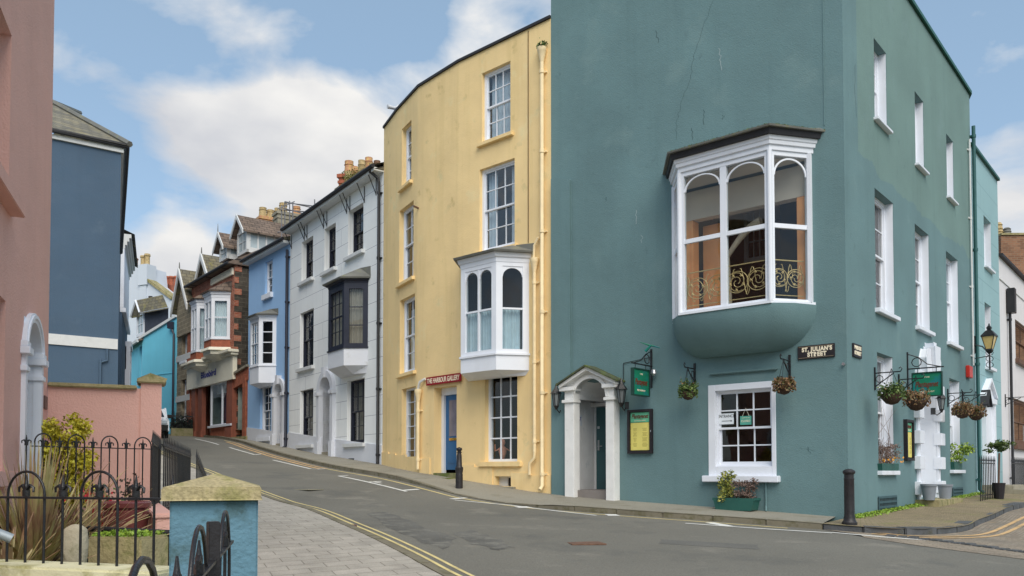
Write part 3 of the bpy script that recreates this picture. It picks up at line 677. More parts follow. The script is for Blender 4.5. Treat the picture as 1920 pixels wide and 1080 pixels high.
# ================================================================ corner building (teal)
E_=(13.28,23.52); Cn=(6.26,15.3); Lf=(.955,19.81)
r=thing('corner_building',(5,18,-.7),'tall teal rendered corner building with a big white canted bay window over the street corner','building')
F=Facade([E_,Cn,Lf],-1.6,lambda u:10.95 if u<10.9 else 10.95+(u-10.9)*.2,[(6.6,26.5),(15.2,28.8)][::1])
side=F.seg[0]; fr=F.seg[1]
ops={}
for k,b in {'a1':(1638,70.4,1663.7,246),'a2':(1714.8,170.4,1733.3,324),'a3':(1774,250,1788.9,381.5),'b1':(1639.6,352,1677.8,595),'b2':(1715,419,1744.4,624),'b3':(1773.6,470,1798.6,651),'c1':(1644.4,660,1677,882.6),'c3':(1779.6,708.5,1802,881)}.items():
    ua,za=side.uz(b[0],b[1]); ub,zb=side.uz(b[2],b[3]); ops[k]=F.opr(0,min(ua,ub),max(ua,ub),zb,za,.23)
ud0,zdt=side.uz(1720,700); ud1,_=side.uz(1757,930); zd0=-.62
opd=F.opr(0,min(ud0,ud1)-.0,max(ud0,ud1),zd0,2.1,.5)
ua,za=fr.uz(1328,723); ub,zb=fr.uz(1456,893); opw=F.opr(1,min(ua,ub),max(ua,ub),zb,za,.14)
# opening behind the bay
bR,bL,bc,bd=.61,3.615,.541,.733
zsill=fr.uz(1448,563,bd)[1]; zhead=fr.uz(1448,279,bd)[1]
opb=F.opr(1,bR+.12,bL-.12,zsill+.05,zhead-.05,.3)
# porch opening
pu0=fr.uz(1150,800)[0]; pu1=fr.uz(1066,800)[0]
zpt=fr.uz(1100,716)[1]; opp=F.opr(1,pu0,pu1,-.9,zpt,.3)
F.build(r,M_green)
F.flatroof(r,M_greentrim,.09,.07)
# front wall: a slim raised render pier and a flush joint
ur,zr=fr.uz(1070,338); mb=MB(); mb.prism(fr,[(ur,-1.5),(ur,zr),(ur+.42,zr+.12),(6.9,zr+.12),(6.9,-1.5)],.0,.07); mb.build('render_pier',M_greenplain,r,bevel=.02)
ul,zl=fr.uz(1546,235); MB().box(fr,ul-.008,ul+.008,zl,11,-.01,.012).build('render_joint',M_greenplain,r)
u0_,z0_=fr.uz(1458,689); u1_,_=fr.uz(1333,697); MB().box(fr,u0_,u1_,z0_-.05,z0_,-.01,.07).build('string_moulding',M_greenplain,r,bevel=.015)
up,zp=fr.uz(1437,897); MB().tube([fr.pt(up,zp,.03),fr.pt(up,fr.uz(1437,948)[1],.03),fr.pt(up-.03,fr.uz(1437,958)[1],.1)],.018).build('waste_pipe',M_greenplain,r)
MB().tube([fr.pt(*fr.uz(1583,683),.02),fr.pt(*fr.uz(1583,683),.07)],.03).build('wall_fitting',M_steel,r)
for k,v in ops.items():
    top=k[0]=='a'
    sash(r,F,v,3 if top else 2,2,2,M_whitep,fr=.09,curtain=M_curtain if k in('b3','c3') else None,ctop=1 if k!='c1' else .5,glass=G_clear,sill=(.06 if top else .09,.1,.08),sill_m=M_whitep)
# white lined reveals
mb=MB()
for v in ops.values():
    _,a,b,c,d,dp=v
    mb.box(side,a+.001,a+.014,c+.002,d-.002,-dp+.04,-.012).box(side,b-.014,b-.001,c+.002,d-.002,-dp+.04,-.012)
mb.build('window_reveal',M_whitep,r,split=True)
# ground floor front window with broad white surround
_,a,b,c,d,_d=opw
mb=MB(); sw_=.155; mb.box(fr,a,a+sw_*.55,c,d,-.12,.015).box(fr,b-sw_,b,c,d,-.12,.015).box(fr,a+sw_*.55,b-sw_,d-.13,d,-.12,.012).box(fr,a+sw_*.55,b-sw_,c,c+.2,-.12,.012)
mb.build('window_surround',M_whitep,r,bevel=.006)
w=sash(r,F,(1,a+sw_*.55,b-sw_,c+.2,d-.13,.14),3,2,2,M_whitep,fr=.03,sill=None,interior=M_darkred,bar=.026)
MB().box(fr,a-.08,b+.1,c-.12,c+.01,-.05,.13).build('sill',M_whitep,w,bevel=.012)
# notices hanging in the window
def notice(px0,py0,px1,py1,m,label):
    u1_,z1_=fr.uz(px0,py0,-.1); u0_,z0_=fr.uz(px1,py1,-.1); uc,zc=(u0_+u1_)/2,(z0_+z1_)/2
    q=fr.pt(uc,zc,-.098); t=tag(MB().box(fr,u0_,u1_,z0_,z1_,-.1,-.093).build('window_notice',m,None,loc=q),label,'sign'); return t,uc,zc,u1_-u0_,z1_-z0_
M_card=mat('white_card',P(214,220,226),.6,.03,5,0); M_teal=mat('teal_card',P(84,158,142),.6,.05,5,0)
t,uc,zc,ww,hh=notice(1348,776,1376,795,M_card,'white entrance notice with an arrow in the street corner window')
text('ENTRANCE',fr,uc,zc+hh*.24,-.092,.085,M_letterblack,t,sx=.85)
mb=MB(); mb.box(fr,uc-.1,uc+.1,zc-hh*.2-.006,zc-hh*.2+.006,-.093,-.0915).prism(fr,[(uc-.1,zc-hh*.2+.02),(uc-.1,zc-hh*.2-.02),(uc-.135,zc-hh*.2)],-.093,-.0915); mb.build('arrow',M_letterblack,t)
t,uc,zc,ww,hh=notice(1388,780.5,1409,796,M_teal,'small teal closed notice hung on strings in the street corner window')
text('CLOSED',fr,uc,zc-.015,-.092,.062,M_letter,t,sx=.85); text('SORRY WE ARE',fr,uc,zc+.05,-.092,.024,M_letter,t)
MB().tube([fr.pt(uc-ww*.3,zc+hh/2,-.097),fr.pt(uc,zc+hh/2+.16,-.097),fr.pt(uc+ww*.3,zc+hh/2,-.097)],.004,5).build('string',M_cream,t)
def crack(root,pl,pts,w,m,name='wall_crack'):
    mb=MB(); P_=[pl.uz(*p) for p in pts]; Q_=[]
    for (ua,za),(ub,zb_) in zip(P_,P_[1:]):
        for k in range(6): f=k/6; Q_.append((ua+(ub-ua)*f+random.uniform(-.03,.03),za+(zb_-za)*f))
    Q_.append(P_[-1])
    for (ua,za),(ub,zb_) in zip(Q_,Q_[1:]): mb.q(pl.pt(ua-w,za,.003),pl.pt(ua+w,za,.003),pl.pt(ub+w,zb_,.003),pl.pt(ub-w,zb_,.003))
    return mb.build(name,m,root)
M_crack=mat('crack_line',P(66,88,91),.9,.2,5,0); M_scuff=mat('pale_scuff',P(150,166,168),.9,.1,5,0)
crack(r,fr,[(1336,2),(1316,60),(1300,105),(1297,140),(1278,190),(1270,225),(1268,262)],.0035,M_crack)
for a_ in ([(1349,90),(1351,108),(1353,132)],[(1194,394),(1193,420)],[(1204,440),(1203,455)]): crack(r,fr,a_,.007,M_scuff,'wall_scuff')
for a_ in ([(1230,57),(1234,80)],[(1320,205),(1320,234)],[(1297,240),(1298,262)],[(1357,215),(1355,224)],[(1135,370),(1137,376)],[(1500,840),(1530,846)],[(1512,838),(1520,850)]): crack(r,fr,a_,.006,M_crack,'wall_stain')
crack(r,side,[(1604,120),(1602,160),(1606,220)],.005,M_crack,'wall_stain')
# ---- big bay
bw=MB(); gl=MB(); pts=bay_points(fr,bR,bL,bc,bd); faces=[Pl((p.x,p.y),(q.x,q.y)) for p,q in zip(pts,pts[1:])]
zm=fr.uz(1448,420,bd)[1]
bay=MB()
face_glaze(bay,gl,faces[0],zsill,zhead,1,zm,.1,arch=.95,t=.1,rail=.085,foot=.05,head=.09)
face_glaze(bay,gl,faces[1],zsill,zhead,2,zm,.1,arch=.75,t=.1,rail=.085,foot=.05,head=.09,mull=.13)
face_glaze(bay,gl,faces[2],zsill,zhead,1,zm,.1,arch=.95,t=.1,rail=.085,foot=.05,head=.09)
bo=bay.build('bay_window',M_whitep,r)
bo['label']='large white canted bay window with arched lights'
gl.build('glass_pane',G_clear,bo)
for i_,(a_,b_) in enumerate(((0,.1),(.1,0))):   # corner posts rounded
    q=pts[1+i_]; MB().tube([(q.x,q.y,zsill),(q.x,q.y,zhead)],.05,10).build('corner_post',M_whitep,bo,smooth=40)
for side_u in (bR,bL): MB().box(fr,side_u-.0,side_u+(.07 if side_u==bR else -.07),zsill,zhead,-.01,.09).build('jamb_post',M_whitep,bo)
mb=MB(); loft_rings(mb,[ringpts(fr,bR,bL,bc,bd,zhead,.03),ringpts(fr,bR,bL,bc,bd,zhead+.09,.03),ringpts(fr,bR,bL,bc,bd,zhead+.10,.07),ringpts(fr,bR,bL,bc,bd,zhead+.17,.08),ringpts(fr,bR,bL,bc,bd,zhead+.18,.10),ringpts(fr,bR,bL,bc,bd,zhead+.25,.12)]); mb.build('cornice',M_whitep,bo)
ZR=zhead+.25
mb=MB(); loft_rings(mb,[ringpts(fr,bR,bL,bc,bd,ZR+.002,.17),ringpts(fr,bR,bL,bc,bd,ZR+.11,.2)]); mb.build('fascia',M_darkroof,bo)
mb=MB(); A=ringpts(fr,bR,bL,bc,bd,ZR+.112,.26); B=ringpts(fr,bR,bL,bc,bd,ZR+.145,.27); T=[fr.pt(bR-.15,ZR+.22,0),fr.pt(bR+.5,ZR+.3,.15),fr.pt(bL-.5,ZR+.3,.15),fr.pt(bL+.15,ZR+.22,0)]
loft_rings(mb,[A,B,T]); ro=mb.build('bay_roof',M_lead,bo)
mb=MB()
def rmoss():
    k=random.random(); p=B[0].lerp(B[1],random.random()) if k<.25 else B[1].lerp(B[2],random.random()) if k<.75 else B[2].lerp(B[3],random.random()); 
    return p+Vector((0,0,.01))+(T[1]-p)*random.random()*.25
mb.leaves(700,rmoss,.03); mb.build('roof_moss',L_green,bo)['kind']='stuff'
mb=MB(); loft_rings(mb,[ringpts(fr,bR,bL,bc,bd,zsill-.05,.045),ringpts(fr,bR,bL,bc,bd,zsill+.001,.045)]); mb.build('bay_sill',M_whitep,bo)
# bowl under the bay
mb=MB(); rings=[]
Hb=.82
for k in range(0,15):
    t=k/14; z=zsill-.05-Hb*t; s=math.sqrt(max(0,1-(t*.99)**1.9))
    dd=.06+(bd+.02-.06)*s; inx=(1-s)*.80
    uR_,uL_=bR-.06+inx,bL+.03-inx; cc=bc*(.3+.7*s)
    rings.append([fr.pt(uR_,z,0),fr.pt(uR_+cc*.45,z,dd*.62),fr.pt(uR_+cc,z,dd),fr.pt(uL_-cc,z,dd),fr.pt(uL_-cc*.45,z,dd*.62),fr.pt(uL_,z,0)])
loft_rings(mb,rings); mb.build('bay_bowl',M_greenplain,bo,smooth=50)
# bay room
zc_=zhead-.35; mb=MB(); a,b=bR-.2,bL+.2
for f in ([(a,zsill-.1,-3.2),(b,zsill-.1,-3.2),(b,zc_+.6,-3.2),(a,zc_+.6,-3.2)],[(a,zsill-.1,-.3),(a,zsill-.1,-3.2),(a,zc_+.6,-3.2),(a,zc_+.6,-.3)],[(b,zsill-.1,-.3),(b,zsill-.1,-3.2),(b,zc_+.6,-3.2),(b,zc_+.6,-.3)],[(a,zsill-.1,-.3),(b,zsill-.1,-.3),(b,zsill-.1,-3.2),(a,zsill-.1,-3.2)]): mb.q(*[fr.pt(*p) for p in f])
mb.build('room_interior',mat('warm_dark_room',P(104,70,56),.9,.2,1,0),bo)
M_ceil=mat('cream_ceiling',P(196,182,168),.9,.04,2,0)
mb=MB(); mb.q(*[fr.pt(*p) for p in [(a,zhead-.12,-.3),(b,zhead-.12,-.3),(b,zhead-.12,-3.2),(a,zhead-.12,-3.2)]]); loft_rings(mb,[ringpts(fr,bR+.12,bL-.12,bc,bd-.14,zhead-.1),ringpts(fr,bR+.12,bL-.12,bc,bd-.14,zhead-.06)])
mb.build('room_ceiling',M_ceil,bo)
MB().box(fr,bR+.1,bL-.1,zhead-.75,zhead-.13,-.32,-.1).build('room_beam',M_ceil,bo)
mb=MB(); mb.box(fr,bL-.42,bL-.1,zsill+.02,zhead-.76,-.34,-.08).box(fr,bL-.36,bL-.18,zsill+.2,zhead-.95,-.07,-.062); mb.box(fr,bR+.1,bR+.34,zsill+.02,zhead-.76,-.34,-.08); mb.box(fr,bL-.98,bL-.43,zsill+.02,zhead-.8,-.6,-.5).box(fr,bR+.36,bR+.6,zsill+.02,zhead-.8,-.9,-.8); mb.build('wood_panelling',M_wood,bo,bevel=.01,split=True)
# inner window and swag seen across the room
ipl=fr.sh(-2.4); ua,za=ipl.uz(1396,362); ub,zb=ipl.uz(1444,486); mb=MB(); u0_,u1_=min(ua,ub),max(ua,ub); z0_,z1_=min(za,zb),max(za,zb)
mb.box(ipl,u0_,u0_+.09,z0_,z1_,0,.06).box(ipl,u1_-.09,u1_,z0_,z1_,0,.06).box(ipl,u0_,u1_,z1_-.09,z1_,0,.055).box(ipl,u0_,u1_,z0_,z0_+.1,0,.055); grid_bars(mb,ipl,u0_+.09,u1_-.09,z0_+.1,z1_-.09,3,4,.03,.025); mb.build('inner_window',mat('dim_white_paint',P(170,175,185),.6,.05,4,0),bo)
mb=MB(); q=[]; 
for k in range(9):
    t=k/8; q.append(fr.pt(bL-1.75+.75*t,zhead-.95-.62*t**1.7,-.5))
mb.tube(q,.10,8,.05); mb.tube([fr.pt(bL-1.0,zhead-1.55,-.5),fr.pt(bL-1.02,zsill+.1,-.5)],.05,8,.09); mb.build('curtain_swag',mat('cream_swag',P(190,175,155),.9,.1,6,0),bo,smooth=60)
# gilded scroll railing inside the bay
def scroll(pl,L_,z0,z1,off):
    mb=MB(); mb.tube([pl.pt(.1,z1,off),pl.pt(L_-.1,z1,off)],.012,6).tube([pl.pt(.1,z0+.1,off),pl.pt(L_-.1,z0+.1,off)],.009,6)
    n=max(1,int(L_/.45)); h=z1-z0-.1
    for k in range(n):
        uc=.1+(L_-.2)*(k+.5)/n; R0=min((L_-.2)/n*.52,h*.52); zc=z0+.1+h/2
        mb.tube([pl.pt(uc+R0*math.cos(t*.33)*(1-.0*t),zc+R0*.95*math.sin(t*.33),off) for t in range(19)],.009,5,closed=True)
        for sgn in (-1,1):
            mb.tube([pl.pt(uc+sgn*R0*(.9-.75*t/14)*math.cos(t*.45+k),zc+sgn*R0*(.9-.75*t/14)*math.sin(t*.45+k),off+.01) for t in range(15)],.008,5)
            mb.tube([pl.pt(uc+sgn*(.05+R0*.9*t/8),zc+h*.4*math.sin(t*.55+k*1.3),off-.01) for t in range(9)],.008,5)
        for t in range(5):
            an=t*1.26+k; p=pl.pt(uc+R0*.62*math.cos(an),zc+R0*.7*math.sin(an),off+.015)
            for w_ in range(5): mb.tube([p,p+Vector((pl.d.x*math.cos(w_*1.257),pl.d.y*math.cos(w_*1.257),math.sin(w_*1.257)))*.035],.012,5,.004)
    return mb
for i_,f_ in enumerate(faces): scroll(f_,f_.L,zsill+.05,zsill+.05+.78,-.16).build('scroll_railing',M_gold,bo,smooth=60)
# ---- portico of the street door
po=.24; lp=fr.sh(po)
def U(px,py=800,off=po): return fr.uz(px,py,off)[0]
def Z(px,py,off=po): return fr.uz(px,py,off)[1]
uLa,uLb=U(1076),U(1058.5); uRa,uRb=U(1151),U(1135.5)   # left pilaster (larger u), right pilaster
zi=Z(1146,750); zcap=Z(1146,727); zb_=-.9
por=MB()
por.box(fr,uLa,uLb,zb_,zi,.0,po).box(fr,uRa,uRb,zb_,zi,.0,po)
M_whiteold_=M_whiteold; M_whiteold=mat('portico_white_paint',P(218,218,216),.65,.05,4,.15,streak=.2,streakcol=P(176,176,168),blot=[(P(170,168,158),6,.62,.5)])
po_=por.build('portico',M_whiteold,r,bevel=.008); po_['label']='white pedimented portico with arched recess'
mb=MB(); mb.box(fr,uLa-.03,uLb+.05,zi,zi+.07,.0,po+.05).box(fr,uRa-.05,uRb+.03,zi,zi+.07,0,po+.05)
mb.box(fr,uLa,uLb,zi+.07,zcap,0,po).box(fr,uRa,uRb,zi+.07,zcap,0,po)
mb.box(fr,uLa-.05,uLb+.1,zcap,zcap+.09,0,po+.09).box(fr,uRa-.1,uRb+.05,zcap,zcap+.09,0,po+.09); mb.build('capital',M_whiteold,po_,bevel=.008,split=True)
uc=(uLa+uRb)/2; rr=(uLa-uRb)/2+.02; zs_=zi+.09; apexz=Z(1096,693,po+.1)
mb=MB(); n=14
# tympanum with arch cut
ztop=lambda u: apexz-.03-(abs(u-uc)/((uLb-uRa)/2+.1))*(apexz-zcap-.16)
for k in range(n):
    A=math.pi*k/n; B=math.pi*(k+1)/n; ua_,ub_=uc+rr*math.cos(A),uc+rr*math.cos(B); za_,zb2=zs_+rr*1.0*math.sin(A),zs_+rr*math.sin(B)
    mb.prism(fr,[(ua_,za_),(ua_,max(za_,ztop(ua_))),(ub_,max(zb2,ztop(ub_))),(ub_,zb2)],0,po-.03)
mb.prism(fr,[(uc+rr,zcap+.09),(uc+rr,ztop(uc+rr)),(uLb,ztop(uLb)),(uLb,zcap+.09)],0,po-.03); mb.prism(fr,[(uRa,zcap+.09),(uRa,ztop(uRa)),(uc-rr,ztop(uc-rr)),(uc-rr,zcap+.09)],0,po-.03)
mb.ring(fr,uc,zs_,rr-.02,rr+.06,po-.03,po+.01); mb.build('pediment',M_whiteold,po_)
e=.09; hw=(uLb-uRa)/2+e
mb=MB()
for sg in (-1,1):
    z0e=zcap+.07; mb.prism(fr,[(uc,apexz-.02),(uc+sg*hw,z0e),(uc+sg*hw,z0e+.07),(uc,apexz+.06)],0,po+.14)
mb.build('raking_cornice',M_whiteold,po_)
mb=MB()
for sg in (-1,1): mb.prism(fr,[(uc,apexz+.062),(uc+sg*(hw+.04),zcap+.13),(uc+sg*(hw+.04),zcap+.165),(uc,apexz+.10)],0,po+.2)
mb.build('portico_roof',mat('mossy_slate_edge',P(70,76,58),.9,.2,4,.4,blot=[(P(96,110,50),5,.5,.8)]),po_)
M_whiteold=M_whiteold_
# recess lining, barrel vault, door
a,b=pu0+.0,pu1; D=1.05
M_lining=mat('flaking_white_paint',P(208,208,208),.75,.05,3,.25,blot=[(P(170,176,180),3,.58,.6)])
mb=MB(); mb.q(*[fr.pt(a,z,d) for z,d in ((-.9,0),(3,0),(3,-D),(-.9,-D))]); mb.q(*[fr.pt(b,z,d) for z,d in ((-.9,0),(3,0),(3,-D),(-.9,-D))])
mb.box(fr,a,b,zs_-.1,zs_-.02,-D,-D+.12)
for k in range(n):
    A=math.pi*k/n; B=math.pi*(k+1)/n; mb.q(fr.pt(uc+rr*math.cos(A),zs_+rr*math.sin(A),po-.03),fr.pt(uc+rr*math.cos(B),zs_+rr*math.sin(B),po-.03),fr.pt(uc+rr*math.cos(B),zs_+rr*math.sin(B),-D),fr.pt(uc+rr*math.cos(A),zs_+rr*math.sin(A),-D))
mb.q(*[fr.pt(u,zz_,-D-.005) for u,zz_ in ((a,-.9),(b,-.9),(b,3),(a,3))])
mb.box(fr,uLa,pu1+.02,-.9,zs_,0,.02)
mb.build('porch_lining',M_lining,po_)
dz0=-.42; dd=MB(); da,db=a+.1,b-.12; dzt=zs_-.12
dd.box(fr,da,db,dz0,dzt,-D+.02,-D+.07); door=dd.build('door',M_doorgreen,r,bevel=.004)
mb=MB(); 
for zz0,zz1 in ((dz0+.15,dz0+.75),(dz0+.95,dzt-.15)):
    for ua_,ub_ in ((da+.1,(da+db)/2-.05),((da+db)/2+.05,db-.1)): mb.box(fr,ua_,ub_,zz0,zz1,-D+.07,-D+.082)
mb.build('door_panel',M_doorgreen,door,bevel=.006)
mb=MB(); mb.box(fr,db-.1,db-.05,dz0+.95,dz0+1.2,-D+.07,-D+.085).tube([fr.pt(db-.075,dz0+1.05,-D+.12),fr.pt(db-.2,dz0+1.05,-D+.12)],.012,6).bx(fr.pt(db-.075,dz0+1.05,-D+.1),.03,.04,.03).bx(fr.pt(db-.08,dzt-.5,-D+.09),.05,.04,.06); mb.build('handle',M_steel,door)
mb=MB(); mb.ring(fr,uc,zs_,rr-.16,rr-.02,-D,-D+.05); mb.build('fanlight_frame',M_whitep,door); mb=MB(); mb.prism(fr,[(uc+(rr-.16)*math.cos(math.pi*k/10),zs_+(rr-.16)*math.sin(math.pi*k/10)) for k in range(11)],-D+.006,-D+.012); mb.build('fanlight_glass',mat('dark_fanlight_glass',(.05,.035,.025),.1,.3,3,0),door)
MB().box(fr,a+.02,b-.02,-.9,-.42,-D,.1).build('step',mat('grey_step_stone',P(124,118,114),.85,.1,4,.3),po_,bevel=.01)
# number plate in the porch
rp=Pl(fr.pt(b-.003,0,0).to_2d(),fr.pt(b-.003,0,-1).to_2d())
np_=MB(); 
q0=fr.pt(b-.004,1.28,-.42); npl=Pl((q0.x,q0.y),d=(fr.n.x,fr.n.y))
t=tag(MB().box(npl,-.12,.12,1.12,1.38,0,.006).build('number_plate',mat('pale_enamel',P(196,202,210),.4,.03,6,0),None,loc=q0),'small pale house number plate on the left lining of the pedimented porch','sign')
if npl.n.dot(Vector((fr.d.x,fr.d.y)))>0: npl=Pl((q0.x,q0.y),d=(-fr.n.x,-fr.n.y))
text('17',npl,0,1.27,.008,.16,M_letterblue,t)
mb=MB(); 
# ---- rusticated doorway on the side wall
sp=side; a,b=opd[1],opd[2]
db_=MB(); wdt=.26
g=MB(); zz=-.66
ptop=2.15
for sgn,e0 in ((1,b),(-1,a)):
    g.box(sp,e0,e0+sgn*.18,-.75,ptop,-.01,.05); g.box(sp,e0-sgn*.02,e0-sgn*.002,-.75,ptop-.05,-.48,.0)
for k in range(5):
    zc0=sp.uz(1727,936-k*35.2)[1]-.0; zz0=-.52+k*.585
    for sgn,e0 in ((1,b),(-1,a)): g.box(sp,e0-sgn*.03,e0+sgn*.34,zz0,zz0+.3,-.06,.13)
gs=g.build('door_surround',M_whitep,r,bevel=.015); gs['label']='white blocked and keystoned doorcase'
uc2=(a+b)/2
kz=sp.uz(1741,655)[1]; g=MB()
g.prism(sp,[(uc2-.13,ptop+.02),(uc2+.13,ptop+.02),(uc2+.24,kz),(uc2-.24,kz)],0,.26); g.prism(sp,[(uc2-.08,kz),(uc2+.08,kz),(uc2+.12,kz+.1),(uc2-.12,kz+.1)],0,.2)
for sgn in (-1,1): g.prism(sp,[(uc2+sgn*.16,ptop+.02),(uc2+sgn*.52,ptop+.02),(uc2+sgn*.66,kz-.3),(uc2+sgn*.5,kz-.08),(uc2+sgn*.28,kz-.08)],0,.17)
g.box(sp,a-.2,b+.2,ptop-.0,ptop+.2,-.3,.1); g.build('keystone',M_whitep,gs,bevel=.015)
dd=MB(); dd.box(sp,a,b,-.6,ptop,-.5,-.44); door=dd.build('door',M_whitep,r); mb=MB(); mb.box(sp,a+.12,uc2-.06,-.3,.5,-.44,-.42).box(sp,uc2+.06,b-.12,-.3,.5,-.44,-.42).box(sp,a+.12,uc2-.06,.7,1.9,-.44,-.42).box(sp,uc2+.06,b-.12,.7,1.9,-.44,-.42); mb.build('door_panel',M_whitep,door,bevel=.005)
MB().box(sp,a-.35,b+.35,-.9,-.63,-.3,.5).build('step',M_stone,gs,bevel=.012)
# cast vents near the foot of the side wall
for x0,y0,x1,y1 in ((1645.5,933,1680,957),(1785,916,1804,933)):
    ua_,za_=sp.uz(x0,y0); ub_,zb2=sp.uz(x1,y1); 
    a_,b_=min(ua_,ub_),max(ua_,ub_); c_,d_=min(za_,zb2),max(za_,zb2); mb=MB(); mb.box(sp,a_,b_,c_,d_,-.01,.012)
    v=mb.build('wall_vent',M_dark,r); mb=MB(); mb.box(sp,a_,a_+.03,c_,d_,.012,.03).box(sp,b_-.03,b_,c_,d_,.012,.03)
    for k in range(4): z_=c_+(d_-c_)*k/3; mb.box(sp,a_,b_,z_-.022,z_+.022,.012,.028)
    for k in range(1,14): u_=a_+(b_-a_)*k/14; mb.box(sp,u_-.01,u_+.01,c_,d_,.012,.022)
    mb.build('vent_grille',M_grillegrey,v)
# downpipe at the far end of the side wall
pu=side.uz(1826,600)[0]
def downpipe(root,pl,u,zt,zb,m,label=None,rr=.05,off=.09,hopper=None,collars=5,shoe=True):
    t=MB().tube([pl.pt(u,zt,off),pl.pt(u,zb+.12,off)]+([pl.pt(u,zb+.02,off+.1)] if shoe else []),rr,10).build('downpipe',m,root,smooth=50)
    if label: t['label']=label
    for k in range(collars):
        z=zb+.4+(zt-zb-.7)*k/max(1,collars-1); MB().tube([pl.pt(u,z-.04,off),pl.pt(u,z+.04,off)],rr*1.3,10).box(pl,u-.1,u+.1,z-.02,z+.02,.0,off*.5).build('collar',m,t,smooth=50)
    if hopper:
        MB().lathe(pl.pt(u,zt,off),[(rr*1.05,-.05),(rr*1.2,0),(rr*2.2,.2),(rr*2.4,.22),(rr*2.4,.3),(rr*2.0,.3)],12).build('hopper',m,t,smooth=40)
    return t
downpipe(r,side,side.uz(1825,600)[0],side.uz(1820,240)[1],-.62,mat('teal_pipe_paint',P(40,84,84),.5,.1,3,.05),'dark teal downpipe',collars=4)
downpipe(r,side,side.uz(1820,600)[0],side.uz(1816,265)[1],2.9,M_whiteold,'thin pale pipe',collars=4,rr=.025,off=.05,shoe=False)
# ================================================================ gallery building (yellow, curved)
YP=[(.953,19.82),(-1.45,22.0),(-2.7,23.44),(-3.52,24.95),(-4.15,26.3)]
r=thing('gallery_building',(-1,21.5,-.3),'tall yellow rendered house with a curved front, white bay window and blue gallery door','building')
HY=11.13
F=Facade(YP,-1.5,HY,[(2,33),(8,27)])
g0,g1,g2,g3=F.seg
w1=F.op(903.7,137.8,957,249,.16); w2=F.op(899.3,318.5,965,459,.16)
l1=F.op(753.7,242.6,771,339,.2); l2=F.op(749,396,775,519,.2); l3=F.op(750,564,777.5,695,.2); l4=F.op(753.5,730,779,871,.2)
dr=F.op(814,727.5,856,889,.34); gw=F.op(909,703,970,865,.2)
bsm=F.op(928,893,966,912,.25)
F.build(r,M_yellow,smooth=35); F.flatroof(r,M_darkroof,.07,.05)
for o,cu,ct,cg in ((w1,M_curtain,1,0),(w2,M_curtain,1,.45),(l1,None,1,0),(l2,None,1,0),(l3,M_curtain,.9,.6)):
    sash(r,F,o,3 if o in(w1,w2) else 2,2,2,M_whitep,fr=.075,curtain=cu,ctop=ct,cgap=cg,glass=G_pale if o in (w1,w2) else G_clear,sill=(.1,.1,.12),sill_m=M_yellow)
sash(r,F,l4,2,6,0,M_whitep,fr=.06,sill=None)
sash(r,F,gw,3,4,0,M_whitep,fr=.06,bar=.035,sill=(.13,.09,.16),sill_m=M_yellow)
i,a,b,c,d,dp=bsm; mb=MB(); mb.box(g0,a,b,c,d,-.22,-.2); w=mb.build('basement_window',M_dark,r); mb=MB(); mb.box(g0,a,b,d-.04,d,-.2,-.16).box(g0,a+.0,a+.04,c,d-.04,-.2,-.16).box(g0,b-.3,b,c,d-.04,-.2,-.16); mb.build('basement_frame',M_whiteold,w); MB().box(g0,a-.05,b+.12,c-.16,c-.01,-.05,.12).build('basement_sill',M_stonegrey,w)
# plinth band
mb=MB()
for k,g in enumerate(F.seg):
    n=max(1,int(g.L/.6))
    for j in range(n):
        u0_,u1_=g.L*j/n,g.L*(j+1)/n; um=(u0_+u1_)/2
        if any(o[0]==k and o[1]-.05<um<o[2]+.05 and o[3]<.1 for o in (dr,bsm,l4)): continue
        p=g.pt(um,0); zg=G(p.x,p.y); mb.box(g,u0_,u1_,zg-.4,min(zg+.42,zg+.42),-.02,.03)
mb.build('plinth',M_yellow,r,split=True)
# door
i,a,b,c,d,dp=dr; pl=F.seg[i]
mb=MB(); mb.box(pl,b-.12,b,c,d,-dp,-dp+.09).box(pl,a,a+.1,c,d,-dp,-dp+.09).box(pl,a+.1,b-.12,d-.2,d,-dp,-dp+.09); fo=mb.build('door_frame',M_whitep,r,bevel=.004)
door=MB().box(pl,a+.1,b-.12,c+.12,d-.2,-dp-.03,-dp+.02).build('door',M_doorblue,r); mb=MB(); dm=(a+b)/2-.01
mb.box(pl,a+.2,b-.22,c+.3,c+.85,-dp+.02,-dp+.035); mb.build('door_panel',M_doorblue,door,bevel=.005); MB().box(pl,a+.26,b-.28,c+1.05,d-.35,-dp+.02,-dp+.028).build('door_light',mat('dim_door_glass',P(120,116,128),.15,.2,2,0),door); MB().box(pl,a+.3,b-.3,c+.93,c+1.0,-dp+.02,-dp+.04).build('letter_box',M_brass,door)
MB().box(pl,a,b,c-.5,c+.03,-dp,.02).box(pl,a-.02,b+.3,c-.6,c-.1,-dp,.3).build('step',mat('mossy_step_stone',P(120,116,84),.95,.2,4,.5,blot=[(P(84,100,44),3,.42,.8)]),r)
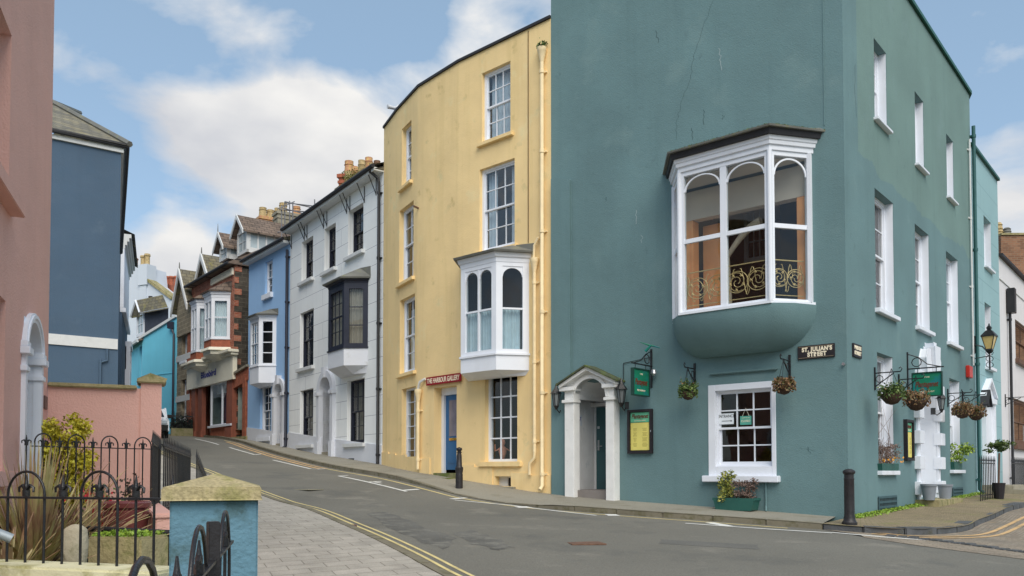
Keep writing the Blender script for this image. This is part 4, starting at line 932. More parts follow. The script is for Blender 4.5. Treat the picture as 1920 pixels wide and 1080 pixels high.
# gallery sign
u1_,zt_=g0.uz(866,699,.05); gs1=g1.uz(801.5,711,.05); 
pA=g1.pt(gs1[0],0,.06).to_2d(); pB=g0.pt(u1_,0,.06).to_2d(); sgn=Pl(pB,pA); L_=(pA-pB).length
zb2=g0.uz(866,715,.05)[1]; zt2=zt_
q=sgn.pt(L_/2,(zt2+zb2)/2); t=tag(MB().box(sgn,0,L_,zb2,zt2,0,.04).build('shop_sign',M_signred,None,loc=q,bevel=.004),'long crimson sign reading THE HARBOUR GALLERY above the blue door','sign')
tx=text('THE HARBOUR GALLERY',sgn,L_/2,(zt2+zb2)/2-.005,.042,.19,M_letter,t,bold=.004,sx=.72)
me=tx.data; xs_=[v.co.to_2d().dot(sgn.d) for v in me.vertices]; w_=max(xs_)-min(xs_); k=L_*.94/w_; cen=(max(xs_)+min(xs_))/2
for v in me.vertices:
    dlt=(v.co.to_2d().dot(sgn.d)-cen)*(k-1); v.co.x+=sgn.d.x*dlt; v.co.y+=sgn.d.y*dlt
# bay window of the gallery house
def solve_bay(pl,pxR,pxcR,pxcL,py,ratio=1.35):
    # contact right px, corner right px, corner left px -> uR,uL,c,d
    uR=pl.uz(pxR,py)[0]; lo=.05; best=None
    for k in range(1,300):
        c=k*.005; d=c*ratio; e=abs(pl.sh(d).uz(pxcR,py)[0]-(uR+c))
        if best is None or e<best[0]: best=(e,c,d)
    _,c,d=best; uL=pl.sh(d).uz(pxcL,py)[0]+c; return uR,uL,c,d
def std_bay(root,pl,px,zs,glz,m,roofm,apron,cornice=.18,roofh=.3,glass=None,ratio=1.35,curtain=None,cm=None,post=.1,roofe=.18,und=.12,interior=M_dark,cm2=None,ledge=.05):
    uR,uL,c,d=solve_bay(pl,*px,ratio)
    z0,z1=zs; pts=bay_points(pl,uR,uL,c,d); fc=[Pl((p.x,p.y),(q.x,q.y)) for p,q in zip(pts,pts[1:])]
    mb=MB(); gl=MB()
    for k,f in enumerate(fc): face_glaze(mb,gl,f,z0,z1,*glz[k][0],**glz[k][1])
    bo=mb.build('bay_window',m,root); gl.build('glass_pane',glass or G_clear,bo)
    mb=MB(); loft_rings(mb,[ringpts(pl,uR,uL,c,d,z1,.01),ringpts(pl,uR,uL,c,d,z1+cornice*.5,.02),ringpts(pl,uR,uL,c,d,z1+cornice*.55,.06),ringpts(pl,uR,uL,c,d,z1+cornice,.1)]); mb.build('cornice',cm or m,bo)
    Z_=z1+cornice; mb=MB(); loft_rings(mb,[ringpts(pl,uR,uL,c,d,Z_+.002,roofe),ringpts(pl,uR,uL,c,d,Z_+.05,roofe+.02),[pl.pt(uR-roofe,Z_+roofh,0),pl.pt(uR+c*.9,Z_+roofh+.04,.1),pl.pt(uL-c*.9,Z_+roofh+.04,.1),pl.pt(uL+roofe,Z_+roofh,0)]]); mb.build('bay_roof',roofm,bo)
    mb=MB(); loft_rings(mb,[ringpts(pl,uR,uL,c,d,z0-ledge,.04),ringpts(pl,uR,uL,c,d,z0,.04)]); mb.build('bay_sill',m,bo)
    mb=MB(); rings=[ringpts(pl,uR,uL,c,d,z0-ledge,.0),ringpts(pl,uR,uL,c,d,z0-apron,.0)]
    if und: rings.append(ringpts(pl,uR+.1,uL-.1,c,d*.45,z0-apron-und,-.02))
    loft_rings(mb,rings); mb.build('bay_apron',cm2 or M_whitep,bo)
    # flat sheet for the room, its shade put into the dark colour
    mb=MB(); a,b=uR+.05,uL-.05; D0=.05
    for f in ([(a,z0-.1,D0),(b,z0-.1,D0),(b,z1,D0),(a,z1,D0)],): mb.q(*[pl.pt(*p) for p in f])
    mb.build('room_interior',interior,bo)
    if curtain:
        mb=MB(); zz1=z0+(z1-z0)*curtain[1]
        for f in fc: wavy(mb,f,.08,f.L-.08,z0+.02,zz1,-.16,.018,.09)
        mb.build('curtain',curtain[0],bo)
    return bo,(uR,uL,c,d),fc
z0_=g0.uz(989,657,0)[1]; 
# heights read at the right-hand corner
uR,uL,c,d=solve_bay(g0,992,930,864,600); pc=g0.sh(d)
zs0=pc.uz(930,661)[1]; zs1=pc.uz(930,490)[1]; zmr=pc.uz(930,577)[1]
bo,bp,fc=std_bay(r,g0,(992,930,864,600),(zs0,zs1),[((1,zmr),dict(arch=.9,archsolid=True,post=.16,head=.1,foot=.1)),((2,zmr),dict(arch=1.0,archsolid=True,post=.16,head=.1,foot=.1,mull=.05)),((1,zmr),dict(arch=.9,archsolid=True,post=.16,head=.1,foot=.1))],M_whitep,M_lead,.42,curtain=(mat('blue_grey_curtain',P(178,196,206),.9,.08,6,0),.5),und=.12,cornice=.22,roofh=.25)
# rainwater pipes
pcream=mat('cream_pipe_paint',P(226,206,165),.55,.08,4,.05)
up,zt_=g0.uz(1016,112,.09); zbp=g0.uz(1023,920,.09)[1]
dp1=downpipe(r,g0,up,zt_,zbp,pcream,'long cream downpipe with a weedy hopper',rr=.05,hopper=1,collars=6)
mb=MB(); hp=g0.pt(up,zt_+.3,.09); mb.leaves(160,lambda:hp+Vector((random.gauss(0,.06),random.gauss(0,.06),abs(random.gauss(0,.06)))),.07); mb.build('hopper_weeds',L_green,dp1)
u2,zt2_=g0.uz(1002,507,.09); zb3=g0.uz(1004,858,.09)[1]
dp2=downpipe(r,g0,u2,zt2_,zb3,pcream,'shorter cream downpipe beside the white bay',rr=.045,hopper=1,collars=3,shoe=False)
MB().tube([g0.pt(u2+.02,zt2_+.3,.09),g0.pt(u2,zt2_+.62,.09),g0.pt(u2-.12,zt2_+.78,.09),g0.pt(u2-.1,zt2_+.8,.02)],.035,8).tube([g0.pt(u2,zb3+.14,.09),g0.pt(u2,zb3,.09),g0.pt(u2+.15,zb3-.14,.1),g0.pt(u2+.15,zb3-.42,.1)],.04,8).build('pipe_bend',pcream,dp2,smooth=50)
g=F.seg[2]; u3,z3=g1.uz(784,750,.09)
u3,z3=F.seg[2].uz(779.5,752,.09) if False else (u3,z3)
dp3=downpipe(r,g1,min(u3,g1.L-.06),z3,g1.uz(783,888,.09)[1],pcream,'short pale downpipe with a hopper left of the blue door',rr=.045,hopper=1,collars=2,shoe=False)
MB().tube([g1.pt(min(u3,g1.L-.06),z3+.3,.09),g1.pt(min(u3,g1.L-.06)-.1,z3+.5,.1),g1.pt(min(u3,g1.L-.06)-.28,z3+.58,.04)],.04,8).build('pipe_bend',M_whiteold,dp3,smooth=50)
# thin cable down the front and a small bracket
uc_,_=g0.uz(991,300); MB().box(g0,uc_-.01,uc_+.01,g0.uz(991,455)[1],g0.uz(991,58)[1],.0,.018).build('cable',mat('dark_cable',P(120,100,70),.7,.1,4,0),r)
uc_,zc_=g1.uz(783,391); MB().tube([g1.pt(min(uc_,g1.L),zc_,.0),g1.pt(min(uc_,g1.L),zc_+.03,.16)],.03,8).build('overflow_pipe',M_woodbrown,r)
# bust and prints displayed inside the gallery window
i,a,b,c,d,dp=gw
um,zm_=g0.uz(944,840,-.45); q=g0.pt(um,zm_-.2,-.42); t=thing('figurine',q,'small pink figurine standing inside the gallery ground floor window','figurine')
M_fig=mat('pink_clay',P(196,132,110),.6,.2,8,.1); MB().lathe(q,[(.09,-.2),(.1,-.12),(.05,-.08),(.08,0),(.11,.1),(.09,.2),(.04,.26),(.07,.33),(.06,.4),(.01,.44)],12).build('body',M_fig,t,smooth=60); mb=MB()
for s in(-1,1): mb.tube([q+Vector((s*.08,0,.18)),q+Vector((s*.2,0,.12)),q+Vector((s*.2,0,.3))],.03,6,.015)
mb.build('arm',M_fig,t,smooth=60)
# ================================================================ white house
r=thing('white_house',(-6.6,30,.5),'white rendered town house with black sash windows, a black bay window and an arched doorway','house')
WP=[(-4.15,26.3),(-9.07,33.35)]; HW=9.75
F=Facade(WP,-1,HW,[(-3,37.6),(1.9,30.5)]); pl=F.seg[0]; wh=pl
ops=[F.op(565.7,455,586.5,520,.26),F.op(608.5,430,629,501,.26),F.op(653,397,681,468.5,.26),F.op(562.8,588.3,587.4,685.3,.2),F.op(562.8,733,586.7,833,.2),F.op(651,715,683,830,.2)]
da,db=sorted((pl.uz(603,800)[0],pl.uz(624.5,800)[0])); zar=pl.uz(614,706)[1]; dop=F.opr(0,da,db,-.9,zar,.3)
F.build(r,M_white)
for k,o in enumerate(ops): sash(r,F,o,3,2,2,M_navy,fr=.06,bar=.026,glass=G_clear,curtain=[None,None,None,None,M_curtaindk,M_curtaindk][k],cgap=.2,sill=(.13,.13,.14),sill_m=M_whiteold)
# eaves board, gutter, brackets, slates
mb=MB(); mb.box(pl,0,pl.L,HW-.04,HW+.06,-.1,.34); mb.build('eaves_board',M_whiteold,r)
mb=MB(); mb.tube([pl.pt(-.0,HW+.1,.38),pl.pt(pl.L,HW+.1,.38)],.07,8).build('gutter',M_darkroof,r)
mb=MB(); mb.q(pl.pt(0,HW+.12,.4),pl.pt(pl.L,HW+.12,.4),pl.pt(pl.L,HW+1.8,-3.6),pl.pt(0,HW+1.8,-3.6),uv=[(0,0),(pl.L,0),(pl.L,4.3),(0,4.3)]).q(pl.pt(0,HW+1.8,-3.6),pl.pt(pl.L,HW+1.8,-3.6),pl.pt(pl.L,HW,-6.5),pl.pt(0,HW,-6.5),uv=[(0,0),(pl.L,0),(pl.L,4.3),(0,4.3)]); mb.q(pl.pt(0,HW+.05,.4),pl.pt(pl.L,HW+.05,.4),pl.pt(pl.L,HW+.05,-6.5),pl.pt(0,HW+.05,-6.5)); 
for u in (0,pl.L): mb.q(pl.pt(u,HW+.0,.35),pl.pt(u,HW+1.79,-3.6),pl.pt(u,HW,-6.5))
mb.build('roof',M_slate,r)
for px in (706,684,657,651,614,608,577,572,548):
    u,_=pl.uz(px,380); MB().tube([pl.pt(u,HW-.02,.3),pl.pt(u,HW-.62,.02)],.016,6).tube([pl.pt(u,HW-.1,.02),pl.pt(u,HW-.66,.02)],.014,6).build('gutter_bracket',M_darkroof,r)
# chimney
def chimney(root,c,sx,sy,z0,z1,rot,m,pots,potm,cap=True,poth=.55,potr=.14,weeds=0):
    o=MB().bx((c[0],c[1],(z0+z1)/2),sx,sy,z1-z0,rot)
    if cap: o.bx((c[0],c[1],z1-.1),sx+.12,sy+.12,.14,rot).bx((c[0],c[1],z1-.34),sx+.07,sy+.07,.1,rot)
    o=o.build('chimney',m,root)
    for k in range(pots):
        f=(k+.5)/pots-.5; x=c[0]+math.cos(rot)*f*sx*.95; y=c[1]+math.sin(rot)*f*sx*.95; h=poth*random.uniform(.75,1.15)
        MB().lathe((x,y,z1-.04),[(potr*1.05,0),(potr,.08),(potr*.86,h*.7),(potr*1.0,h*.75),(potr*.86,h*.8),(potr*.9,h),(potr*.6,h)],12).build('chimney_pot',potm[k%len(potm)],o,smooth=40)
    return o
M_potb=mat('banded_buff_pot',P(166,146,106),.85,.3,9,.3); M_potd=mat('dark_pot',P(110,84,66),.85,.2,9,.3)
ca=aty(640,345,33); cb=aty(700,318,29.4)
ch=chimney(r,(ca.x+.35,ca.y-.2),.62,.62,HW-.5,aty(640,333,33).z,-.2,M_brickplain,1,[M_pot],poth=.6,potr=.2)
cc=aty(672,345,31.2); c2=chimney(r,(cc.x,cc.y),2.6,.7,HW-.5,aty(672,338,31.2).z,math.atan2(7.05,-4.92),mat('mossy_brick_stack',P(120,108,84),.95,.25,4,.5,blot=[(P(84,96,40),2.5,.5,.8)]),4,[M_pot,M_potb,M_pot,M_potb],poth=.62,potr=.16)
c3=chimney(r,(cb.x,cb.y+.3),.8,.5,HW-.5,aty(700,322,29.6).z,math.atan2(7.05,-4.92),M_stonegrey,2,[M_potd,M_potb],poth=.5)
mb=MB(); wc=aty(668,337,31.0); mb.leaves(700,lambda:wc+Vector((max(-.5,min(.5,random.gauss(0,.26))),random.gauss(0,.15),min(.35,abs(random.gauss(-.05,.14))))),.07); mb.build('chimney_weeds',leafmat('olive_weeds',[P(60,64,24),P(110,110,44),P(140,136,60)],12),c2)
# plinth
def plinth(root,F,i,h,m,skip=(),proj=.035,n=None):
    g=F.seg[i]; n=n or max(2,int(g.L/.5)); mb=MB()
    for j in range(n):
        a,b=g.L*j/n,g.L*(j+1)/n; p0=g.pt(a,0); p1=g.pt(b,0); 
        if any(s0<(a+b)/2<s1 for s0,s1 in skip): continue
        za,zb_=G(p0.x,p0.y)+h,G(p1.x,p1.y)+h
        mb.prism(g,[(a,za-h-.4),(a,za),(b,zb_),(b,zb_-h-.4)],-.02,proj)
    return mb.build('plinth',m,root,merge=True,split=True)
M_whiteplain=mat('white_plinth_render',P(206,209,216,.92),.8,.05,1,.3,50,blot=[(P(150,150,140),2.5,.62,.5)])
plinth(r,F,0,.62,M_whiteplain,[(da,db)])
def arch_door(root,pl,a,b,zs,zb,m,depth=.9,rw=.2,proj=.1,key=True,asp=1.0,zfloor=None,doorm=None,wallm=None,ztop=None):
    uc=(a+b)/2; rr=(b-a)/2; mb=MB()
    mb.box(pl,a-rw,a+.01,zb,zs,-.05,proj).box(pl,b-.01,b+rw,zb,zs,-.05,proj); mb.ring(pl,uc,zs,rr-.01,rr+rw,-.05,proj,asp=asp)
    o=mb.build('door_surround',m,root,merge=True)
    mb=MB(); mb.box(pl,a-rw-.06,a+.03,zs-.14,zs,-.02,proj+.07).box(pl,b-.03,b+rw+.06,zs-.14,zs,-.02,proj+.07).box(pl,a-rw-.05,a+.03,zb,zb+.75,-.02,proj+.05).box(pl,b-.03,b+rw+.05,zb,zb+.75,-.02,proj+.05); mb.build('impost',m,o,bevel=.01,split=True)
    if key: MB().prism(pl,[(uc-.07,zs+asp*rr-.06),(uc+.07,zs+asp*rr-.06),(uc+.11,zs+asp*(rr+rw)+.1),(uc-.11,zs+asp*(rr+rw)+.1)],0,proj+.08).build('keystone',m,o,bevel=.008)
    zt=ztop if ztop is not None else zs+rr*asp
    mb=MB(); mb.archpanel(pl,a-.02,b+.02,zt+.03,uc,zs,rr-.01,-.1,-.004,asp=asp)
    n=14
    for k in range(n):
        A=math.pi*k/n; B=math.pi*(k+1)/n; mb.q(pl.pt(uc+rr*math.cos(A),zs+asp*rr*math.sin(A),-.05),pl.pt(uc+rr*math.cos(B),zs+asp*rr*math.sin(B),-.05),pl.pt(uc+rr*math.cos(B),zs+asp*rr*math.sin(B),-depth),pl.pt(uc+rr*math.cos(A),zs+asp*rr*math.sin(A),-depth))
    for u in (a,b): mb.q(pl.pt(u,zb,0),pl.pt(u,zs,0),pl.pt(u,zs,-depth),pl.pt(u,zb,-depth))
    mb.q(pl.pt(a-.02,zb,-depth),pl.pt(a-.02,zt,-depth),pl.pt(b+.02,zt,-depth),pl.pt(b+.02,zb,-depth)); mb.build('porch_lining',m,o)
    zf=zfloor if zfloor is not None else zb
    d=MB().box(pl,a+.05,b-.05,zf,zs,-depth+.01,-depth+.06).build('door',doorm or M_whitep,root); mb=MB()
    for z0,z1 in ((zf+.15,zf+.8),(zf+.95,zs-.15)): mb.box(pl,a+.15,uc-.04,z0,z1,-depth+.06,-depth+.075).box(pl,uc+.04,b-.15,z0,z1,-depth+.06,-depth+.075)
    mb.build('door_panel',doorm or M_whitep,d,bevel=.004); MB().box(pl,a,b,zb-.2,zf,-depth,.02).build('step',M_stonegrey,o)
    return o
zs_=pl.uz(600,735)[1]; p=pl.pt((da+db)/2,0); zg=G(p.x,p.y)
arch_door(r,pl,da,db,zar-(db-da)/2,zg-.25,M_whiteplain,zfloor=zg+.12,proj=.13,rw=.22)
uR,uL,c,d=solve_bay(pl,690,645,615.5,600); pc=pl.sh(d); z0_,z1_=pc.uz(645,650)[1],pc.uz(645,530)[1]; zm_=pc.uz(645,590)[1]
std_bay(r,pl,(690,645,615.5,600),(z0_,z1_),[((1,None),dict(post=.17,bars=(1,3,0),head=.2,foot=.12,barw=.03)),((1,zm_),dict(post=.16,bars=(3,2,2),head=.2,foot=.12)),((1,None),dict(post=.3,bars=(1,3,0),head=.2,foot=.12))],M_navy,M_lead,.62,und=.25,cornice=.12,roofh=.4,cm=M_navy,cm2=M_whiteplain,curtain=(M_curtaindk,.98))
uv0,zv0=pl.uz(658,861); MB().box(pl,uv0-.35,uv0+.1,zv0-.12,zv0+.03,.03,.05).build('wall_vent',M_kerbdark,r)
downpipe(r,pl,.17,HW-.4,.15,M_black,'black downpipe',rr=.05,collars=5)
MB().tube([pl.pt(.17,HW-.4,.09),pl.pt(.17,HW-.22,.12),pl.pt(.3,HW+.0,.36)],.05,8).build('gutter_outlet',M_black,r,smooth=50)
# ================================================================ blue house
r=thing('blue_house',(-10.4,35.1,1.1),'narrow cornflower blue rendered house with a white bay window over a white arched door','house')
BP=[(-9.07,33.35),(-11.909,36.919)]; HB=9.4
F=Facade(BP,-.5,HB,[(-5,42.2),(-2.2,38.6)]); pl=F.seg[0]
o1=F.op(497,492,510.5,548,.16); o2=F.op(488,724,507,818,.16)
da,db=sorted((pl.uz(517.5,800)[0],pl.uz(533,800)[0])); zar=pl.uz(526,718)[1]; F.opr(0,da,db,-.4,zar,.3)
F.build(r,M_blue)
sash(r,F,o1,2,2,2,M_whitep,fr=.06,sill=(.22,.12,.1)); sash(r,F,o2,2,3,3,M_whitep,fr=.1,sill=(.2,.12,.16))
plinth(r,F,0,.55,M_whiteplain,[(da,db)])
p=pl.pt((da+db)/2,0); zg=G(p.x,p.y); arch_door(r,pl,da,db,zar-(db-da)/2,zg-.25,M_whiteplain,zfloor=zg+.1,rw=.2,proj=.12)
mb=MB(); mb.box(pl,0,pl.L,HB-.05,HB+.05,-.1,.3); mb.build('eaves_board',M_whiteold,r); MB().tube([pl.pt(0,HB+.1,.34),pl.pt(pl.L+.1,HB+.1,.34)],.07,8).build('gutter',M_darkroof,r)
def pitched(root,pl,u0,u1,z,over,rise,run,m,back=None,name='roof',gab=None):
    mb=MB(); A=z; b=back if back is not None else run
    mb.q(pl.pt(u0,A,over),pl.pt(u1,A,over),pl.pt(u1,A+rise,-run),pl.pt(u0,A+rise,-run),uv=[(0,0),(u1-u0,0),(u1-u0,run*1.1),(0,run*1.1)]).q(pl.pt(u0,A+rise,-run),pl.pt(u1,A+rise,-run),pl.pt(u1,A,-run-b),pl.pt(u0,A,-run-b),uv=[(0,0),(u1-u0,0),(u1-u0,run*1.1),(0,run*1.1)])
    mb.q(pl.pt(u0,A-.06,over),pl.pt(u1,A-.06,over),pl.pt(u1,A,over),pl.pt(u0,A,over)); mb.q(pl.pt(u0,A-.06,over),pl.pt(u1,A-.06,over),pl.pt(u1,A-.06,-run-b),pl.pt(u0,A-.06,-run-b))
    for u in (u0,u1): mb.q(pl.pt(u,A-.06,over),pl.pt(u,A,over),pl.pt(u,A+rise,-run),pl.pt(u,A,-run-b),pl.pt(u,A-.06,-run-b))
    return mb.build(name,m,root)
pitched(r,pl,0.02,pl.L+.25,HB+.14,.38,1.3,3.4,M_slate)
uR,uL,c,d=solve_bay(pl,518,485.6,469,640); pc=pl.sh(d); z0_,z1_=pc.uz(485.6,684)[1],pc.uz(485.6,598)[1]; zm_=pc.uz(485.6,642)[1]
std_bay(r,pl,(518,485.6,469,640),(z0_,z1_),[((1,None),dict(post=.16,bars=(1,4,0),head=.1,foot=.08,barw=.035)),((1,zm_),dict(post=.12,bars=(3,2,2),head=.1,foot=.08)),((1,None),dict(post=.16,bars=(1,4,0),head=.1,foot=.08))],M_whitep,M_lead,.75,und=.12,cornice=.15,roofh=.28)
downpipe(r,pl,.09,HB-.3,.95,M_navy,'dark navy downpipe',rr=.06,collars=5,off=.1)
# ================================================================ brick shop
r=thing('brick_shop',(-15,41,1.8),'red brick shop with white bay windows, cream fascia and terracotta coloured pillars','shop')
A_=(-13.045,38.347); dv=Vector((-.6225,.7826)); A2=(A_[0]+dv.x*6.35,A_[1]+dv.y*6.35); HS=9.72
F=Facade([A_,A2],0,HS,[(A2[0]+6.2,A2[1]+4.9),(A_[0]+6.2,A_[1]+4.9)]); pl=F.seg[0]
sv0=pl.uz(362,700)[0]; shopo=F.opr(0,.35,min(6.1,sv0),1.4,pl.uz(436,628)[1]-1.3,.8)
F.build(r,M_brick,sidemat=M_darkstone)
mb=MB(); 
for k in range(14): z=1.4+k*.6; mb.box(Pl(A_,(A_[0]+6,A_[1]+4.74)),0.0,.35+.18*(k%2),z,z+.3,-.03,.02) if False else None
back=Pl((A_[0]+6.2*.785,A_[1]+6.2*.622),A_); bl=back.L
for k in range(16): z=1.2+k*.55; mb.box(back,bl-(.34 if k%2 else .2),bl,z,z+.275,.0,.02)
mb.build('quoin',M_brick,r)
# shopfront: pillars, lobby wall, display window, fascia
def px_u(px,off=0,py=740): return pl.uz(px,py,off)[0]
zf0,zf1=pl.uz(432,712,.1)[1],pl.uz(432,668,.1)[1]
o=shopo; MB().q(*[pl.pt(u,z,-.8) for u,z in ((o[1],o[3]),(o[2],o[3]),(o[2],o[4]),(o[1],o[4]))]).build('lobby_wall',M_redpaint,r)
for px0,px1 in ((362,368.5),(373.5,381),(427,438)):
    a,b=px_u(px0),px_u(px1); MB().box(pl,a,b,.8,zf0,-.15,.06).box(pl,a+.04,b-.04,.8,2.1,.0,.12).build('pillar',M_redpaint,r,bevel=.01)
a,b=sorted((px_u(395),px_u(437.5))); zb_=pl.uz(436,794)[1]
mb=MB(); gl=MB(); f_=pl.sh(.0,a); f_.L=b-a; face_glaze(mb,gl,f_,zb_,zf0,2,None,.08,head=.05,foot=.06,mull=.08); w=mb.build('shop_window',M_whitep,r); gl.build('glass_pane',G_clear,w)
MB().box(pl,a-.0,b+.06,zb_-.1,zb_,-.1,.12).build('sill',M_whitep,w); MB().box(pl,a,b,.8,zb_-.1,-.12,.0).build('stall_riser',M_brickplain,w); niche(w,pl,a,b,zb_,zf0,.1,.7,mat('lit_shop_interior',P(128,140,134),.8,.3,1.5,0)); MB().box(pl,a+.1,b-.1,zb_+.3,zb_+1.7,-.55,-.5).build('display_board',mat('display_print',P(110,60,70),.6,.5,4,0),w)
MB().box(pl,a+.05,b-.05,zb_+1.6,zb_+2.3,-.35,-.3).build('display_blind',mat('frosted_blind',P(200,206,206),.7,.05,4,0),w)
ua,ub=px_u(438,.1),px_u(352,.1); M_fas=M_cream
mb=MB(); mb.box(pl,ua,ub,zf0,zf1,-.05,.16); fa=mb.build('fascia',M_fas,r); mb=MB(); mb.box(pl,ua-.15,ub+.1,zf1,zf1+.12,-.05,.3).box(pl,ua-.22,ub+.15,zf1+.12,zf1+.26,-.05,.45); mb.build('cornice',M_fas,fa,bevel=.02)
text('Bluebird',pl,px_u(391,.16,690),(zf0+zf1)/2-.02,.175,.42,M_letterblue,fa,bold=.01,sx=1.6)
# two white first floor bays on brick aprons with stepped white plinths
for pxs,zy in (((431,396,382.5,640),(634,558)),((398,368,357.5,660),(658,573))):
    uR,uL,c,d=solve_bay(pl,*pxs,1.6); pc=pl.sh(d); zz0,zz1=pc.uz(pxs[1],zy[0])[1],pc.uz(pxs[1],zy[1])[1]
    zmb=zz0+(zz1-zz0)*.52
    bo,_,_=std_bay(r,pl,pxs,(zz0,zz1),[((1,zmb),dict(post=.15,head=.15,foot=.1)),((2,zmb),dict(post=.1,head=.15,foot=.1,mull=.12)),((1,zmb),dict(post=.15,head=.15,foot=.1))],M_whitep,M_slatebrown,.42,und=0,cornice=.28,roofh=.5,ratio=1.6,curtain=(M_curtain,.97),cm2=M_brickplain)
    mb=MB(); zt=zz0-.42; loft_rings(mb,[ringpts(pl,uR,uL,c,d,zt,.1),ringpts(pl,uR,uL,c,d,zt-.14,.16),ringpts(pl,uR,uL,c,d,zt-.15,.04),ringpts(pl,uR,uL,c,d,zt-.32,.02),ringpts(pl,uR+.2,uL-.2,c,d*.4,zt-.55,-.02)]); mb.build('bay_plinth',M_cream,bo)
pitched(r,pl,-.15,6.4,HS+.08,.35,1.9,3.0,M_slatebrown,back=3.2)
MB().tube([pl.pt(-.15,HS+.05,.36),pl.pt(6.4,HS+.05,.36)],.07,8).build('gutter',M_darkroof,r)
mb=MB()
for k in range(18): u=.1+k*.17; mb.box(pl,u,u+.08,HS-.42,HS-.1,.0,.1)
mb.build('dentil_band',M_cream,r)
# gabled dormers
def dormer(root,pl,px0,px1,pyb,pyt,pyp,Yoff,depth,m,roofm,glazed=True,name='dormer',zb=None,finial=False,mr=M_whitep):
    u1,z0=pl.uz(px0,pyb,Yoff); u0,_=pl.uz(px1,pyb,Yoff); zt=pl.uz(px1,pyt,Yoff)[1]; uc=(u0+u1)/2; zp=pl.uz((px0+px1)/2,pyp,Yoff)[1]
    if zb is not None: z0=zb
    mb=MB(); mb.box(pl,u0,u0+.12,z0,zt,Yoff-.12,Yoff).box(pl,u1-.12,u1,z0,zt,Yoff-.12,Yoff).box(pl,u0,u1,z0,z0+.15,Yoff-.12,Yoff-.004).box(pl,u0,u1,zt-.1,zt,Yoff-.12,Yoff-.004); grid_bars(mb,pl,u0+.12,u1-.12,z0+.1,zt,2,2,Yoff-.06,.05); mb.prism(pl,[(u0,zt),(u1,zt),(uc,zp-.1)],Yoff-.1,Yoff-.02)
    for u in (u0,u1-.05):   # cheeks with glazing bars
        mb.box(pl,u,u+.05,z0,z0+.25,Yoff-depth,Yoff-.12).box(pl,u,u+.05,zt-.12,zt,Yoff-depth,Yoff-.12)
        k=.0
        while k<depth-.3: mb.box(pl,u,u+.05,z0+.25,zt-.12,Yoff-.2-k,Yoff-.12-k); k+=.42
    o=mb.build(name,mr,root)
    g=MB(); g.q(*[pl.pt(u,z,Yoff-.07) for u,z in ((u0+.1,z0),(u1-.1,z0),(u1-.1,zt),(u0+.1,zt))])
    for u in (u0+.025,u1-.025): g.q(pl.pt(u,z0,Yoff-.1),pl.pt(u,z0,Yoff-depth),pl.pt(u,zt,Yoff-depth),pl.pt(u,zt,Yoff-.1))
    g.build('glass_pane',mat('grey_skylight_glass',P(160,172,176),.15,.3,1.2,0),o)
    e=.22; mb=MB()
    for sg,ue in ((-1,u0-e),(1,u1+e)):
        zs=zt-(zp-zt)*e/((u1-u0)/2)
        a=[(uc,zp),(ue,zs),(ue,zs+.08),(uc,zp+.08)]
        l=math.hypot(ue-uc,zp-zs); dd0,dd1=Yoff+.25,Yoff-depth
        mb.q(pl.pt(uc,zp+.08,dd0),pl.pt(ue,zs+.08,dd0),pl.pt(ue,zs+.08,dd1),pl.pt(uc,zp+.08,dd1),uv=[(0,l),(0,0),(depth,0),(depth,l)]); mb.q(pl.pt(uc,zp,dd0),pl.pt(ue,zs,dd0),pl.pt(ue,zs,dd1),pl.pt(uc,zp,dd1)); mb.q(pl.pt(ue,zs,dd0),pl.pt(ue,zs+.08,dd0),pl.pt(ue,zs+.08,dd1),pl.pt(ue,zs,dd1))
    mb.build('dormer_roof',roofm,o); mb=MB()
    for ue in (u0-e,u1+e):
        zs=zt-(zp-zt)*e/((u1-u0)/2); mb.prism(pl,[(uc,zp+.1),(ue,zs+.1),(ue,zs-.1),(uc,zp-.12)],Yoff+.25,Yoff+.3)
    mb.build('bargeboard',mr,o)
    if finial: MB().tube([pl.pt(uc,zp,Yoff+.27),pl.pt(uc,zp+.5,Yoff+.27)],.03,6,.008).build('finial',M_lead,o)
    return o
dormer(r,pl,411,425,492,458,440,-.5,2.6,M_whiteold,M_slatebrown,finial=True,mr=M_whiteold)
dormer(r,pl,444,462,482,428,408,-.9,3.6,M_whiteold,M_slatebrown,mr=M_whiteold)
cq=aty(507,412,44); chimney(r,(cq.x,cq.y),1.3,.6,HS,aty(507,410,44).z,.6,M_pot,3,[M_potb],poth=.6,potr=.22)
cq=aty(547,415,42); chimney(r,(cq.x-.1,cq.y),1.5,.7,HS,aty(547,402,42).z,.6,M_stonegrey,2,[M_potb,M_pot],poth=.5,potr=.22)
# porch wall in the alley between blue house and brick shop
lw=Pl((-11.909,36.919),A_); LL=lw.L
r2=thing('alley_porch',lw.pt(LL/2,1.5),'low brick porch with a dark opening in the alley between blue house and brick shop','porch')
zt0=lw.uz(464,688)[1]; zt1=lw.uz(441,704)[1]
mb=MB(); mb.prism(lw,[(-.1,zt0-.6),(-.1,zt0),(LL-.02,zt1),(LL-.02,zt1-.6)],-.3,.02); mb.box(lw,.15,.5,.8,zt0-.3,-.3,.06).build('lintel_wall',M_brickplain,r2); mb=MB(); mb.prism(lw,[(-.1,zt0),(-.1,zt0+.1),(LL,zt1+.1),(LL,zt1)],-.35,.12); mb.build('coping',M_stonegrey,r2); MB().box(lw,-.1,LL,.8,4.6,-1.6,-1.5).build('back_wall',mat('grey_alley_render',P(104,98,90),.9,.2,2,.3),r2); MB().box(lw,-.1,LL,.8,1.62,-.9,.1).build('step',M_stone,r2)
pcx=lw.pt(.0,0,-.1); wpv=downpipe  # pale wastepipe on the dark side wall
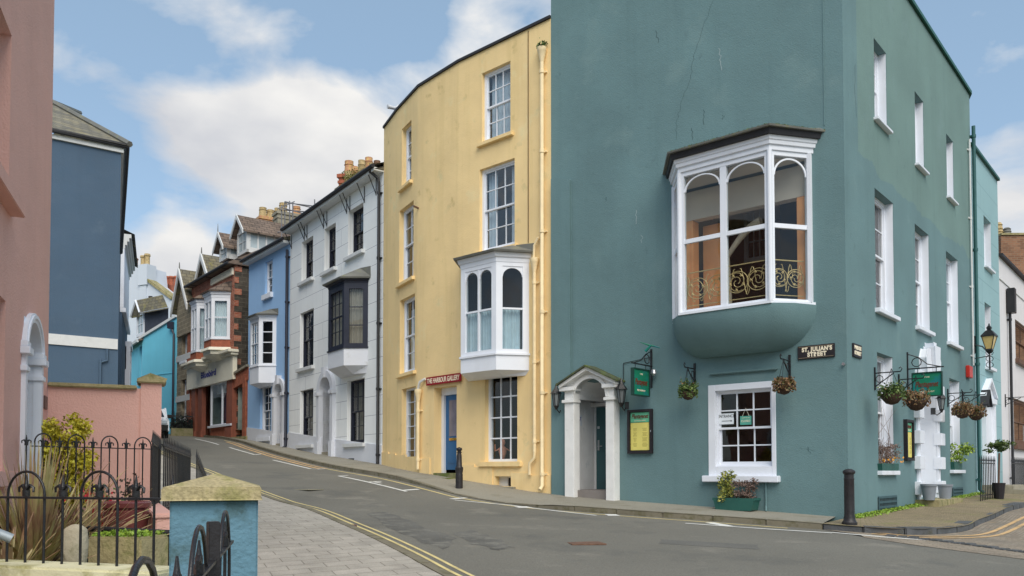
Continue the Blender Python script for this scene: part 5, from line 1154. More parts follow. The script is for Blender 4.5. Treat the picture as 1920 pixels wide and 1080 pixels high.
MB().tube([back.pt(bl-1.0,9.2,.08),back.pt(bl-1.0,lw.uz(455,597)[1],.08),back.pt(bl-1.9,lw.uz(455,600)[1]-.2,.08)],.05,8).build('waste_pipe',M_whiteold,r,smooth=50)
# ================================================================ stone house with twin gables
r=thing('stone_gable_house',(-19,46,2),'grey stone house with two steep gables and white bargeboards beyond the brick shop','house')
S0=(A2[0],A2[1]); S1=(A2[0]+dv.x*2.45,A2[1]+dv.y*2.45)
F=Facade([S0,S1],0,pl.uz(352,590)[1],[(S1[0]+5,S1[1]+4),(S0[0]+5,S0[1]+4)]); sp2=F.seg[0]
zt=F.zt; 
o1=F.opr(0,.75,1.6,2.9,5.0,.25); o2=F.opr(0,.75,1.6,6.0,8.0,.25)
F.build(r,M_rubble); sash(r,F,o1,2,2,2,M_whitep,fr=.1,sill=(.15,.1,.1)); sash(r,F,o2,2,2,2,M_whitep,fr=.1,sill=(.15,.1,.1))
for px,py in ((340,672),(344,747)):
    u,z=sp2.uz(px,py); MB().box(sp2,0,sp2.L,z-.16,z+.16,-.02,.05).build('string_band',M_whiteold,r)
MB().box(sp2,-.05,.5,0,zt,-.05,.04).build('quoin',M_brickplain,r)
def gable(root,pl,pxl,pxr,pyb,pxp,pyp,off,m,roofm,depth=4.5):
    ul,zl=pl.uz(pxl,pyb[0],off); ur,zr=pl.uz(pxr,pyb[1],off); up,zp=pl.uz(pxp,pyp,off); zb=min(zl,zr)
    mb=MB(); mb.prism(pl,[(ur,zb-1.5),(ur,zb),(up,zp-.1),(ul,zb),(ul,zb-1.5)],off-.3,off-.02); o=mb.build('gable_wall',m,root)
    mb=MB()
    for ue in (ul+.2,ur-.2):
        l=math.hypot(ue-up,zp-zb); mb.q(pl.pt(up,zp+.05,off+.25),pl.pt(ue,zb-.1,off+.25),pl.pt(ue,zb-.1,off-depth),pl.pt(up,zp+.05,off-depth),uv=[(0,l),(0,0),(depth,0),(depth,l)])
        mb.q(pl.pt(up,zp-.06,off+.25),pl.pt(ue,zb-.21,off+.25),pl.pt(ue,zb-.21,off-depth),pl.pt(up,zp-.06,off-depth))
    mb.build('gable_roof',roofm,o); mb=MB()
    for ue in (ul+.22,ur-.22): mb.prism(pl,[(up,zp+.1),(ue,zb-.08),(ue,zb-.38),(up,zp-.24)],off+.2,off+.28)
    mb.build('bargeboard',M_whiteold,o); MB().tube([pl.pt(up,zp,off+.2),pl.pt(up,zp+.4,off+.2)],.04,6,.02).build('finial',M_lead,o); return o
gable(r,sp2,331,357,(582,554),343.5,507,.15,M_rubble,M_slate)
gable(r,pl,373,398,(537,515),385,479,-.6,M_rubble,M_slate)
# retaining wall with railings in front of the stone house
p0=gp(361,815,0); p1=gp(322,816,0)
rw_=Pl((-16.9,43.0),(-18.6,44.0)); r=thing('garden_wall',rw_.pt(1.0,2.1),'low rendered garden wall topped with dark railings in front of the stone house','wall')
r.location=rw_.pt(1.0,2.1); rw_=Pl(aty(362,815,42.5).to_2d(),aty(321,815,42.0).to_2d()); zt=rw_.uz(340,803)[1]
MB().box(rw_,0,rw_.L,1.2,zt,-.3,0).build('wall_body',mat('mossy_cream_render',P(130,124,96),.9,.15,2,.4,blot=[(P(96,98,60),2,.5,.7)]),r); mb=MB(); n=16
for k in range(n): u=rw_.L*(k+.5)/n; mb.tube([rw_.pt(u,zt,-.15),rw_.pt(u,zt+.85+.05*math.sin(k),-.15)],.028,5,.01)
mb.box(rw_,0,rw_.L,zt+.6,zt+.66,-.17,-.13); mb.build('railing',M_black,r)
hb=[rw_.pt(random.uniform(0,rw_.L),zt+random.uniform(0,.6),-.5) for _ in range(1)]
mb=MB(); mb.leaves(900,lambda:rw_.pt(random.uniform(0,rw_.L),zt+abs(random.gauss(0,.28)),-.4+random.gauss(0,.15)),.12); tag(mb.build('hedge',leafmat('dark_hedge_leaves',[P(24,34,30),P(40,56,48),P(60,80,70)],9),None,loc=rw_.pt(1,zt,-.4)),'dark clipped shrubs growing behind the railings of the stone house','shrub')
# ================================================================ turquoise cottage at the end of the street
r=thing('turquoise_cottage',(-23,52.5,2.2),'turquoise rendered cottage with a slate roof and a white framed dormer','cottage')
a=aty(331,700,51); b=aty(266,700,53.5); c=aty(241,700,57.5)
TP=[(a.x,a.y),(b.x,b.y),(c.x,c.y)]
zR=aty(331,594,51).z; zC=aty(266,634,53.5).z
F=Facade(TP,0,lambda u:zC+(zR-zC)*max(0,1-u/Vector((a.x-b.x,a.y-b.y)).length),[(c.x+3,c.y+4),(a.x+3,a.y+6)])
o1=F.op(262,650,274,712,.2)
if o1[0]==0: F.ops.pop(); o1=F.opr(1,.5,1.5,F.seg[1].uz(262,712)[1],F.seg[1].uz(262,652)[1],.2)
else: pass
F.build(r,M_turq); sash(r,F,o1,1,1,1,M_whitep,fr=.12,sill=(.18,.12,.12),glass=G_clear)
s0,s1=F.seg
# roof plane rising from the eaves of the front wall, ridge parallel to it
ez=zC; L_=s1.L
g_=s0.L; rid=zR+ .35
mb=MB(); dd=s0.d*-1
def Q(u,w,z): p=s1.pt(u,z,-w); return p
mb.q(Q(-.15,-.3,ez-.1),Q(L_+.5,-.3,ez-.1),Q(L_+.5,g_,zR+.12),Q(-.15,g_,zR+.12),uv=[(0,0),(L_,0),(L_,g_),(0,g_)]); mb.q(Q(-.15,-.3,ez-.22),Q(L_+.5,-.3,ez-.22),Q(L_+.5,g_,zR),Q(-.15,g_,zR)); mb.q(Q(-.15,-.3,ez-.22),Q(-.15,-.3,ez-.1),Q(-.15,g_,zR+.12),Q(-.15,g_,zR)); mb.q(Q(-.15,-.3,ez-.22),Q(-.15,-.3,ez-.1),Q(L_+.5,-.3,ez-.1),Q(L_+.5,-.3,ez-.22)); mb.build('roof',M_slatebrown,r)
mb=MB(); mb.box(s1,-.15,L_+.5,ez-.3,ez-.12,.25,.38); mb.build('gutter',M_whiteold,r)
mb=MB(); fl=s0.sh(.06); mb.prism(s0,[(0,zR-.02),(0,zR+.16),(s0.L+.25,zC+.1),(s0.L+.25,zC-.08)],.0,.12); mb.build('bargeboard',M_whiteold,r)
MB().box(s0,.3,s0.L-.1,s0.uz(300,702)[1]-.02,s0.uz(300,702)[1]+.02,0,.03).build('render_joint',M_turq,r)
u,z=s0.uz(327,610); MB().tube([s0.pt(.55,zR-.5,.1),s0.pt(.2,zR-1.1,.1),s0.pt(.2,0,.1)],.07,8).build('downpipe',M_navy,r,smooth=50); MB().bx(s0.pt(.5,zR-.5,.12),.4,.25,.4).build('hopper',M_navy,r)
# dormer with dark slate cheek: front faces the same way as the front wall
dq=aty(256,600,54.5)
dp=Pl(aty(268,640,54).to_2d(),aty(255,640,55.2).to_2d()); zt=dp.uz(268,585)[1]; zb=dp.uz(255,622)[1]
mb=MB(); W_=dp.L; mb.box(dp,0,.12,zb-.4,zt,-.12,0).box(dp,W_-.12,W_,zb-.4,zt,-.12,0).box(dp,.12,W_-.12,zt-.12,zt,-.12,0).box(dp,.12,W_-.12,zb-.4,zb-.2,-.12,0); mb.prism(dp,[(0,zt),(W_,zt),(W_/2,zt+.75)],-.1,-.01); grid_bars(mb,dp,.12,W_-.12,zb-.2,zt-.1,2,2,-.06,.05); do=mb.build('dormer',M_whitep,r)
MB().q(*[dp.pt(u,z,-.08) for u,z in ((.1,zb-.3),(W_-.1,zb-.3),(W_-.1,zt),(.1,zt))]).build('glass_pane',mat('grey_skylight_glass',P(160,172,176)),do)
ck=Vector(((aty(312,602,52.5).x-aty(268,602,54).x),(52.5-54),0)); 
c0=dp.pt(0,zb-.6,-.1); c1=Vector((c0.x,c0.y,zt)); mb=MB(); k0=Vector((ck.x,ck.y,0)); mb.q(c0,c0+k0+Vector((0,0,.2)),c1+k0*1.0,c1); mb.build('dormer_cheek',mat('dark_slate_hanging',P(56,60,72),.8,.15,3,.3),do)
mb=MB(); rg=dp.pt(W_/2,zt+.85,.25); 
for e_ in (dp.pt(-.25,zt-.1,.25),dp.pt(W_+.25,zt-.1,.25)):
    ln=k0*1.15; mb.q(rg,e_,e_+ln,rg+ln,uv=[(0,1),(0,0),(3,0),(3,1)]); mb.q(rg-Vector((0,0,.1)),e_-Vector((0,0,.1)),e_+ln-Vector((0,0,.1)),rg+ln-Vector((0,0,.1)))
mb.build('dormer_roof',M_slate,do); mb=MB(); mb.tube([rg+Vector((0,-.05,0)),dp.pt(-.25,zt-.12,.3)],.07,4).tube([rg,dp.pt(W_+.25,zt-.12,.3)],.07,4).tube([dp.pt(-.25,zt-.12,.2),dp.pt(-.25,zt-.12,.2)+k0*1.1],.06,4); mb.build('bargeboard',M_whitep,do)
# ================================================================ tall white house far behind
r=thing('tall_white_house',(-30,66,3),'tall pale house with a broad chimney rising behind the turquoise cottage','house')
M_pale=mat('pale_grey_render',P(196,204,214,.92),.85,.05,.4,.2)
t0=Pl(aty(322,560,64).to_2d(),aty(222,560,66).to_2d()); 
def tz(px,py): return t0.uz(px,py)
poly=[tz(322,700),tz(322,563),tz(279,530),tz(276,500),tz(262,499),tz(244,499),tz(222,494),tz(222,700)]
MB().prism(t0,poly,-2,0).build('wall',M_pale,r)
ua,za=tz(277,499); ub,zb=tz(262,499); MB().box(t0,ua-.1,ub,za-1.5,za+.15,-.8,.18).box(t0,ua+.05,ub-.1,za-16,za-1.5,0,.1).build('chimney_breast',M_pale,r)
for px,h in ((239,.5),(248,.7),(263,.9),(270.5,1.05)):
    u,z=tz(px,499); p=t0.pt(u,z,-.3); MB().lathe(p,[(.26,0),(.2,.1),(.2,h*.8),(.26,h*.85),(.22,h)],10).build('chimney_pot',M_potb if px>255 else M_potd,r,smooth=40)
u0_,z0_=tz(279,529); u1_,z1_=tz(323,562); mb=MB(); mb.prism(t0,[(u0_,z0_),(u1_,z1_),(u1_,z1_+.25),(u0_,z0_+.25)],-.8,.15); mb.build('roof_verge',M_stone,r)
u,z=tz(283,560); MB().lathe(t0.pt(u,z,.02),[(.18,-.18),(.18,.18)],8).build('wall_vent',M_dark,r)
# red brick stack with row of pots
r=thing('brick_chimney_stack',aty(306,545,70),'wide red brick chimney stack with a row of pots behind the pale tall house','chimney')
c0=Pl(aty(332,545,66).to_2d(),aty(280,545,70).to_2d())
mb=MB(); pz=lambda x,y: c0.uz(x,y); mb.prism(c0,[pz(331,600),pz(331,541),pz(326,534),pz(280,530),pz(284,536),pz(322,600)],-1.2,0); mb.build('stack',M_brickplain,r)
for k,px in enumerate((285,293.5,301.5,309.5,319,325)):
    u,z=pz(px,533); MB().lathe(c0.pt(u,z,-.5),[(.25,0),(.2,.1),(.2,.55),(.26,.6),(.2,.75)],10).build('chimney_pot',M_brickplain if k else M_potb,r,smooth=40)
# ================================================================ slate blue house on the left with its neighbour
r=thing('slate_blue_house',(-12.5,24,-.1),'large slate blue rendered house with a white string band and hipped slate roof','house')
a=aty(224,500,24.2); b=aty(60,500,22.9); far=aty(220,500,36)
back=Pl(far.to_2d(),a.to_2d())
F=Facade([(far.x,far.y),(a.x,a.y),(b.x,b.y)],-1.2,aty(228,281,24.2).z,[(b.x-4,b.y+3),(far.x-7,far.y+3)])
HSB=F.zt; s0,s1=F.seg; F.build(r,M_slateblue)
z=s1.uz(228,656)[1]; z2=s1.uz(228,637)[1]; MB().box(s1,.02,s1.L,z,z2,-.02,.035).build('string_band',M_whiteold,r)
mb=MB(); mb.box(s1,-.05,s1.L,HSB-.1,HSB+.02,0,.07).box(s0,0,s0.L+.06,HSB-.1,HSB+.02,0,.07); mb.build('fascia',M_whiteold,r); mb=MB(); e=.2
mb.tube([s1.pt(s1.L,HSB+.1,e-.06),s1.pt(-e+.06,HSB+.1,e-.06),s0.pt(0,HSB+.1,e-.06)],.07,8); mb.build('gutter',M_darkroof,r,smooth=40)
mb=MB(); ap1=aty(97,193,28.5); ap2=aty(150,214,33.5)
A=s1.pt(s1.L+.3,HSB+.1,e); B=s1.pt(-e,HSB+.1,e); Cc=s0.pt(0,HSB+.1,e)
mb.q(A,B,ap1,uv=[(0,0),(4,0),(4,4)]); ap0=Vector((ap1.x-2.2,ap1.y-1.4,ap1.z+.5)); mb.q(A,ap1,ap0,uv=[(0,0),(2,4),(0,4)])
mb.q(B,Cc,ap2,uv=[(0,0),(12,0),(12,5)]); mb.q(B,ap2,ap1,uv=[(0,0),(5,5),(0,5)]); mb.q(Cc,ap2,ap2+Vector((-6,3,-2)),uv=[(0,0),(5,5),(9,0)]); mb.build('roof',mat('lichened_slate_tiles',P(104,102,94),.9,.2,1.2,.4,30,brick=(.35,.24,.012),brickcol=P(122,116,98),mortar=P(62,60,52),blot=[(P(134,126,92),1.8,.55,.6)]),r)
MB().tube([B+Vector((0,0,.05)),ap1+Vector((0,0,.05)),ap2+Vector((0,0,.05))],.09,6).build('roof_ridge',M_lead,r)
mb=MB(); u=s1.uz(188,658)[0]; mb.tube([s1.pt(u,s1.uz(190,674)[1],.05),s1.pt(u,-.2,.05)],.035,6).tube([s1.pt(u-.18,s1.uz(199,655)[1],.05),s1.pt(u-.18,s1.uz(199,676)[1],.05),s1.pt(u,s1.uz(190,680)[1],.05)],.03,6); mb.build('waste_pipe',M_slateblue,r)
# neighbour with cornice, white pilaster and a bay: only its edge shows
r=thing('dark_blue_terrace',(-17.5,38,1),'dark blue terraced house with white cornice just showing past the slate blue house','house')
n0=aty(239,600,46); n1=aty(229,600,39.5); F=Facade([(n0.x,n0.y),(n1.x,n1.y)],0,aty(243,508,46).z,[(n1.x-6,n1.y+1),(n0.x-6,n0.y+3)]); s=F.seg[0]; F.build(r,M_slateblue); H=F.zt
mb=MB()
for k in range(4): mb.box(s,-.05,s.L,H-.5+k*.18,H-.32+k*.18,-.1,.08+.09*k)
mb.build('cornice',M_whiteold,r,bevel=.02); mb=MB(); mb.q(s.pt(-.1,H+.24,.5),s.pt(s.L,H+.24,.5),s.pt(s.L,H+1.5,-2.5),s.pt(-.1,H+1.5,-2.5)); mb.build('roof',M_slate,r)
zz=s.uz(240,626)[1]; MB().box(s,-.02,s.L,zz,H-.5,-.1,.06).box(s,-.05,s.L,zz-.22,zz,-.1,.16).build('pilaster',M_whitep,r,bevel=.01)
z0_,z1_=s.uz(240,710)[1],s.uz(240,668)[1]; mb=MB(); mb.box(s,.3,2.6,z0_-1.2,z0_,.0,.25).box(s,.3,2.6,z1_,z1_+.25,0,.3).box(s,.3,.5,z0_,z1_,.05,.25).box(s,2.4,2.6,z0_,z1_,.05,.25).box(s,.5,2.4,(z0_+z1_)/2,(z0_+z1_)/2+.1,.1,.22); bo=mb.build('bay_window',M_whitep,r); MB().q(*[s.pt(u,z,.16) for u,z in ((.4,z0_),(2.5,z0_),(2.5,z1_),(.4,z1_))]).q(*[s.pt(.4,z,w) for z,w in ((z0_,0),(z0_,.16),(z1_,.16),(z1_,0))]).build('glass_pane',G_dark,bo); MB().box(s,.42,2.4,z0_,z1_,.02,.1).build('room_interior',M_dark,bo)  # dark slab behind the pane stands in for the unlit room
# ================================================================ pink house on the left
r=thing('pink_house',(-5.5,9.5,-.7),'tall pink rendered house at the left edge with a white arched doorway','house')
dv2=Vector((.3714,-.9285)); pf=Vector((-6.52,11.5)); pn=pf+dv2*8.5
F=Facade([tuple(pf),tuple(pn)],-1.6,8.2,[(pn.x-5,pn.y-2),(pf.x-5,pf.y-2)]); s=F.seg[0]
def su(px,py=700): return s.uz(px,py)[0]
da,db=sorted((su(43),su(71))); zar=s.uz(58,603)[1]
F.opr(0,da,db,-1.2,zar,.3)
ua,za=s.uz(16,50); ub,zb=s.uz(22,372); w1=F.opr(0,s.uz(16,370)[0],s.uz(16,370)[0]+1.3,s.uz(16,372)[1],s.uz(16,52)[1],.22)
w2=F.opr(0,s.uz(8,700)[0],s.uz(8,700)[0]+1.3,s.uz(8,883)[1],s.uz(8,562)[1],.22)
F.build(r,M_pink)
for w in (w1,w2): sash(r,F,w,3,2,2,M_whitep,sill=(.16,.14,.14),sill_m=M_pink)
MB().box(s,-.02,s.L,8.1,8.4,-.2,.2).build('parapet_coping',M_stone,r)
# doorcase: mouldings over a wide pilaster, pointed-looking tall round arch seen obliquely
uc=(da+db)/2; rr=(db-da)/2; zsp=s.uz(62,672)[1]; asp=(zar-zsp)/rr; zb_=-1.1
mb=MB(); mb.box(s,da-.12,da+.01,zb_,zsp,-.05,.05).box(s,db-.01,db+.12,zb_,zsp,-.05,.05).ring(s,uc,zsp,rr-.01,rr+.13,-.05,.05,asp=asp,n=22).ring(s,uc,zsp,rr+.05,rr+.1,.05,.07,asp=asp,n=22); o=mb.build('door_surround',M_whitep,r,bevel=0)
mb=MB(); 
for k,(z0_,z1_,e_) in enumerate(((.0,.09,.05),(.09,.16,.025),(-.2,-.13,.02))): 
    for u_0,u_1 in ((da-.15,da+.02),(db-.02,db+.15)): mb.box(s,u_0-e_,u_1+e_,zsp+z0_-.05,zsp+z1_-.05,-.6,.05+e_)
mb.build('impost',M_whitep,o,bevel=.008,split=True)
mb=MB(); mb.archpanel(s,da-.02,db+.02,zar+.05,uc,zsp,rr-.01,-.2,-.004,asp=asp,n=20)
for k in range(18):
    A=math.pi*k/18; B=math.pi*(k+1)/18; mb.q(s.pt(uc+rr*math.cos(A),zsp+asp*rr*math.sin(A),-.1),s.pt(uc+rr*math.cos(B),zsp+asp*rr*math.sin(B),-.1),s.pt(uc+rr*math.cos(B),zsp+asp*rr*math.sin(B),-1.1),s.pt(uc+rr*math.cos(A),zsp+asp*rr*math.sin(A),-1.1))
for u in (da,db): mb.q(s.pt(u,zb_,0),s.pt(u,zsp,0),s.pt(u,zsp,-1.1),s.pt(u,zb_,-1.1))
mb.q(s.pt(da,zb_,-1.1),s.pt(db,zb_,-1.1),s.pt(db,zar+.1,-1.1),s.pt(da,zar+.1,-1.1)); mb.build('porch_lining',M_whitep,o)
MB().box(s,da+.1,db-.1,zb_,zsp-.1,-1.09,-1.04).build('door',M_whitep,r)
pq=s.pt(s.uz(84,755)[0],s.uz(84,755)[1]); u,z=s.uz(84,755); t=tag(MB().box(s,u-.12,u+.12,z-.09,z+.09,0,.02).build('house_plaque',mat('dull_bronze',P(96,76,70),.5,.2,8,.1),None,loc=pq,bevel=.003),'small dark plaque on the pink house wall right of the white arched doorway','sign')
# pink garden wall with stone coping
gw0=aty(301,900,12.1); gw1=Vector((-6.52,11.5,0)); wl=Pl(gw0.to_2d(),gw1.to_2d()); r=thing('garden_wall',wl.pt(wl.L/2,-.8),'pink rendered garden wall with weathered stone coping beside the pink house','wall')
zt=wl.uz(200,726)[1]; zt2=wl.uz(290,719)[1]; up=wl.uz(264,720)[0]
MB().box(wl,0,up,-1.4,zt2,-.45,.0).box(wl,up,wl.L,-1.4,zt,-.3,-.02).build('wall_body',M_pink,r)
mb=MB(); mb.box(wl,-.06,up+.05,zt2,zt2+.06,-.5,.06).prism(wl,[(-.06,zt2+.06),(up+.05,zt2+.06),(up*.55,zt2+.13)],-.5,.06).box(wl,up+.05,wl.L,zt-.02,zt+.04,-.36,.05); mb.build('coping',M_stone,r,bevel=.015)
lw2=Pl(aty(316,970,9.2).to_2d(),aty(292,950,10.9).to_2d()); 
pA=aty(321,940,8.2); pB=aty(290,940,11.6); lw2=Pl(pB.to_2d(),pA.to_2d()); r=thing('low_wall',lw2.pt(1,-.8),'low pink rendered wall along the garden edge below the dark railings','wall'); MB().box(lw2,0,lw2.L,-1.4,-.46,-.14,.0).box(lw2,-.02,lw2.L+.02,-.46,-.41,-.17,.03).build('wall_body',M_pink,r,bevel=.01)
# ================================================================ houses on the right-hand street
ds=Vector((.649,.76))
Tq=Vector(E_); Te=aty(1878,600,26.4).to_2d(); Te2=Tq+ds*((Te.x-Tq.x)/ds.x)
r=thing('aqua_house',(14.6,25,-.6),'narrow aqua rendered house with scored block lines beyond the teal corner building','house')
back_=Vector((.76,-.649)); 
off0=-.12
p0=Te2; p1=Tq-back_*.0
F=Facade([(p0.x,p0.y),(p1.x,p1.y)],-1.6,8.95,[(p1.x-5,p1.y+5),(p0.x-5,p0.y+5)]); s=F.seg[0]
F.zt=lambda u:s.uz(1878,351)[1]+(0)*u
Ht=s.uz(1878,351)[1]; F.zt=Ht
o1=F.op(1844,403,1859.7,510,.25); o2=F.op(1846,566,1860,692,.25)
F.build(r,M_aqua); F.flatroof(r,M_greentrim,.08,.08)
sash(r,F,o1,2,2,2,M_whitep,sill=(.07,.1,.06)); sash(r,F,o2,2,2,2,M_whitep,sill=(.1,.12,.1))
mb=MB()
for o_ in(o1,o2): _,a,b,c,d,dp_=o_; mb.box(s,a+.001,a+.014,c,d,-dp_+.04,-.012)
mb.build('window_reveal',M_whitep,r,split=True)
a,b=sorted((s.uz(1843,800)[0],s.uz(1858,800)[0])); zt=s.uz(1850,757)[1]; mb=MB(); mb.box(s,a-.16,a,-.7,zt,0,.12).box(s,b,b+.16,-.7,zt,0,.12).box(s,a-.2,b+.2,zt,zt+.16,0,.15); uc=(a+b)/2; mb.prism(s,[(a-.24,zt+.16),(b+.24,zt+.16),(b+.24,zt+.22),(uc,zt+.72),(a-.24,zt+.22)],0,.08)
for sg in(-1,1): mb.prism(s,[(uc,zt+.66),(uc+sg*((b-a)/2+.28),zt+.16),(uc+sg*((b-a)/2+.28),zt+.24),(uc,zt+.76)],0,.16)
po_=mb.build('portico',M_whitep,r,bevel=.005); MB().box(s,a,b,-.5,zt,.0,.03).build('door',M_whitep,r)
hu=s.uz(1840,750)[0]; mb=MB(); hz=s.uz(1840,722,.3)[1]
for sg in(-1,1): mb.prism(s,[(hu,hz),(hu+sg*.3,hz-.44),(hu+sg*.3,hz-.5),(hu,hz-.06)],0,.24)
mb.prism(s,[(hu-.28,hz-.47),(hu+.28,hz-.47),(hu,hz-.05)],.0,.18); mb.build('porch_hood',M_darkroof,r)
MB().box(s,a-.3,b+.3,-1.2,-.38,0,.8).box(s,a-.3,b+.3,-1.2,-.5,.8,1.15).build('step',M_stonegrey,r,bevel=.01)
# white house with brown brick gable behind
r=thing('white_corner_house',(17.5,28,-.6),'white rendered house with brown timber windows at the right edge','house')
q0=p0; q1=p0+ds*7
F=Facade([(q1.x,q1.y),(q0.x,q0.y)],-1.6,1,[(q0.x-5,q0.y+5),(q1.x-5,q1.y+5)]); s=F.seg[0]; Hr=s.uz(1881,506)[1]; Hr2=s.uz(1920,527)[1]; F.zt=(Hr+Hr2)/2+.15
a1=F.op(1903,598,1935,690,.12); a2=F.op(1900,746,1935,838,.12)
F.build(r,mat('cream_white_render',P(212,210,212,.92),.85,.04,.6,.25,50,streak=.2,streakcol=P(180,178,172)))
for o_ in(a1,a2): sash(r,F,o_,2,1,1,M_woodbrown,fr=.12,sill=(.16,.12,.1),sill_m=M_woodbrown)
mb=MB(); mb.box(s,0,s.L+.02,F.zt,F.zt+.08,-.3,.12); mb.build('parapet_coping',M_darkroof,r)
MB().box(s,0,s.L,F.zt-.75,F.zt-.72,0,.03).build('render_joint',M_whiteold,r)
u=s.uz(1890,700)[0]; downpipe(r,s,u,s.uz(1890,585)[1],-.6,M_black,'black downpipe with a box hopper',rr=.045,collars=3); MB().box(s,u-.16,u+.16,s.uz(1890,590)[1],s.uz(1890,545)[1],.02,.26).build('hopper_box',M_black,r,bevel=.01)
pz=F.zt; r=thing('brick_gable_house',(19,32,4),'brown brick gable with a banded chimney pot rising behind the white house on the right','house')
bp_=Pl(aty(2100,470,31).to_2d(),aty(1877,470,31).to_2d()); z0_=bp_.uz(1880,520)[1]; z1_=bp_.uz(1880,441)[1]; mb=MB(); mb.box(bp_,0,bp_.L,-1.5,z1_,-3,0); mb.build('wall',M_brownbrick,r)
MB().box(bp_,0,bp_.L,z1_,z1_+.08,-3,.05).build('coping',M_stone,r)
for px,m_,h in ((1887,M_potb,.55),(1903,M_lead,.35)):
    u=bp_.uz(px,440)[0]; MB().lathe(bp_.pt(u,z1_+.08,-.5),[(.15,0),(.14,h*.3),(.17,h*.32),(.13,h*.5),(.16,h*.52),(.12,h*.8),(.15,h*.82),(.09,h),(.04,h)],12).build('chimney_pot',m_,r,smooth=30)
# ================================================================ scaffolding above the white house
sc=aty(560,410,40); r=thing('scaffold',sc,'grey tube scaffolding round the chimneys above the white house roof','scaffolding')
def sp3(px,py,Y=40): return aty(px,py,Y)
for a,b in (((534,378),(534,436)),((543,377),(543,440)),((528,385),(528,445)),((590,374),(590,396)),((549,382),(549,430))): MB().tube([sp3(*a),sp3(*b)],.03,6).build('upright',M_scaf,r)
for a,b,Y2 in (((534,380),(602,388),38),((524,393),(585,398),39),((530,390),(575,402),38.5),((520,392),(552,378),41),((520,436),(545,430),40),((534,378),(598,392),41)): MB().tube([sp3(*a),sp3(*b,Y2)],.028,6).build('ledger',M_scaf,r)
# ================================================================ signs, lamps, baskets on the walls
# street name plates
ua,za=fr.uz(1496,650,.02); ub,zb=fr.uz(1565,643,.02); zc0=fr.uz(1496,675,.02)[1]; zt=za; u0,u1=min(ua,ub),max(ua,ub); uc=(u0+u1)/2
t=tag(MB().box(fr,u0,u1,zc0,zt,.003,.035).build('street_sign',M_signdark,None,loc=fr.pt(uc,(zc0+zt)/2),bevel=.004),'black street name plate reading ST JULIAN\'S STREET under the big bay','sign')
h=zt-zc0; w=u1-u0
MB().box(fr,u0+.02,u1-.02,zc0+.02,zc0+.03,.035,.038).box(fr,u0+.02,u1-.02,zt-.03,zt-.02,.035,.038).build('border',mat('dim_cream_border',P(120,108,90),.7,.1,6,0),t)
def fittext(body,pl,u,z,off,size,width,m,parent,bold=0,**k):
    o=text(body,pl,u,z,off,size,m,parent,bold=bold,**k); me=o.data; base=WL[parent.name]; cen=Vector((pl.pt(u,z,off)-base).to_2d()); vs=[(v.co.to_2d()-cen).dot(pl.d) for v in me.vertices]; w_=max(vs)-min(vs); mid=(max(vs)+min(vs))/2; s_=width/w_
    for v,q in zip(me.vertices,vs):
        dlt=(q-mid)*s_-q; v.co.x+=pl.d.x*dlt; v.co.y+=pl.d.y*dlt
    return o
fittext('ST. JULIAN\'S',fr,uc-.02,zc0+h*.68,.036,h*.42,w*.82,M_letter,t,bold=.006,spacing=1.15); fittext('STREET',fr,uc-.02,zc0+h*.3,.036,h*.42,w*.52,M_letter,t,bold=.006,spacing=1.15)
u1_,z1_=sp.uz(1597,643); u2_,z2_=sp.uz(1613,672); u0,u1=min(u1_,u2_),max(u1_,u2_); uc=(u0+u1)/2; h=z1_-z2_; h=z1_-sp.uz(1597,668)[1]; zc0=z1_-h
t=tag(MB().box(sp,u0,u1,zc0,z1_,.003,.035).build('street_sign',M_signdark,None,loc=sp.pt(uc,z1_-h/2),bevel=.004),'black street name plate reading BRIDGE STREET on the side wall near the corner','sign')
fittext('BRIDGE',sp,uc,zc0+h*.7,.036,h*.36,(u1-u0)*.8,M_letter,t,bold=.006); fittext('STREET',sp,uc,zc0+h*.3,.036,h*.36,(u1-u0)*.8,M_letter,t,bold=.006)
# menu cases
def menucase(pl,x0,y0,x1,y1,label,full=True):
    ua,za=pl.uz(x0,y0,.05); ub,zb=pl.uz(x1,y1,.05); u0,u1=min(ua,ub),max(ua,ub); z0,z1=min(za,zb),max(za,zb); q=pl.pt((u0+u1)/2,(z0+z1)/2); t=thing('menu_case',q,label,'menu board')
    mb=MB(); f=.055; mb.box(pl,u0,u0+f,z0,z1,.0,.08).box(pl,u1-f,u1,z0,z1,.0,.08).box(pl,u0+f,u1-f,z0,z0+f,0,.079).box(pl,u0+f,u1-f,z1-f,z1,0,.079).box(pl,u0+f,u1-f,z0+f,z1-f,0,.03); mb.build('frame',M_signdark,t)
    a,b,c,d=u0+f+.01,u1-f-.01,z0+f+.02,z1-f-.01; zz=d-(d-c)*.26
    MB().box(pl,a+.02,b,c,zz-.01,.03,.036).build('menu_card',M_cardyellow,t); MB().box(pl,a,b,zz,d,.03,.038).build('menu_header',mat('mint_card',P(96,176,140),.6,.08,5,0),t)
    fittext('Plantagenet',pl,(a+b)/2,(zz+d)/2+.02,.04,.14,(b-a)*.86,M_letterbrown,t,bold=.003,shear=.25); fittext('HOUSE RESTAURANT',pl,(a+b)/2,zz+.035,.04,.03,(b-a)*.6,M_letter,t)
    MB().box(pl,u0+.01,u0+.03,(z0+z1)/2-.02,(z0+z1)/2+.02,.08,.09).build('lock',M_steel,t)
    mb=MB(); n=22
    for k in range(n):
        z=c+.08+(zz-c-.2)*k/n; 
        for (ca,cb) in ((a+.06,a+.06+(b-a)*.3),(a+.08+(b-a)*.5,b-.06)):
            if k%6==5: continue
            l=(cb-ca)*random.uniform(.55,1); m_=(ca+cb)/2; mb.box(pl,m_-l/2,m_+l/2,z,z+.008,.036,.0366)
    mb.build('menu_print',mat('faded_print',P(150,140,70),.7,.1,5,0),t); return t
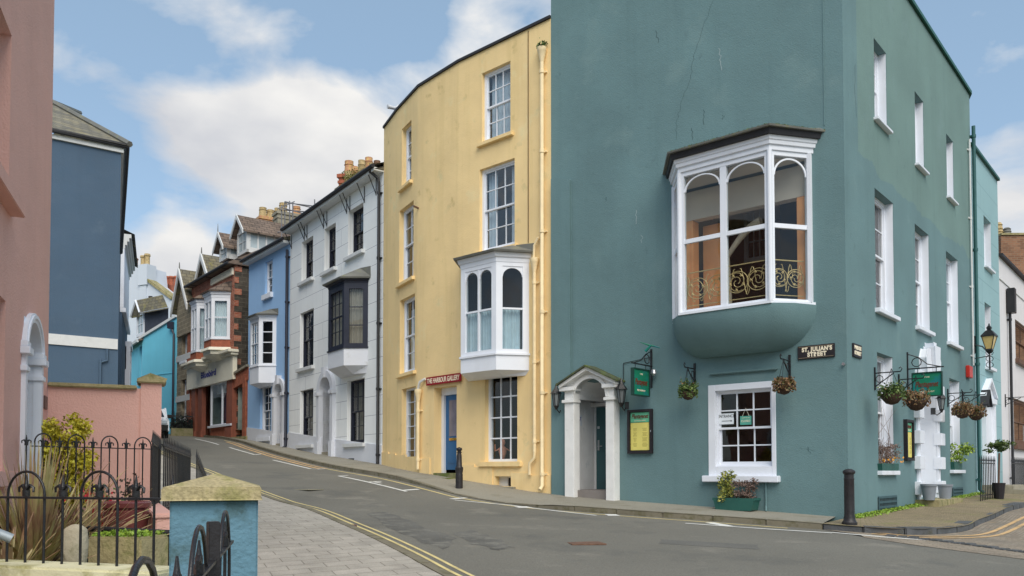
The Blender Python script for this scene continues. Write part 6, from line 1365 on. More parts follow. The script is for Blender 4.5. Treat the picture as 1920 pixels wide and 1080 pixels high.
menucase(fr,1177,769,1223,850,'black framed menu case with yellow card right of the white portico')
menucase(sp,1698,786,1713,864,'tall narrow black framed menu case on the side wall left of the blocked doorway')
# scroll brackets and hanging things
def bracket(pl,u,z,reach,h,label,flip=1,scrolls=True):
    q=pl.pt(u,z); t=thing('wall_bracket',q,label,'bracket','black iron wall brackets')
    MB().box(pl,u-.02,u+.02,z-h,z+.12,.003,.03).build('back_plate',M_black,t); mb=MB(); mb.tube([pl.pt(u,z,.02),pl.pt(u,z,reach)],.013,6).tube([pl.pt(u,z-h*.8,.02),pl.pt(u,z-.02,reach*.75)],.011,6)
    mb.tube([pl.pt(u,z-.12-.07*math.sin(k*.7),.1+.07*math.cos(k*.7)) for k in range(9)],.008,5,closed=True)
    mb.tube([pl.pt(u,z,reach),pl.pt(u,z+.05,reach+.03),pl.pt(u,z+.09,reach),pl.pt(u,z+.06,reach-.03)],.01,5); mb.build('arm',M_black,t,smooth=60); return t
def basket(pl,u,z,off,label,leaf,r=.2,trail=1.0,flower=None,chain=.35,n=820):
    c=pl.pt(u,z,off); t=thing('hanging_basket',c,label,'hanging basket','hanging baskets on the corner building')
    MB().lathe(c,[(.02,-r*.95),(r*.5,-r*.82),(r*.85,-r*.4),(r,0),(r*.96,.02)],14).build('basket',M_basket,t,smooth=60)
    mb=MB()
    for k in range(3): a=k*2.09; mb.tube([c+Vector((r*math.cos(a),r*math.sin(a),0)),c+Vector((0,0,chain))],.005,4)
    mb.build('chain',M_black,t); mb=MB()
    def f():
        a=random.random()*6.283; rr=r*1.05*math.sqrt(random.random()); k_=(rr/r); return c+Vector((rr*math.cos(a)*1.2,rr*math.sin(a)*1.2,.05+abs(random.gauss(0,.075))*trail-(random.random()*.17 if k_>.85 else 0)))
    mb.leaves(n,f,.055); mb.build('foliage',leaf,t)
    if flower: mb=MB(); mb.leaves(22,lambda:f()+Vector((0,0,.04)),.05); mb.build('blossom',flower,t)
    return t
def hang(pl,bx_,by,cx,cy,reach,lb,lk,leaf,**k):
    # bracket top at (bx_,by) on the wall, basket centre seen at (cx,cy)
    u,z=pl.uz(bx_,by); 
    bracket(pl,u,z,reach,.34,lk); uu,zz=pl.uz(cx,cy,reach); 
    basket(pl,uu,zz,reach,lb,leaf,chain=max(.12,z-zz),**{**k,'r':k.get('r',.2)*.86})
hang(fr,1303,692,1290,736,.45,'hanging basket with green trailing plant right of the hanging green sign','iron bracket holding the basket between the green sign and the bay',L_green,flower=L_mixed,r=.19)
hang(fr,1481,677,1470,724,.45,'brown heather hanging basket at the top right corner of the street window','iron bracket below the ST JULIAN\'S STREET plate',L_mixed,r=.2,trail=.7)
hang(sp,1639,700,1672,740,.5,'hanging basket nearest the street corner beside the first ground floor side window','iron bracket at the first ground floor side window',L_green,flower=L_mixed,r=.24)
hang(sp,1684,712,1718,752,.5,'hanging basket with russet plants just below the big green sign','iron bracket under the big green hanging sign',L_mixed,flower=L_green,r=.25)
hang(sp,1776,738,1804,771,.55,'hanging basket below the bracket left of the last ground floor side window','iron bracket left of the last ground floor side window',L_mixed,flower=L_green,r=.22)
hang(sp,1804,742,1830,775,.55,'hanging basket nearest the teal downpipe','iron bracket nearest the teal downpipe',L_mixed,flower=L_green,r=.23)
# hanging green signs
def hsign(pl,u,z0,z1,d0,d1,label,words,bu,bz,th=.04,mirror=False):
    c=pl.pt(u,(z0+z1)/2,(d0+d1)/2); t=thing('hanging_sign',c,label,'sign'); spl=Pl(pl.pt(u,0,d1).to_2d(),pl.pt(u,0,d0).to_2d())
    if spl.n.dot(-Vector((c.x,c.y)))<0: spl=Pl(pl.pt(u,0,d0).to_2d(),pl.pt(u,0,d1).to_2d())
    L_=abs(d1-d0); MB().box(spl,0,L_,z0,z1,-th/2,th/2).build('sign_panel',M_signgreen,t,bevel=.004); mb=MB(); mb.box(spl,-.02,0,z0-.02,z1+.02,-th,th).box(spl,L_,L_+.02,z0-.02,z1+.02,-th,th).box(spl,0,L_,z1,z1+.025,-th,th).box(spl,0,L_,z0-.025,z0,-th,th); mb.build('frame',mat('dark_green_frame',P(24,58,50),.5,.2,5,.1),t)
    h=z1-z0; fittext('Plantagenet',spl,L_/2,z0+h*.5,th/2+.003,h*.34,L_*.8,M_letterbrown,t,bold=.004,shear=.25); fittext('THE',spl,L_/2,z0+h*.82,th/2+.003,h*.09,L_*.2,M_letter,t); fittext('RESTAURANT',spl,L_/2,z0+h*.17,th/2+.003,h*.1,L_*.52,M_letter,t)
    mb=MB(); mb.tube([pl.pt(u,z1+.12,0.02),pl.pt(u,z1+.12,max(d0,d1)+.05)],.016,6).box(pl,u-.02,u+.02,z1-.35,z1+.5,.003,.03)
    mb.tube([pl.pt(u,z1+.45,.03),pl.pt(u,z1+.36,.25),pl.pt(u,z1+.2,max(d0,d1)*.6),pl.pt(u,z1+.12,max(d0,d1))],.012,6)
    mb.tube([pl.pt(u,z1+.26+.1*math.sin(k*.63),.2+.1*math.cos(k*.63)) for k in range(10)],.011,5,closed=True)
    for dd_ in (min(d0,d1)+.1,max(d0,d1)-.1): mb.tube([pl.pt(u,z1+.12,dd_),pl.pt(u,z1,dd_)],.008,5)
    mb.build('bracket',M_black,t,smooth=50); return t
u,_=fr.uz(1222,700); z1_=fr.uz(1205,694,.4)[1]; z0_=fr.uz(1205,741,.4)[1]
t=hsign(fr,u,z0_,z1_,.16,.78,'green hanging sign above the menu case on the street front','',0,0)
mb=MB(); c=fr.pt(u-.02,z1_+.42,.3); mb.tube([c,c+Vector((.12,-.05,.12)),c+Vector((.3,-.1,.06))],.035,7,.012).tube([c+Vector((.1,-.03,.12)),c+Vector((-.12,0,.2))],.02,6,.006); mb.build('finial_leaf',M_signgreen,t); MB().lathe(fr.pt(u-.12,z1_-.06,.12),[(.02,-.05),(.07,0),(.055,.08),(.02,.1)],10).build('spotlight',M_steel,t)
zc_=fr.uz(1190,690)[1]; mb=MB(); mb.tube([fr.pt(fr.uz(1170,700)[0],z1_+.25,.02),fr.pt(fr.uz(1170,700)[0],z1_+.25-.4,.02)],.008,5).tube([fr.pt(fr.uz(1170,700)[0],z1_+.25,.02),fr.pt(u,z1_+.32,.03)],.008,5); mb.build('cable',M_black,t)
u,_=sp.uz(1701,720); 
# second sign projects from the side wall; its visible board reaches from px 1707 to 1768
z1_=sp.uz(1707,699,.15)[1]; z0_=sp.uz(1707,741,.15)[1]
best=min((abs((lambda p:(CX+FPX*p[0]/(p[1]*_c+0)) )(sp.pt(u,0,k*.02))-1768),k*.02) for k in range(10,120))[1]
hsign(sp,u,z0_,z1_,.12,min(best,1.25),'large green hanging sign projecting over the brick footway by the blocked doorway','',0,0)
# lanterns
def wall_lantern(pl,px,py,label,off=.22,s=1.0,glow=M_whitep):
    u,z=pl.uz(px,py,off); c=pl.pt(u,z,off); t=thing('wall_lantern',c,label,'wall lamp'); 
    MB().lathe(c,[(.05*s,-.16*s),(.09*s,.1*s)],6).build('lamp_glass',mat('frosted_lamp_glass',P(110,116,118),.2,.05,5,0),t); mb=MB(); mb.lathe(c,[(.13*s,.1*s),(.1*s,.14*s),(.04*s,.22*s),(.02*s,.3*s),(.005,.33*s)],6).lathe(c,[(.02,-.24*s),(.06*s,-.16*s),(.055*s,-.155*s)],6)
    for k in range(6): a=k*1.047; mb.tube([c+Vector((.052*s*math.cos(a),.052*s*math.sin(a),-.16*s)),c+Vector((.094*s*math.cos(a),.094*s*math.sin(a),.11*s))],.008,4)
    mb.build('lamp_frame',M_black,t); MB().tube([c+Vector((0,0,-.22*s)),pl.pt(u,z-.3*s,off*.5),pl.pt(u,z-.2*s,0.01)],.014,6).bx(pl.pt(u,z-.2*s,.015),.08,.08,.16).build('lamp_arm',M_black,t); return t
wall_lantern(fr,1043,747,'black wall lantern left of the white portico',.24,1.1); wall_lantern(fr,1165,740,'black wall lantern right of the white portico',.24,1.15); wall_lantern(sp,1765,755,'small black wall lantern right of the blocked doorway',.2,1.0)
# big street lantern on its bracket
ul,zl=side.uz(1826,640); c=side.pt(side.uz(1855,640,.75)[0],side.uz(1855,640,.75)[1],.75)
t=thing('street_lantern',c,'large black street lantern with amber panes on a bracket from the teal downpipe','street lamp')
MB().lathe(c,[(.1,-.2),(.2,.12)],4).build('lamp_glass',M_amber,t); mb=MB(); mb.lathe(c,[(.235,.12),(.235,.15),(.1,.28),(.055,.3),(.08,.36),(.02,.43),(.02,.47)],4).lathe(c,[(.05,-.32),(.11,-.24),(.1,-.2)],4)
for k in range(4): a=k*math.pi/2; mb.tube([c+Vector((.1*math.cos(a),.1*math.sin(a),-.2)),c+Vector((.205*math.cos(a),.205*math.sin(a),.12))],.012,4)
mb.build('lamp_frame',M_black,t); w0=side.pt(ul,zl-.1,0.02); mb=MB(); mb.tube([w0,c+Vector((0,0,-.1))+(w0-c)*.45,c+Vector((0,0,-.34))],.02,6).tube([w0+Vector((0,0,-.4)),c+Vector((0,0,-.38))],.014,6).bx(w0,.1,.1,.5); 
mb.tube([c+Vector((0,0,-.4)),c+Vector((0,0,-.75))],.02,6)
for k in range(3): mb.tube([c+Vector((.1*math.cos(q*.7),.0,-.6-.16*k+.3+.07*math.sin(q*.7))) for q in range(9)],.009,5,closed=True)
mb.build('lamp_bracket',M_black,t,smooth=50)
ua,za=side.uz(1810,685); ub,zb=side.uz(1817,710); tag(MB().box(side,min(ua,ub),max(ua,ub),min(za,zb),max(za,zb),.003,.1).build('alarm_box',M_redbox,None,loc=side.pt(ua,za),bevel=.015),'red alarm box high on the side wall near the teal downpipe','alarm box')
# bollards
def bollard(px,py,pt_,label,kind):
    x,y=gp(px,py,0); g=G(x,y); k=y*1.0; z1=aty(px,pt_,y).z; H=z1-g; c=Vector((x,y,g)); t=thing('bollard',c,label,'bollard','cast iron bollards on the footway')
    if kind==0:
        MB().lathe(c,[(.125,-.05),(.125,.04),(.1,.07),(.095,.12),(.085,.16),(.082,H*.8),(.085,H*.81),(.085,H*.83),(.079,H*.835),(.079,H*.9),(.1,H*.92),(.104,H*.95),(.085,H*.975),(.05,H*.995),(.0,H)],20).build('post',M_blackrust,t,smooth=35)
    else:
        MB().lathe(c,[(.09,-.05),(.09,.3),(.085,.32),(.1,.42),(.1,.46),(.07,.5),(.062,H*.78),(.05,H*.84),(.07,H*.86),(.045,H*.88),(.075,H*.94),(.07,H*.97),(.0,H)],20).build('post',M_blackrust,t,smooth=35)
    return t
bollard(1593,984,879,'black cast iron bollard with worn rusty paint on the kerb at the street corner',0)
bollard(861,912,838,'slender black ball topped bollard in front of the yellow gallery building',1)
# plant trough below the street window, sill planters, pots
def bushy(c,rx,ry,rz,n,leaf,s=.06,name='foliage',parent=None,gap=True):
    mb=MB(); cl=[Vector((random.uniform(-rx,rx)*.75,random.uniform(-ry,ry)*.75,random.uniform(-rz,rz)*.75)) for _ in range(max(9,n//60))]
    def f():
        q=random.choice(cl); v=Vector((random.gauss(0,1),random.gauss(0,1),random.gauss(0,1))).normalized()*random.random()**.5; return Vector(c)+q+Vector((v.x*rx*.45,v.y*ry*.5,v.z*rz*.42))
    mb.leaves(n,f,s); return mb.build(name,leaf,parent)
ua,ub=fr.uz(1344,950,.3)[0],fr.uz(1418,955,.3)[0]; u0,u1=min(ua,ub),max(ua,ub); q=fr.pt((u0+u1)/2,0,.3); g=G(q.x,q.y); q.z=g
t=thing('plant_trough',q,'green plastic trough with leafy and mauve shrubs under the street window','planter')
MB().prism(fr.sh(0),[(u0+.05,g+.005),(u1-.05,g+.005),(u1,g+.2),(u1+.02,g+.2),(u1+.02,g+.24),(u0-.02,g+.24),(u0-.02,g+.2),(u0,g+.2)],.14,.44).build('trough',M_trough,t,bevel=.006)
bushy(fr.pt(u0+(u1-u0)*.73,g+.48,.29),.2,.16,.3,900,leafmat('olive_leaves',[P(60,66,34),P(120,130,60),P(190,180,90)],12),.055,parent=t); bushy(fr.pt(u0+(u1-u0)*.3,g+.42,.29),.26,.15,.2,900,L_mauve,.045,'heather',t)
mb=MB()
for k in range(14): b_=fr.pt(u0+(u1-u0)*random.uniform(.15,.85),g+.2,.29); mb.tube([b_,b_+Vector((random.gauss(0,.06),random.gauss(0,.06),.35))],.008,4,.003)
mb.build('stem',M_woodbrown,t)
def sillbox(pl,px0,py0,px1,py1,label,kind):
    ua,za=pl.uz(px0,py0,.0); ub,_=pl.uz(px1,py0,.0); zb=pl.uz(px0,py1)[1]; u0,u1=min(ua,ub),max(ua,ub); q=pl.pt((u0+u1)/2,zb); t=thing('sill_planter',q,label,'planter')
    MB().prism(pl,[(u0+.04,zb),(u1-.04,zb),(u1,za),(u0,za)],-.16,.09).build('trough',M_trough,t,bevel=.006)
    if kind==0:
        mb=MB()
        for k in range(46): b_=pl.pt(random.uniform(u0+.1,u1-.1),za,-.03); h=random.uniform(.3,.55) if k%7 else 1.15; mb.tube([b_,b_+Vector((random.gauss(0,.07),random.gauss(0,.07),h*.5)),b_+Vector((random.gauss(0,.16),random.gauss(0,.12),h))],.007,4,.002)
        mb.build('twigs',L_mauve,t); bushy(pl.pt((u0+u1)/2+.1,za+.08,0),(u1-u0)*.4,.12,.08,80,L_orange,.05,'blossom',t); bushy(pl.pt((u0+u1)/2,za+.28,0),(u1-u0)*.3,.16,.16,500,L_mauve,.04,'foliage',t)
    else: bushy(pl.pt((u0+u1)/2,za+.26,0),(u1-u0)*.55,.2,.28,800,leafmat('lime_leaves',[P(60,76,30),P(120,150,50),P(190,200,90)],12),.07,'foliage',t)
sillbox(sp,1645,869,1677,885,'green window box with bare twigs on the nearest ground floor side window sill',0); sillbox(sp,1782,866,1797,881,'green window box with a bright leafy shrub on the last ground floor side window sill',1)
def gpot(px,py,h,r_,label,off):
    u=sp.uz(px,py,off)[0]; q=sp.pt(u,0,off); q.z=-.63 if off<.5 else G(q.x,q.y); t=thing('plant_pot',q,label,'plant pot','grey pots by the blocked doorway'); MB().lathe(q,[(r_*.72,0),(r_*.95,h*.85),(r_*1.05,h*.86),(r_*1.07,h),(r_*.95,h),(r_*.9,h*.9)],18).build('pot',M_potgrey,t,smooth=40); MB().lathe(q,[(r_*.9,h*.85),(r_*.9,h*.88)],14).build('compost',M_soil,t)
gpot(1742,938,.36,.165,'grey plastic pot on the left of the blocked doorway step',.3); gpot(1772,933,.34,.165,'grey plastic pot on the right of the blocked doorway step',.34)
# potted standard tree, railings by the aqua house
s=Pl((p0.x,p0.y),(p1.x,p1.y))
q=s.pt(s.uz(1872,880,.9)[0],0,.9); q.z=G(q.x,q.y); t=thing('potted_tree',q,'small ball headed tree in a dark pot by the aqua house steps','potted tree')
MB().lathe(q,[(.11,0),(.15,.36),(.16,.42)],12).build('pot',M_signdark,t); MB().tube([q+Vector((0,0,.4)),q+Vector((.03,0,1.2))],.025,6).build('trunk',M_woodbrown,t); bushy(q+Vector((0,0,1.38)),.34,.3,.17,700,L_green,.07,'crown',t)
def rail_panel(pl,u0,u1,off,z0,z1,n,label,m=M_black,name='iron_railing',heads=True,slope=0):
    q=pl.pt((u0+u1)/2,z0,off); t=thing(name,q,label,'railing'); mb=MB()
    for zz in (z1-.14,z0+.1): mb.tube([pl.pt(u0,zz,off),pl.pt(u1,zz+slope,off)],.014,5)
    mb.build('rail',m,t); 
    for k in range(n):
        u=u0+(u1-u0)*k/(n-1); sl_=slope*k/(n-1); mb=MB(); mb.tube([pl.pt(u,z0-.05,off),pl.pt(u,z1+sl_-.05,off)],.012,5)
        if heads: mb.tube([pl.pt(u,z1+sl_-.08,off),pl.pt(u,z1+sl_-.03,off),pl.pt(u,z1+sl_+.06,off)],.022,5,.003)
        mb.build('bar',m,t)
    return t
u0,u1=sorted((s.uz(1838,900,.75)[0],s.uz(1866,900,.75)[0])); qq=s.pt(u0,0,.75); g=G(qq.x,qq.y); rail_panel(s,u0,u1,.75,g,g+1.05,10,'black iron railing in front of the white portico of the aqua house')
s2=Pl((q1.x,q1.y),(q0.x,q0.y)); u0,u1=sorted((s2.uz(1897,885,.6)[0],s2.uz(1935,885,.6)[0])); qq=s2.pt(u1,0,.6); g=G(qq.x,qq.y); rail_panel(s2,u0,u1,.6,g,g+1.0,22,'black iron railing in front of the white house at the right edge')
u,z=s.uz(1850,735); bracket(s2,s2.uz(1884,746)[0],s2.uz(1884,746)[1],.6,.3,'thin iron bracket between the aqua house and the white house')
# ================================================================ left front garden
FY=4.9
fp=Pl(aty(400,900,4.5).to_2d(),aty(-90,900,5.05).to_2d())    # front fence plane
coping_z=fp.uz(150,1059)[1]; rail_z=fp.uz(150,934)[1]; hoop_z=fp.uz(50,884)[1]
uR=fp.uz(330,930)[0]
lwq=fp.pt(fp.L/2,coping_z-.3); r=thing('low_wall',lwq,'low wall with pale mossy stone coping under the nearest hooped railing','wall')
M_copl=mat('pale_lichened_coping',P(196,192,160),.9,.1,3,.5,40,blot=[(P(150,146,96),4,.5,.8),(P(96,92,70),9,.62,.5)])
MB().box(fp,uR,fp.L+.4,coping_z-.12,coping_z,-.12,.16).build('coping',M_copl,r,bevel=.015); MB().box(fp,uR,fp.L+.4,-2.0,coping_z-.12,-.09,.12).build('wall_body',M_pierblue,r)
def fleur(mb,p,pl,s=1.0):
    d=Vector((pl.d.x,pl.d.y,0)); z=Vector((0,0,1))
    mb.tube([p-z*.01*s,p+z*.03*s],.012*s,6); mb.tube([p+z*.02*s,p+z*.045*s,p+z*.085*s],.014*s,6,.003); mb.tube([p-z*.035*s,p+z*.0*s],.02*s,6)
    for sg in (-1,1): mb.tube([p-z*.01*s,p+d*sg*.028*s+z*.028*s,p+d*sg*.052*s+z*.014*s,p+d*sg*.05*s-z*.012*s],.0115*s,5,.006)
def hoop_fence(pl,us,z0,zr,zh,label,t_=.0085,s=1.0,start=0,rail2=None,ext=0,name='hooped_railing'):
    q=pl.pt((us[0]+us[-1])/2,z0); t=thing(name,q,label,'railing'); mb=MB(); mb.box(pl,us[0]-ext,us[-1]+ext,zr-.006*s,zr+.006*s,-.017*s,.017*s)
    mb.build('rail',M_black,t)
    if rail2: MB().box(pl,us[0]-ext,us[-1]+ext,rail2-.007*s,rail2+.007*s,-.017*s,.017*s).build('rail',M_black,t)
    n=len(us); k=0; i=0
    while i<n:
        ph=(i+start)%4
        if ph==0 and i+2<n:
            a,b=us[i],us[i+2]; uc=(a+b)/2; rr=(b-a)/2; zs=zh-abs(rr); pts=[pl.pt(a,z0,0),pl.pt(a,zs,0)]+[pl.pt(uc-rr*math.cos(math.pi*k_/12),zs+abs(rr)*math.sin(math.pi*k_/12),0) for k_ in range(1,12)]+[pl.pt(b,zs,0),pl.pt(b,z0,0)]
            MB().tube(pts,t_,8).build('hoop',M_black,t,smooth=60)
        elif ph==0 or ph==2 and not i>=2: MB().tube([pl.pt(us[i],z0),pl.pt(us[i],zr)],t_,8).build('bar',M_black,t,smooth=60)
        if ph in(1,3):
            mb=MB(); mb.tube([pl.pt(us[i],z0),pl.pt(us[i],zr+.035*s)],t_,8); fleur(mb,pl.pt(us[i],zr+.042*s),pl,s); mb.build('finial_bar',M_black,t,smooth=60)
        i+=1
    return t
# posts of the nearest railing, image positions every 34.3 px
us=[fp.uz(15+34.3*k,930)[0] for k in range(-5,10)]
hoop_fence(fp,us[1:],coping_z,rail_z,hoop_z,'nearest black hooped iron railing standing on the mossy coping at lower left',.0078,1.05,start=0,ext=.05)
# blue pier with pyramid stone cap
PYc=4.15; px_l,px_r=317.5,483.5; pA=aty(px_r,1000,4.02); pB=aty(px_l,1000,3.9); pp=Pl(pA.to_2d(),pB.to_2d()); ztop=pp.uz(400,938)[1]
r=thing('gate_pier',pp.pt(pp.L/2,-1.9),'square pale blue rendered pier with a pyramid shaped mossy stone cap','pier')
MB().box(pp,0,pp.L,-2.0,ztop,-pp.L,0).build('pier_body',M_pierblue,r,bevel=.008)
mb=MB(); e=.035; W_=pp.L; zc1=pp.uz(400,914,e)[1]; ring0=[pp.pt(-e*.4,ztop,e),pp.pt(W_+e,ztop,e),pp.pt(W_+e,ztop,-W_-e),pp.pt(-e*.4,ztop,-W_-e)]; ring1=[Vector((p.x,p.y,zc1)) for p in ring0]; apx=pp.pt(W_/2,zc1+.068,-W_/2)
i=0
for k in range(4): mb.q(ring0[k],ring0[(k+1)%4],ring1[(k+1)%4],ring1[k]); mb.q(ring1[k],ring1[(k+1)%4],apx)
mb.q(*ring0); mb.build('pier_cap',mat('mossy_cap_stone',P(156,144,110),.95,.15,5,.6,60,blot=[(P(116,114,66),5,.5,.7),(P(188,172,128),9,.6,.6),(P(84,76,52),14,.66,.6)],fine=60),r,merge=True,bevel=.006)
# railing running from the pier towards the viewer
na=aty(436,1000,3.62); nb=aty(160,1000,1.06); np2=Pl(na.to_2d(),nb.to_2d()); zt_n=-.155
ys=[3.45,3.23,3.0,2.78,2.56,2.34,2.12,1.9,1.68,1.46,1.24]
us2=[(y-na.y)/(nb.y-na.y)*np2.L for y in ys]
hoop_fence(np2,us2,-.85,zt_n-.14,zt_n,'black hooped iron railing running from the blue pier towards the viewer',.0068,.8,start=0,ext=.06,name='hooped_railing')
qn=np2.pt(us2[3]+.03,-.5); tt=thing('iron_post',Vector((qn.x,qn.y,-1)),'thick square rust stained iron post in the railing before the blue pier','post'); MB().bx(Vector((qn.x,qn.y,-.565)),.038,.038,.80,.6).build('post_shaft',M_blackrust,tt,bevel=.003); MB().bx(Vector((qn.x,qn.y,-.36)),.05,.05,.03,.6).build('post_collar',M_blackrust,tt)
# rear garden railing before the pink wall
ra=aty(312,880,10.95); rb=aty(40,880,9.35); rp_=Pl(ra.to_2d(),rb.to_2d()); us3=[rp_.uz(48.6+15.62*k,880)[0] for k in range(-0,17)][::-1]
us3=sorted(us3); zr3=rp_.uz(200,840)[1]; 
t=hoop_fence(rp_,us3[::-1],-.38,zr3,rp_.uz(209,818)[1],'rear black hooped iron railing in front of the pink garden wall',.0085,1.0,start=3,ext=.05)
# spear headed railings beside the footway
def spear_run(pa,pb,z1a,z1b,z0,n,label):
    pl=Pl(pa,pb); t=thing('spear_railing',pl.pt(pl.L/2,z0),label,'railing'); MB().tube([pl.pt(0,z1a-.17),pl.pt(pl.L,z1b-.17)],.014,5).tube([pl.pt(0,z0+.1),pl.pt(pl.L,z0+.1+(z1b-z1a))],.014,5).build('rail',M_black,t)
    for k in range(n):
        f=k/(n-1); u=pl.L*f; z1=z1a+(z1b-z1a)*f; MB().tube([pl.pt(u,z0),pl.pt(u,z1-.13)],.010,6).tube([pl.pt(u,z1-.15),pl.pt(u,z1-.1),pl.pt(u,z1)],.022,6,.002).build('bar',M_black,t)
    return t
a=aty(357,840,15.2); b=aty(308,815,10.9); spear_run(a.to_2d(),b.to_2d(),a.z,b.z,-.62,20,'long black spear headed railing receding along the left footway')
a=aty(301,819,11.3); b=aty(287,806,9.9); spear_run(a.to_2d(),b.to_2d(),a.z,b.z,-.75,9,'short black spear headed gate at the end of the pink garden wall')
a=aty(388,888,18.0); b=aty(369,842,15.6); spear_run(a.to_2d(),b.to_2d(),a.z,b.z,-.35,10,'black raking handrail with spears beyond the long spear railing')
# garden soil, paving, stones
def terrain_patch(name,poly,z,m,label=None):
    mb=MB(); mb.v=[Vector((x,y,z)) for x,y in poly]; mb.uv=[(x,y) for x,y in poly]; mb.f=[tuple(range(len(poly)))]; o=mb.build(name,m); o['kind']='structure'; return o
GZ=-.78
pA2=aty(330,940,4.7); pB2=aty(290,940,11.6)
mb=MB(); nx,ny=26,30
for j in range(ny+1):
    for i in range(nx+1):
        y=4.75+(12.0-4.75)*j/ny; xl=-1.9-.4*(y-0)-0.2; xr=pA2.x+(pB2.x-pA2.x)*(y-pA2.y)/(pB2.y-pA2.y); x=xl+(xr-xl)*i/nx
        mb.v.append(Vector((x,y,GZ+.05*mnoise.noise(Vector((x*1.5,y*1.5,0)))+.02*mnoise.noise(Vector((x*6,y*6,3)))))); mb.uv.append((x,y))
for j in range(ny):
    for i in range(nx): a=j*(nx+1)+i; mb.f.append((a,a+1,a+nx+2,a+nx+1))
struct(mb.build('garden_ground',mat('mossy_earth',P(112,108,78),1,.3,2.5,.9,18,blot=[(P(104,118,50),2.2,.5,.8),(P(150,140,110),5,.6,.6)]),smooth=70))
x,y=aty(215,1030,6.0).to_2d(); q=Vector((x,y,GZ)); t=thing('stone_trough',q,'long mossy rough stone trough behind the nearest railing','planter'); tp=Pl(aty(262,1030,6.0).to_2d(),aty(162,1030,6.1).to_2d()); zt=tp.uz(210,1007)[1]; mb=MB(); mb.box(tp,0,tp.L,GZ-.15,zt,-.35,0); mb.build('trough',M_stone,t,bevel=.02); mb=MB(); mb.leaves(700,lambda:tp.pt(random.uniform(.02,tp.L-.02),zt+random.uniform(-.005,.03),random.uniform(-.33,-.02)),.03); mb.build('moss',L_moss,t)
tp2=Pl(aty(318,1045,7.2).to_2d(),aty(262,1045,7.2).to_2d()); t=thing('stone_step',tp2.pt(.1,GZ),'mossy stone block at the right of the stone trough','stone'); MB().box(tp2,0,tp2.L,GZ-.1,tp2.uz(290,1012)[1],-.5,0).build('block',M_stone,t,bevel=.02)
# boulder
q=aty(141,1058,5.55); bm=bmesh.new(); bmesh.ops.create_icosphere(bm,subdivisions=3,radius=1)
for v in bm.verts:
    n=v.co.copy(); k=1+.18*mnoise.noise(n*1.7)+.06*mnoise.noise(n*5); v.co=Vector((n.x*.085*k,n.y*.08*k,n.z*.2*k if n.z<.5 else (.1+.0)*1+n.z*.08))
me=bpy.data.meshes.new('boulder'); bm.to_mesh(me); bm.free(); me.materials.append(mat('pale_boulder',P(158,150,130),.95,.15,6,.5,40,blot=[(P(104,104,76),6,.55,.6)])); 
for p_ in me.polygons: p_.use_smooth=True
o=bpy.data.objects.new('boulder',me); C.objects.link(o); o.location=(q.x,q.y,q.z+.09); tag(o,'pale upright boulder between the bronze spiky plant and the stone trough','boulder')
# bronze spiky plants
def phormium(c,n,L_,label,spread=1.0):
    t=thing('spiky_plant',c,label,'plant'); mb=MB()
    for k in range(n):
        a=random.random()*6.283; el=R(random.uniform(18,88)); l=L_*random.uniform(.5,1.1); w=random.uniform(.009,.019); d=Vector((math.cos(a),math.sin(a),0)); sd_=Vector((-d.y,d.x,0)); p=Vector(c)+d*random.uniform(0,.09); v=Vector((d.x*math.cos(el),d.y*math.cos(el),math.sin(el))); st=l/7; droop=random.uniform(.02,.2)*spread; i=len(mb.v)
        for q_ in range(8):
            ww=w*(1-(q_/7)**2.5)+.0008; mb.v+= [p-sd_*ww,p+sd_*ww+Vector((0,0,.004))]; mb.uv+=[(0,0),(1,0)]; p=p+v*st; v=(v-Vector((0,0,droop*.42*(q_/5)))).normalized()
        for q_ in range(7): b_=i+2*q_; mb.f.append((b_,b_+1,b_+3,b_+2))
    mb.build('leaves',L_phorm,t); return t
q=aty(60,1000,6.2); phormium(Vector((q.x,q.y,GZ)),300,.95,'large bronze spiky plant behind the nearest railing at the left edge',1.3)
q=aty(150,1000,7.3); phormium(Vector((q.x,q.y,GZ)),130,.75,'bronze and olive spiky plant in front of the golden shrub')
q=aty(12,1040,5.6); phormium(Vector((q.x,q.y,GZ)),60,.5,'low straw coloured spiky tuft at the left edge of the garden',1.6)
# golden shrub
q=aty(121,900,11.0); g=GZ; t=thing('golden_shrub',Vector((q.x,q.y,g)),'golden yellow leaved evergreen shrub against the pink garden wall','shrub')
mb=MB()
for k in range(9): a=random.random()*6.28; mb.tube([Vector((q.x,q.y,g)),Vector((q.x+.1*math.cos(a),q.y+.1*math.sin(a),g+.6)),Vector((q.x+.22*math.cos(a),q.y+.15*math.sin(a),g+1.2))],.018,5,.006)
mb.build('stems',M_woodbrown,t)
zt=aty(121,785,11.0).z; H=zt-g
cl=[(random.uniform(-.24,.26),random.uniform(-.15,.15),random.uniform(.25,1)*H*.93) for _ in range(46)]+[(.1,0,H*.98),(-.17,0,H*.93),(.24,0,H*.92)]
def gs():
    c_=random.choice(cl); v=Vector((random.gauss(0,1),random.gauss(0,1),random.gauss(0,1))).normalized()*random.random()**.6*.14; return Vector((q.x+c_[0]+v.x,q.y+c_[1]+v.y,g+c_[2]+v.z*.9))
mb=MB(); mb.leaves(8500,gs,.05); mb.build('foliage',L_yellow,t)
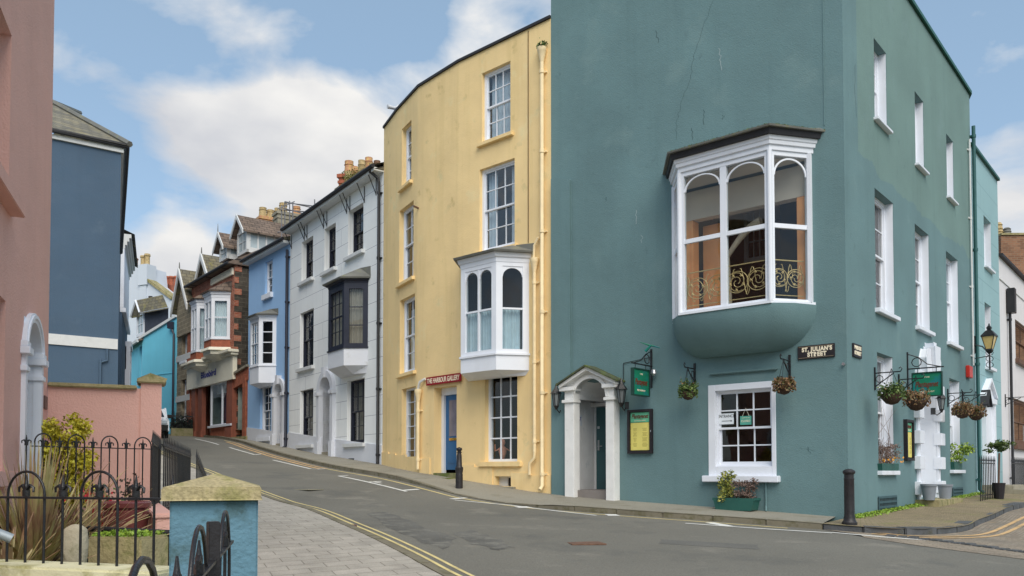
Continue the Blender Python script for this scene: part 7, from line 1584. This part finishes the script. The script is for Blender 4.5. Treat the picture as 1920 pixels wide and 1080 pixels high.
# pots
q=aty(236,995,8.3); rr=.215; t=thing('glazed_pot',Vector((q.x,q.y,GZ)),'large dark red glazed pot with ribbed sides in the pink house garden','plant pot'); H=aty(236,940,8.3).z-GZ
MB().lathe(Vector((q.x,q.y,GZ)),[(rr*.68,0),(rr*.8,H*.2),(rr*.95,H*.55),(rr*1.0,H*.8),(rr*.93,H*.84),(rr*1.08,H*.88),(rr*1.1,H*.97),(rr*1.0,H),(rr*.94,H*.97),(rr*.9,H*.8)],28).build('pot',M_potred,t,smooth=35); MB().lathe(Vector((q.x,q.y,GZ)),[(rr*.9,H*.8),(rr*.9,H*.83)],18).build('compost',M_soil,t)
q=aty(245,965,9.3); t=thing('glazed_pot',Vector((q.x,q.y,GZ)),'dark red glazed pot standing behind the larger ribbed one','plant pot'); MB().lathe(Vector((q.x,q.y,GZ)),[(.14,0),(.19,.25),(.22,.42),(.2,.44)],22).build('pot',M_potred,t,smooth=35)
phx=leafmat('dark_stems',[P(50,40,34),P(80,70,52)],10); mb=MB(); cc_=Vector((q.x,q.y,GZ+.42)); mb.leaves(240,lambda:cc_+Vector((random.gauss(0,.05),random.gauss(0,.05),abs(random.gauss(0,.13)))),.045); mb.build('foliage',phx,t)
q=aty(190,925,8.6); t=thing('flower_pot',Vector((q.x,q.y,GZ)),'small red flower pot with red flowers behind the bronze spiky plants','flower pot'); MB().lathe(Vector((q.x,q.y,GZ)),[(.08,0),(.11,.35),(.12,.4)],14).build('pot',mat('red_glaze',P(150,50,44),.3,.1,4,.05),t,smooth=40); cf=Vector((q.x,q.y,GZ+.45)); mb=MB(); mb.leaves(160,lambda:cf+Vector((random.gauss(0,.09),random.gauss(0,.08),random.gauss(0,.07))),.05); mb.build('foliage',L_green,t); mb=MB(); mb.leaves(60,lambda:cf+Vector((random.gauss(-.06,.1),random.gauss(-.05,.08),random.gauss(.06,.07))),.05); mb.build('blossom',L_red,t)
# handrail tube and grey pipe
a=aty(158,991,6.6); b=aty(318,999,6.6); t=thing('handrail',(a+b)/2,'thick black horizontal handrail tube low behind the nearest railing','handrail'); MB().tube([a,b],.024,10).build('tube',M_black,t,smooth=60)
MB().tube([a+Vector((.02,0,0)),Vector((a.x+.02,a.y,GZ))],.018,8).tube([b,Vector((b.x,b.y,GZ))],.018,8).build('leg',M_black,t,smooth=60,split=True)
a=aty(22,1010,4.6); b=aty(-60,978,4.5); t=thing('grey_tube',a,'end of a grey tube poking in at the left edge near the railing','tube'); MB().tube([a,b],.027,12).build('tube',M_tubegrey,t,smooth=60)
MB().tube([b,Vector((b.x,b.y,-1.2))],.02,8).build('leg',M_tubegrey,t)
# parked white car at the crest
cy=37.0; xr=aty(318,800,cy).x; gq=G(xr-.9,cy)-.1
t=thing('parked_car',(xr-.9,cy+2,gq),'white parked car mostly hidden behind the pink wall at the top of the street','car')
cpl=Pl((xr,cy),d=(-.47,.883))    # side profile plane, n points to the kerb on the far side
prof=[(0,.35),(.05,.75),(.9,.95),(1.55,1.42),(3.2,1.45),(4.0,1.0),(4.2,.9),(4.2,.35)]
MB().prism(cpl,[(u,gq+z) for u,z in prof],0.02,1.72).build('body',M_carwhite,t,bevel=.05)
cg=mat('dark_car_glass',(.02,.025,.03),.08,.1,3,0)
MB().q(cpl.pt(.95,gq+1.02,.14),cpl.pt(.95,gq+1.02,1.6),cpl.pt(1.5,gq+1.41,1.5),cpl.pt(1.5,gq+1.41,.24)).build('windscreen',cg,t)
MB().prism(cpl,[(1.15,gq+1.0),(1.65,gq+1.36),(3.1,gq+1.38),(3.6,gq+1.02)],.0,.015).build('side_window',cg,t)
fp_=Pl(cpl.pt(0,0,0).to_2d(),d=(cpl.n.x,cpl.n.y))
def cb(u0,u1,z0,z1,o0,o1,nm,m_): MB().box(cpl,u0,u1,gq+z0,gq+z1,o0,o1).build(nm,m_,t,bevel=.02)
cb(-.06,.06,.32,.6,.06,1.68,'bumper',M_rubber); cb(-.03,.08,.62,.72,.45,1.3,'grille',M_rubber); cb(-.02,.12,.64,.8,.1,.38,'headlight',M_steel); cb(-.02,.12,.64,.8,1.36,1.64,'headlight',M_steel); cb(1.2,1.34,.98,1.14,-.2,-.0,'mirror',M_rubber); cb(1.2,1.34,.98,1.14,1.74,1.94,'mirror',M_rubber)
for uu in (.75,3.4):
    for o_ in (.0,1.56):
        w=MB().tube([cpl.pt(uu,gq+.3,o_),cpl.pt(uu,gq+.3,o_+.18)],.3,18).build('wheel',M_rubber,t,smooth=40); MB().tube([cpl.pt(uu,gq+.3,o_-.006),cpl.pt(uu,gq+.3,o_+.186)],.18,14).build('rim',M_steel,w,smooth=40)
# gull on the yellow parapet
gq_=g3.pt(.55,HY+.08,-.05); t=tag(None or empty('gull',gq_),'grey and white gull standing on the curved yellow parapet','bird')
bm=MB(); ax=Vector((.8,.5,0)).normalized(); c0=gq_+Vector((0,0,.22)); bm.tube([c0-ax*.22,c0-ax*.12,c0,c0+ax*.1+Vector((0,0,.05)),c0+ax*.14+Vector((0,0,.12)),c0+ax*.2+Vector((0,0,.12))],.07,8,.02).tube([c0,gq_],.008,5); bm.build('body',mat('gull_feathers',P(190,192,196),.8,.1,8,0),t,smooth=60)
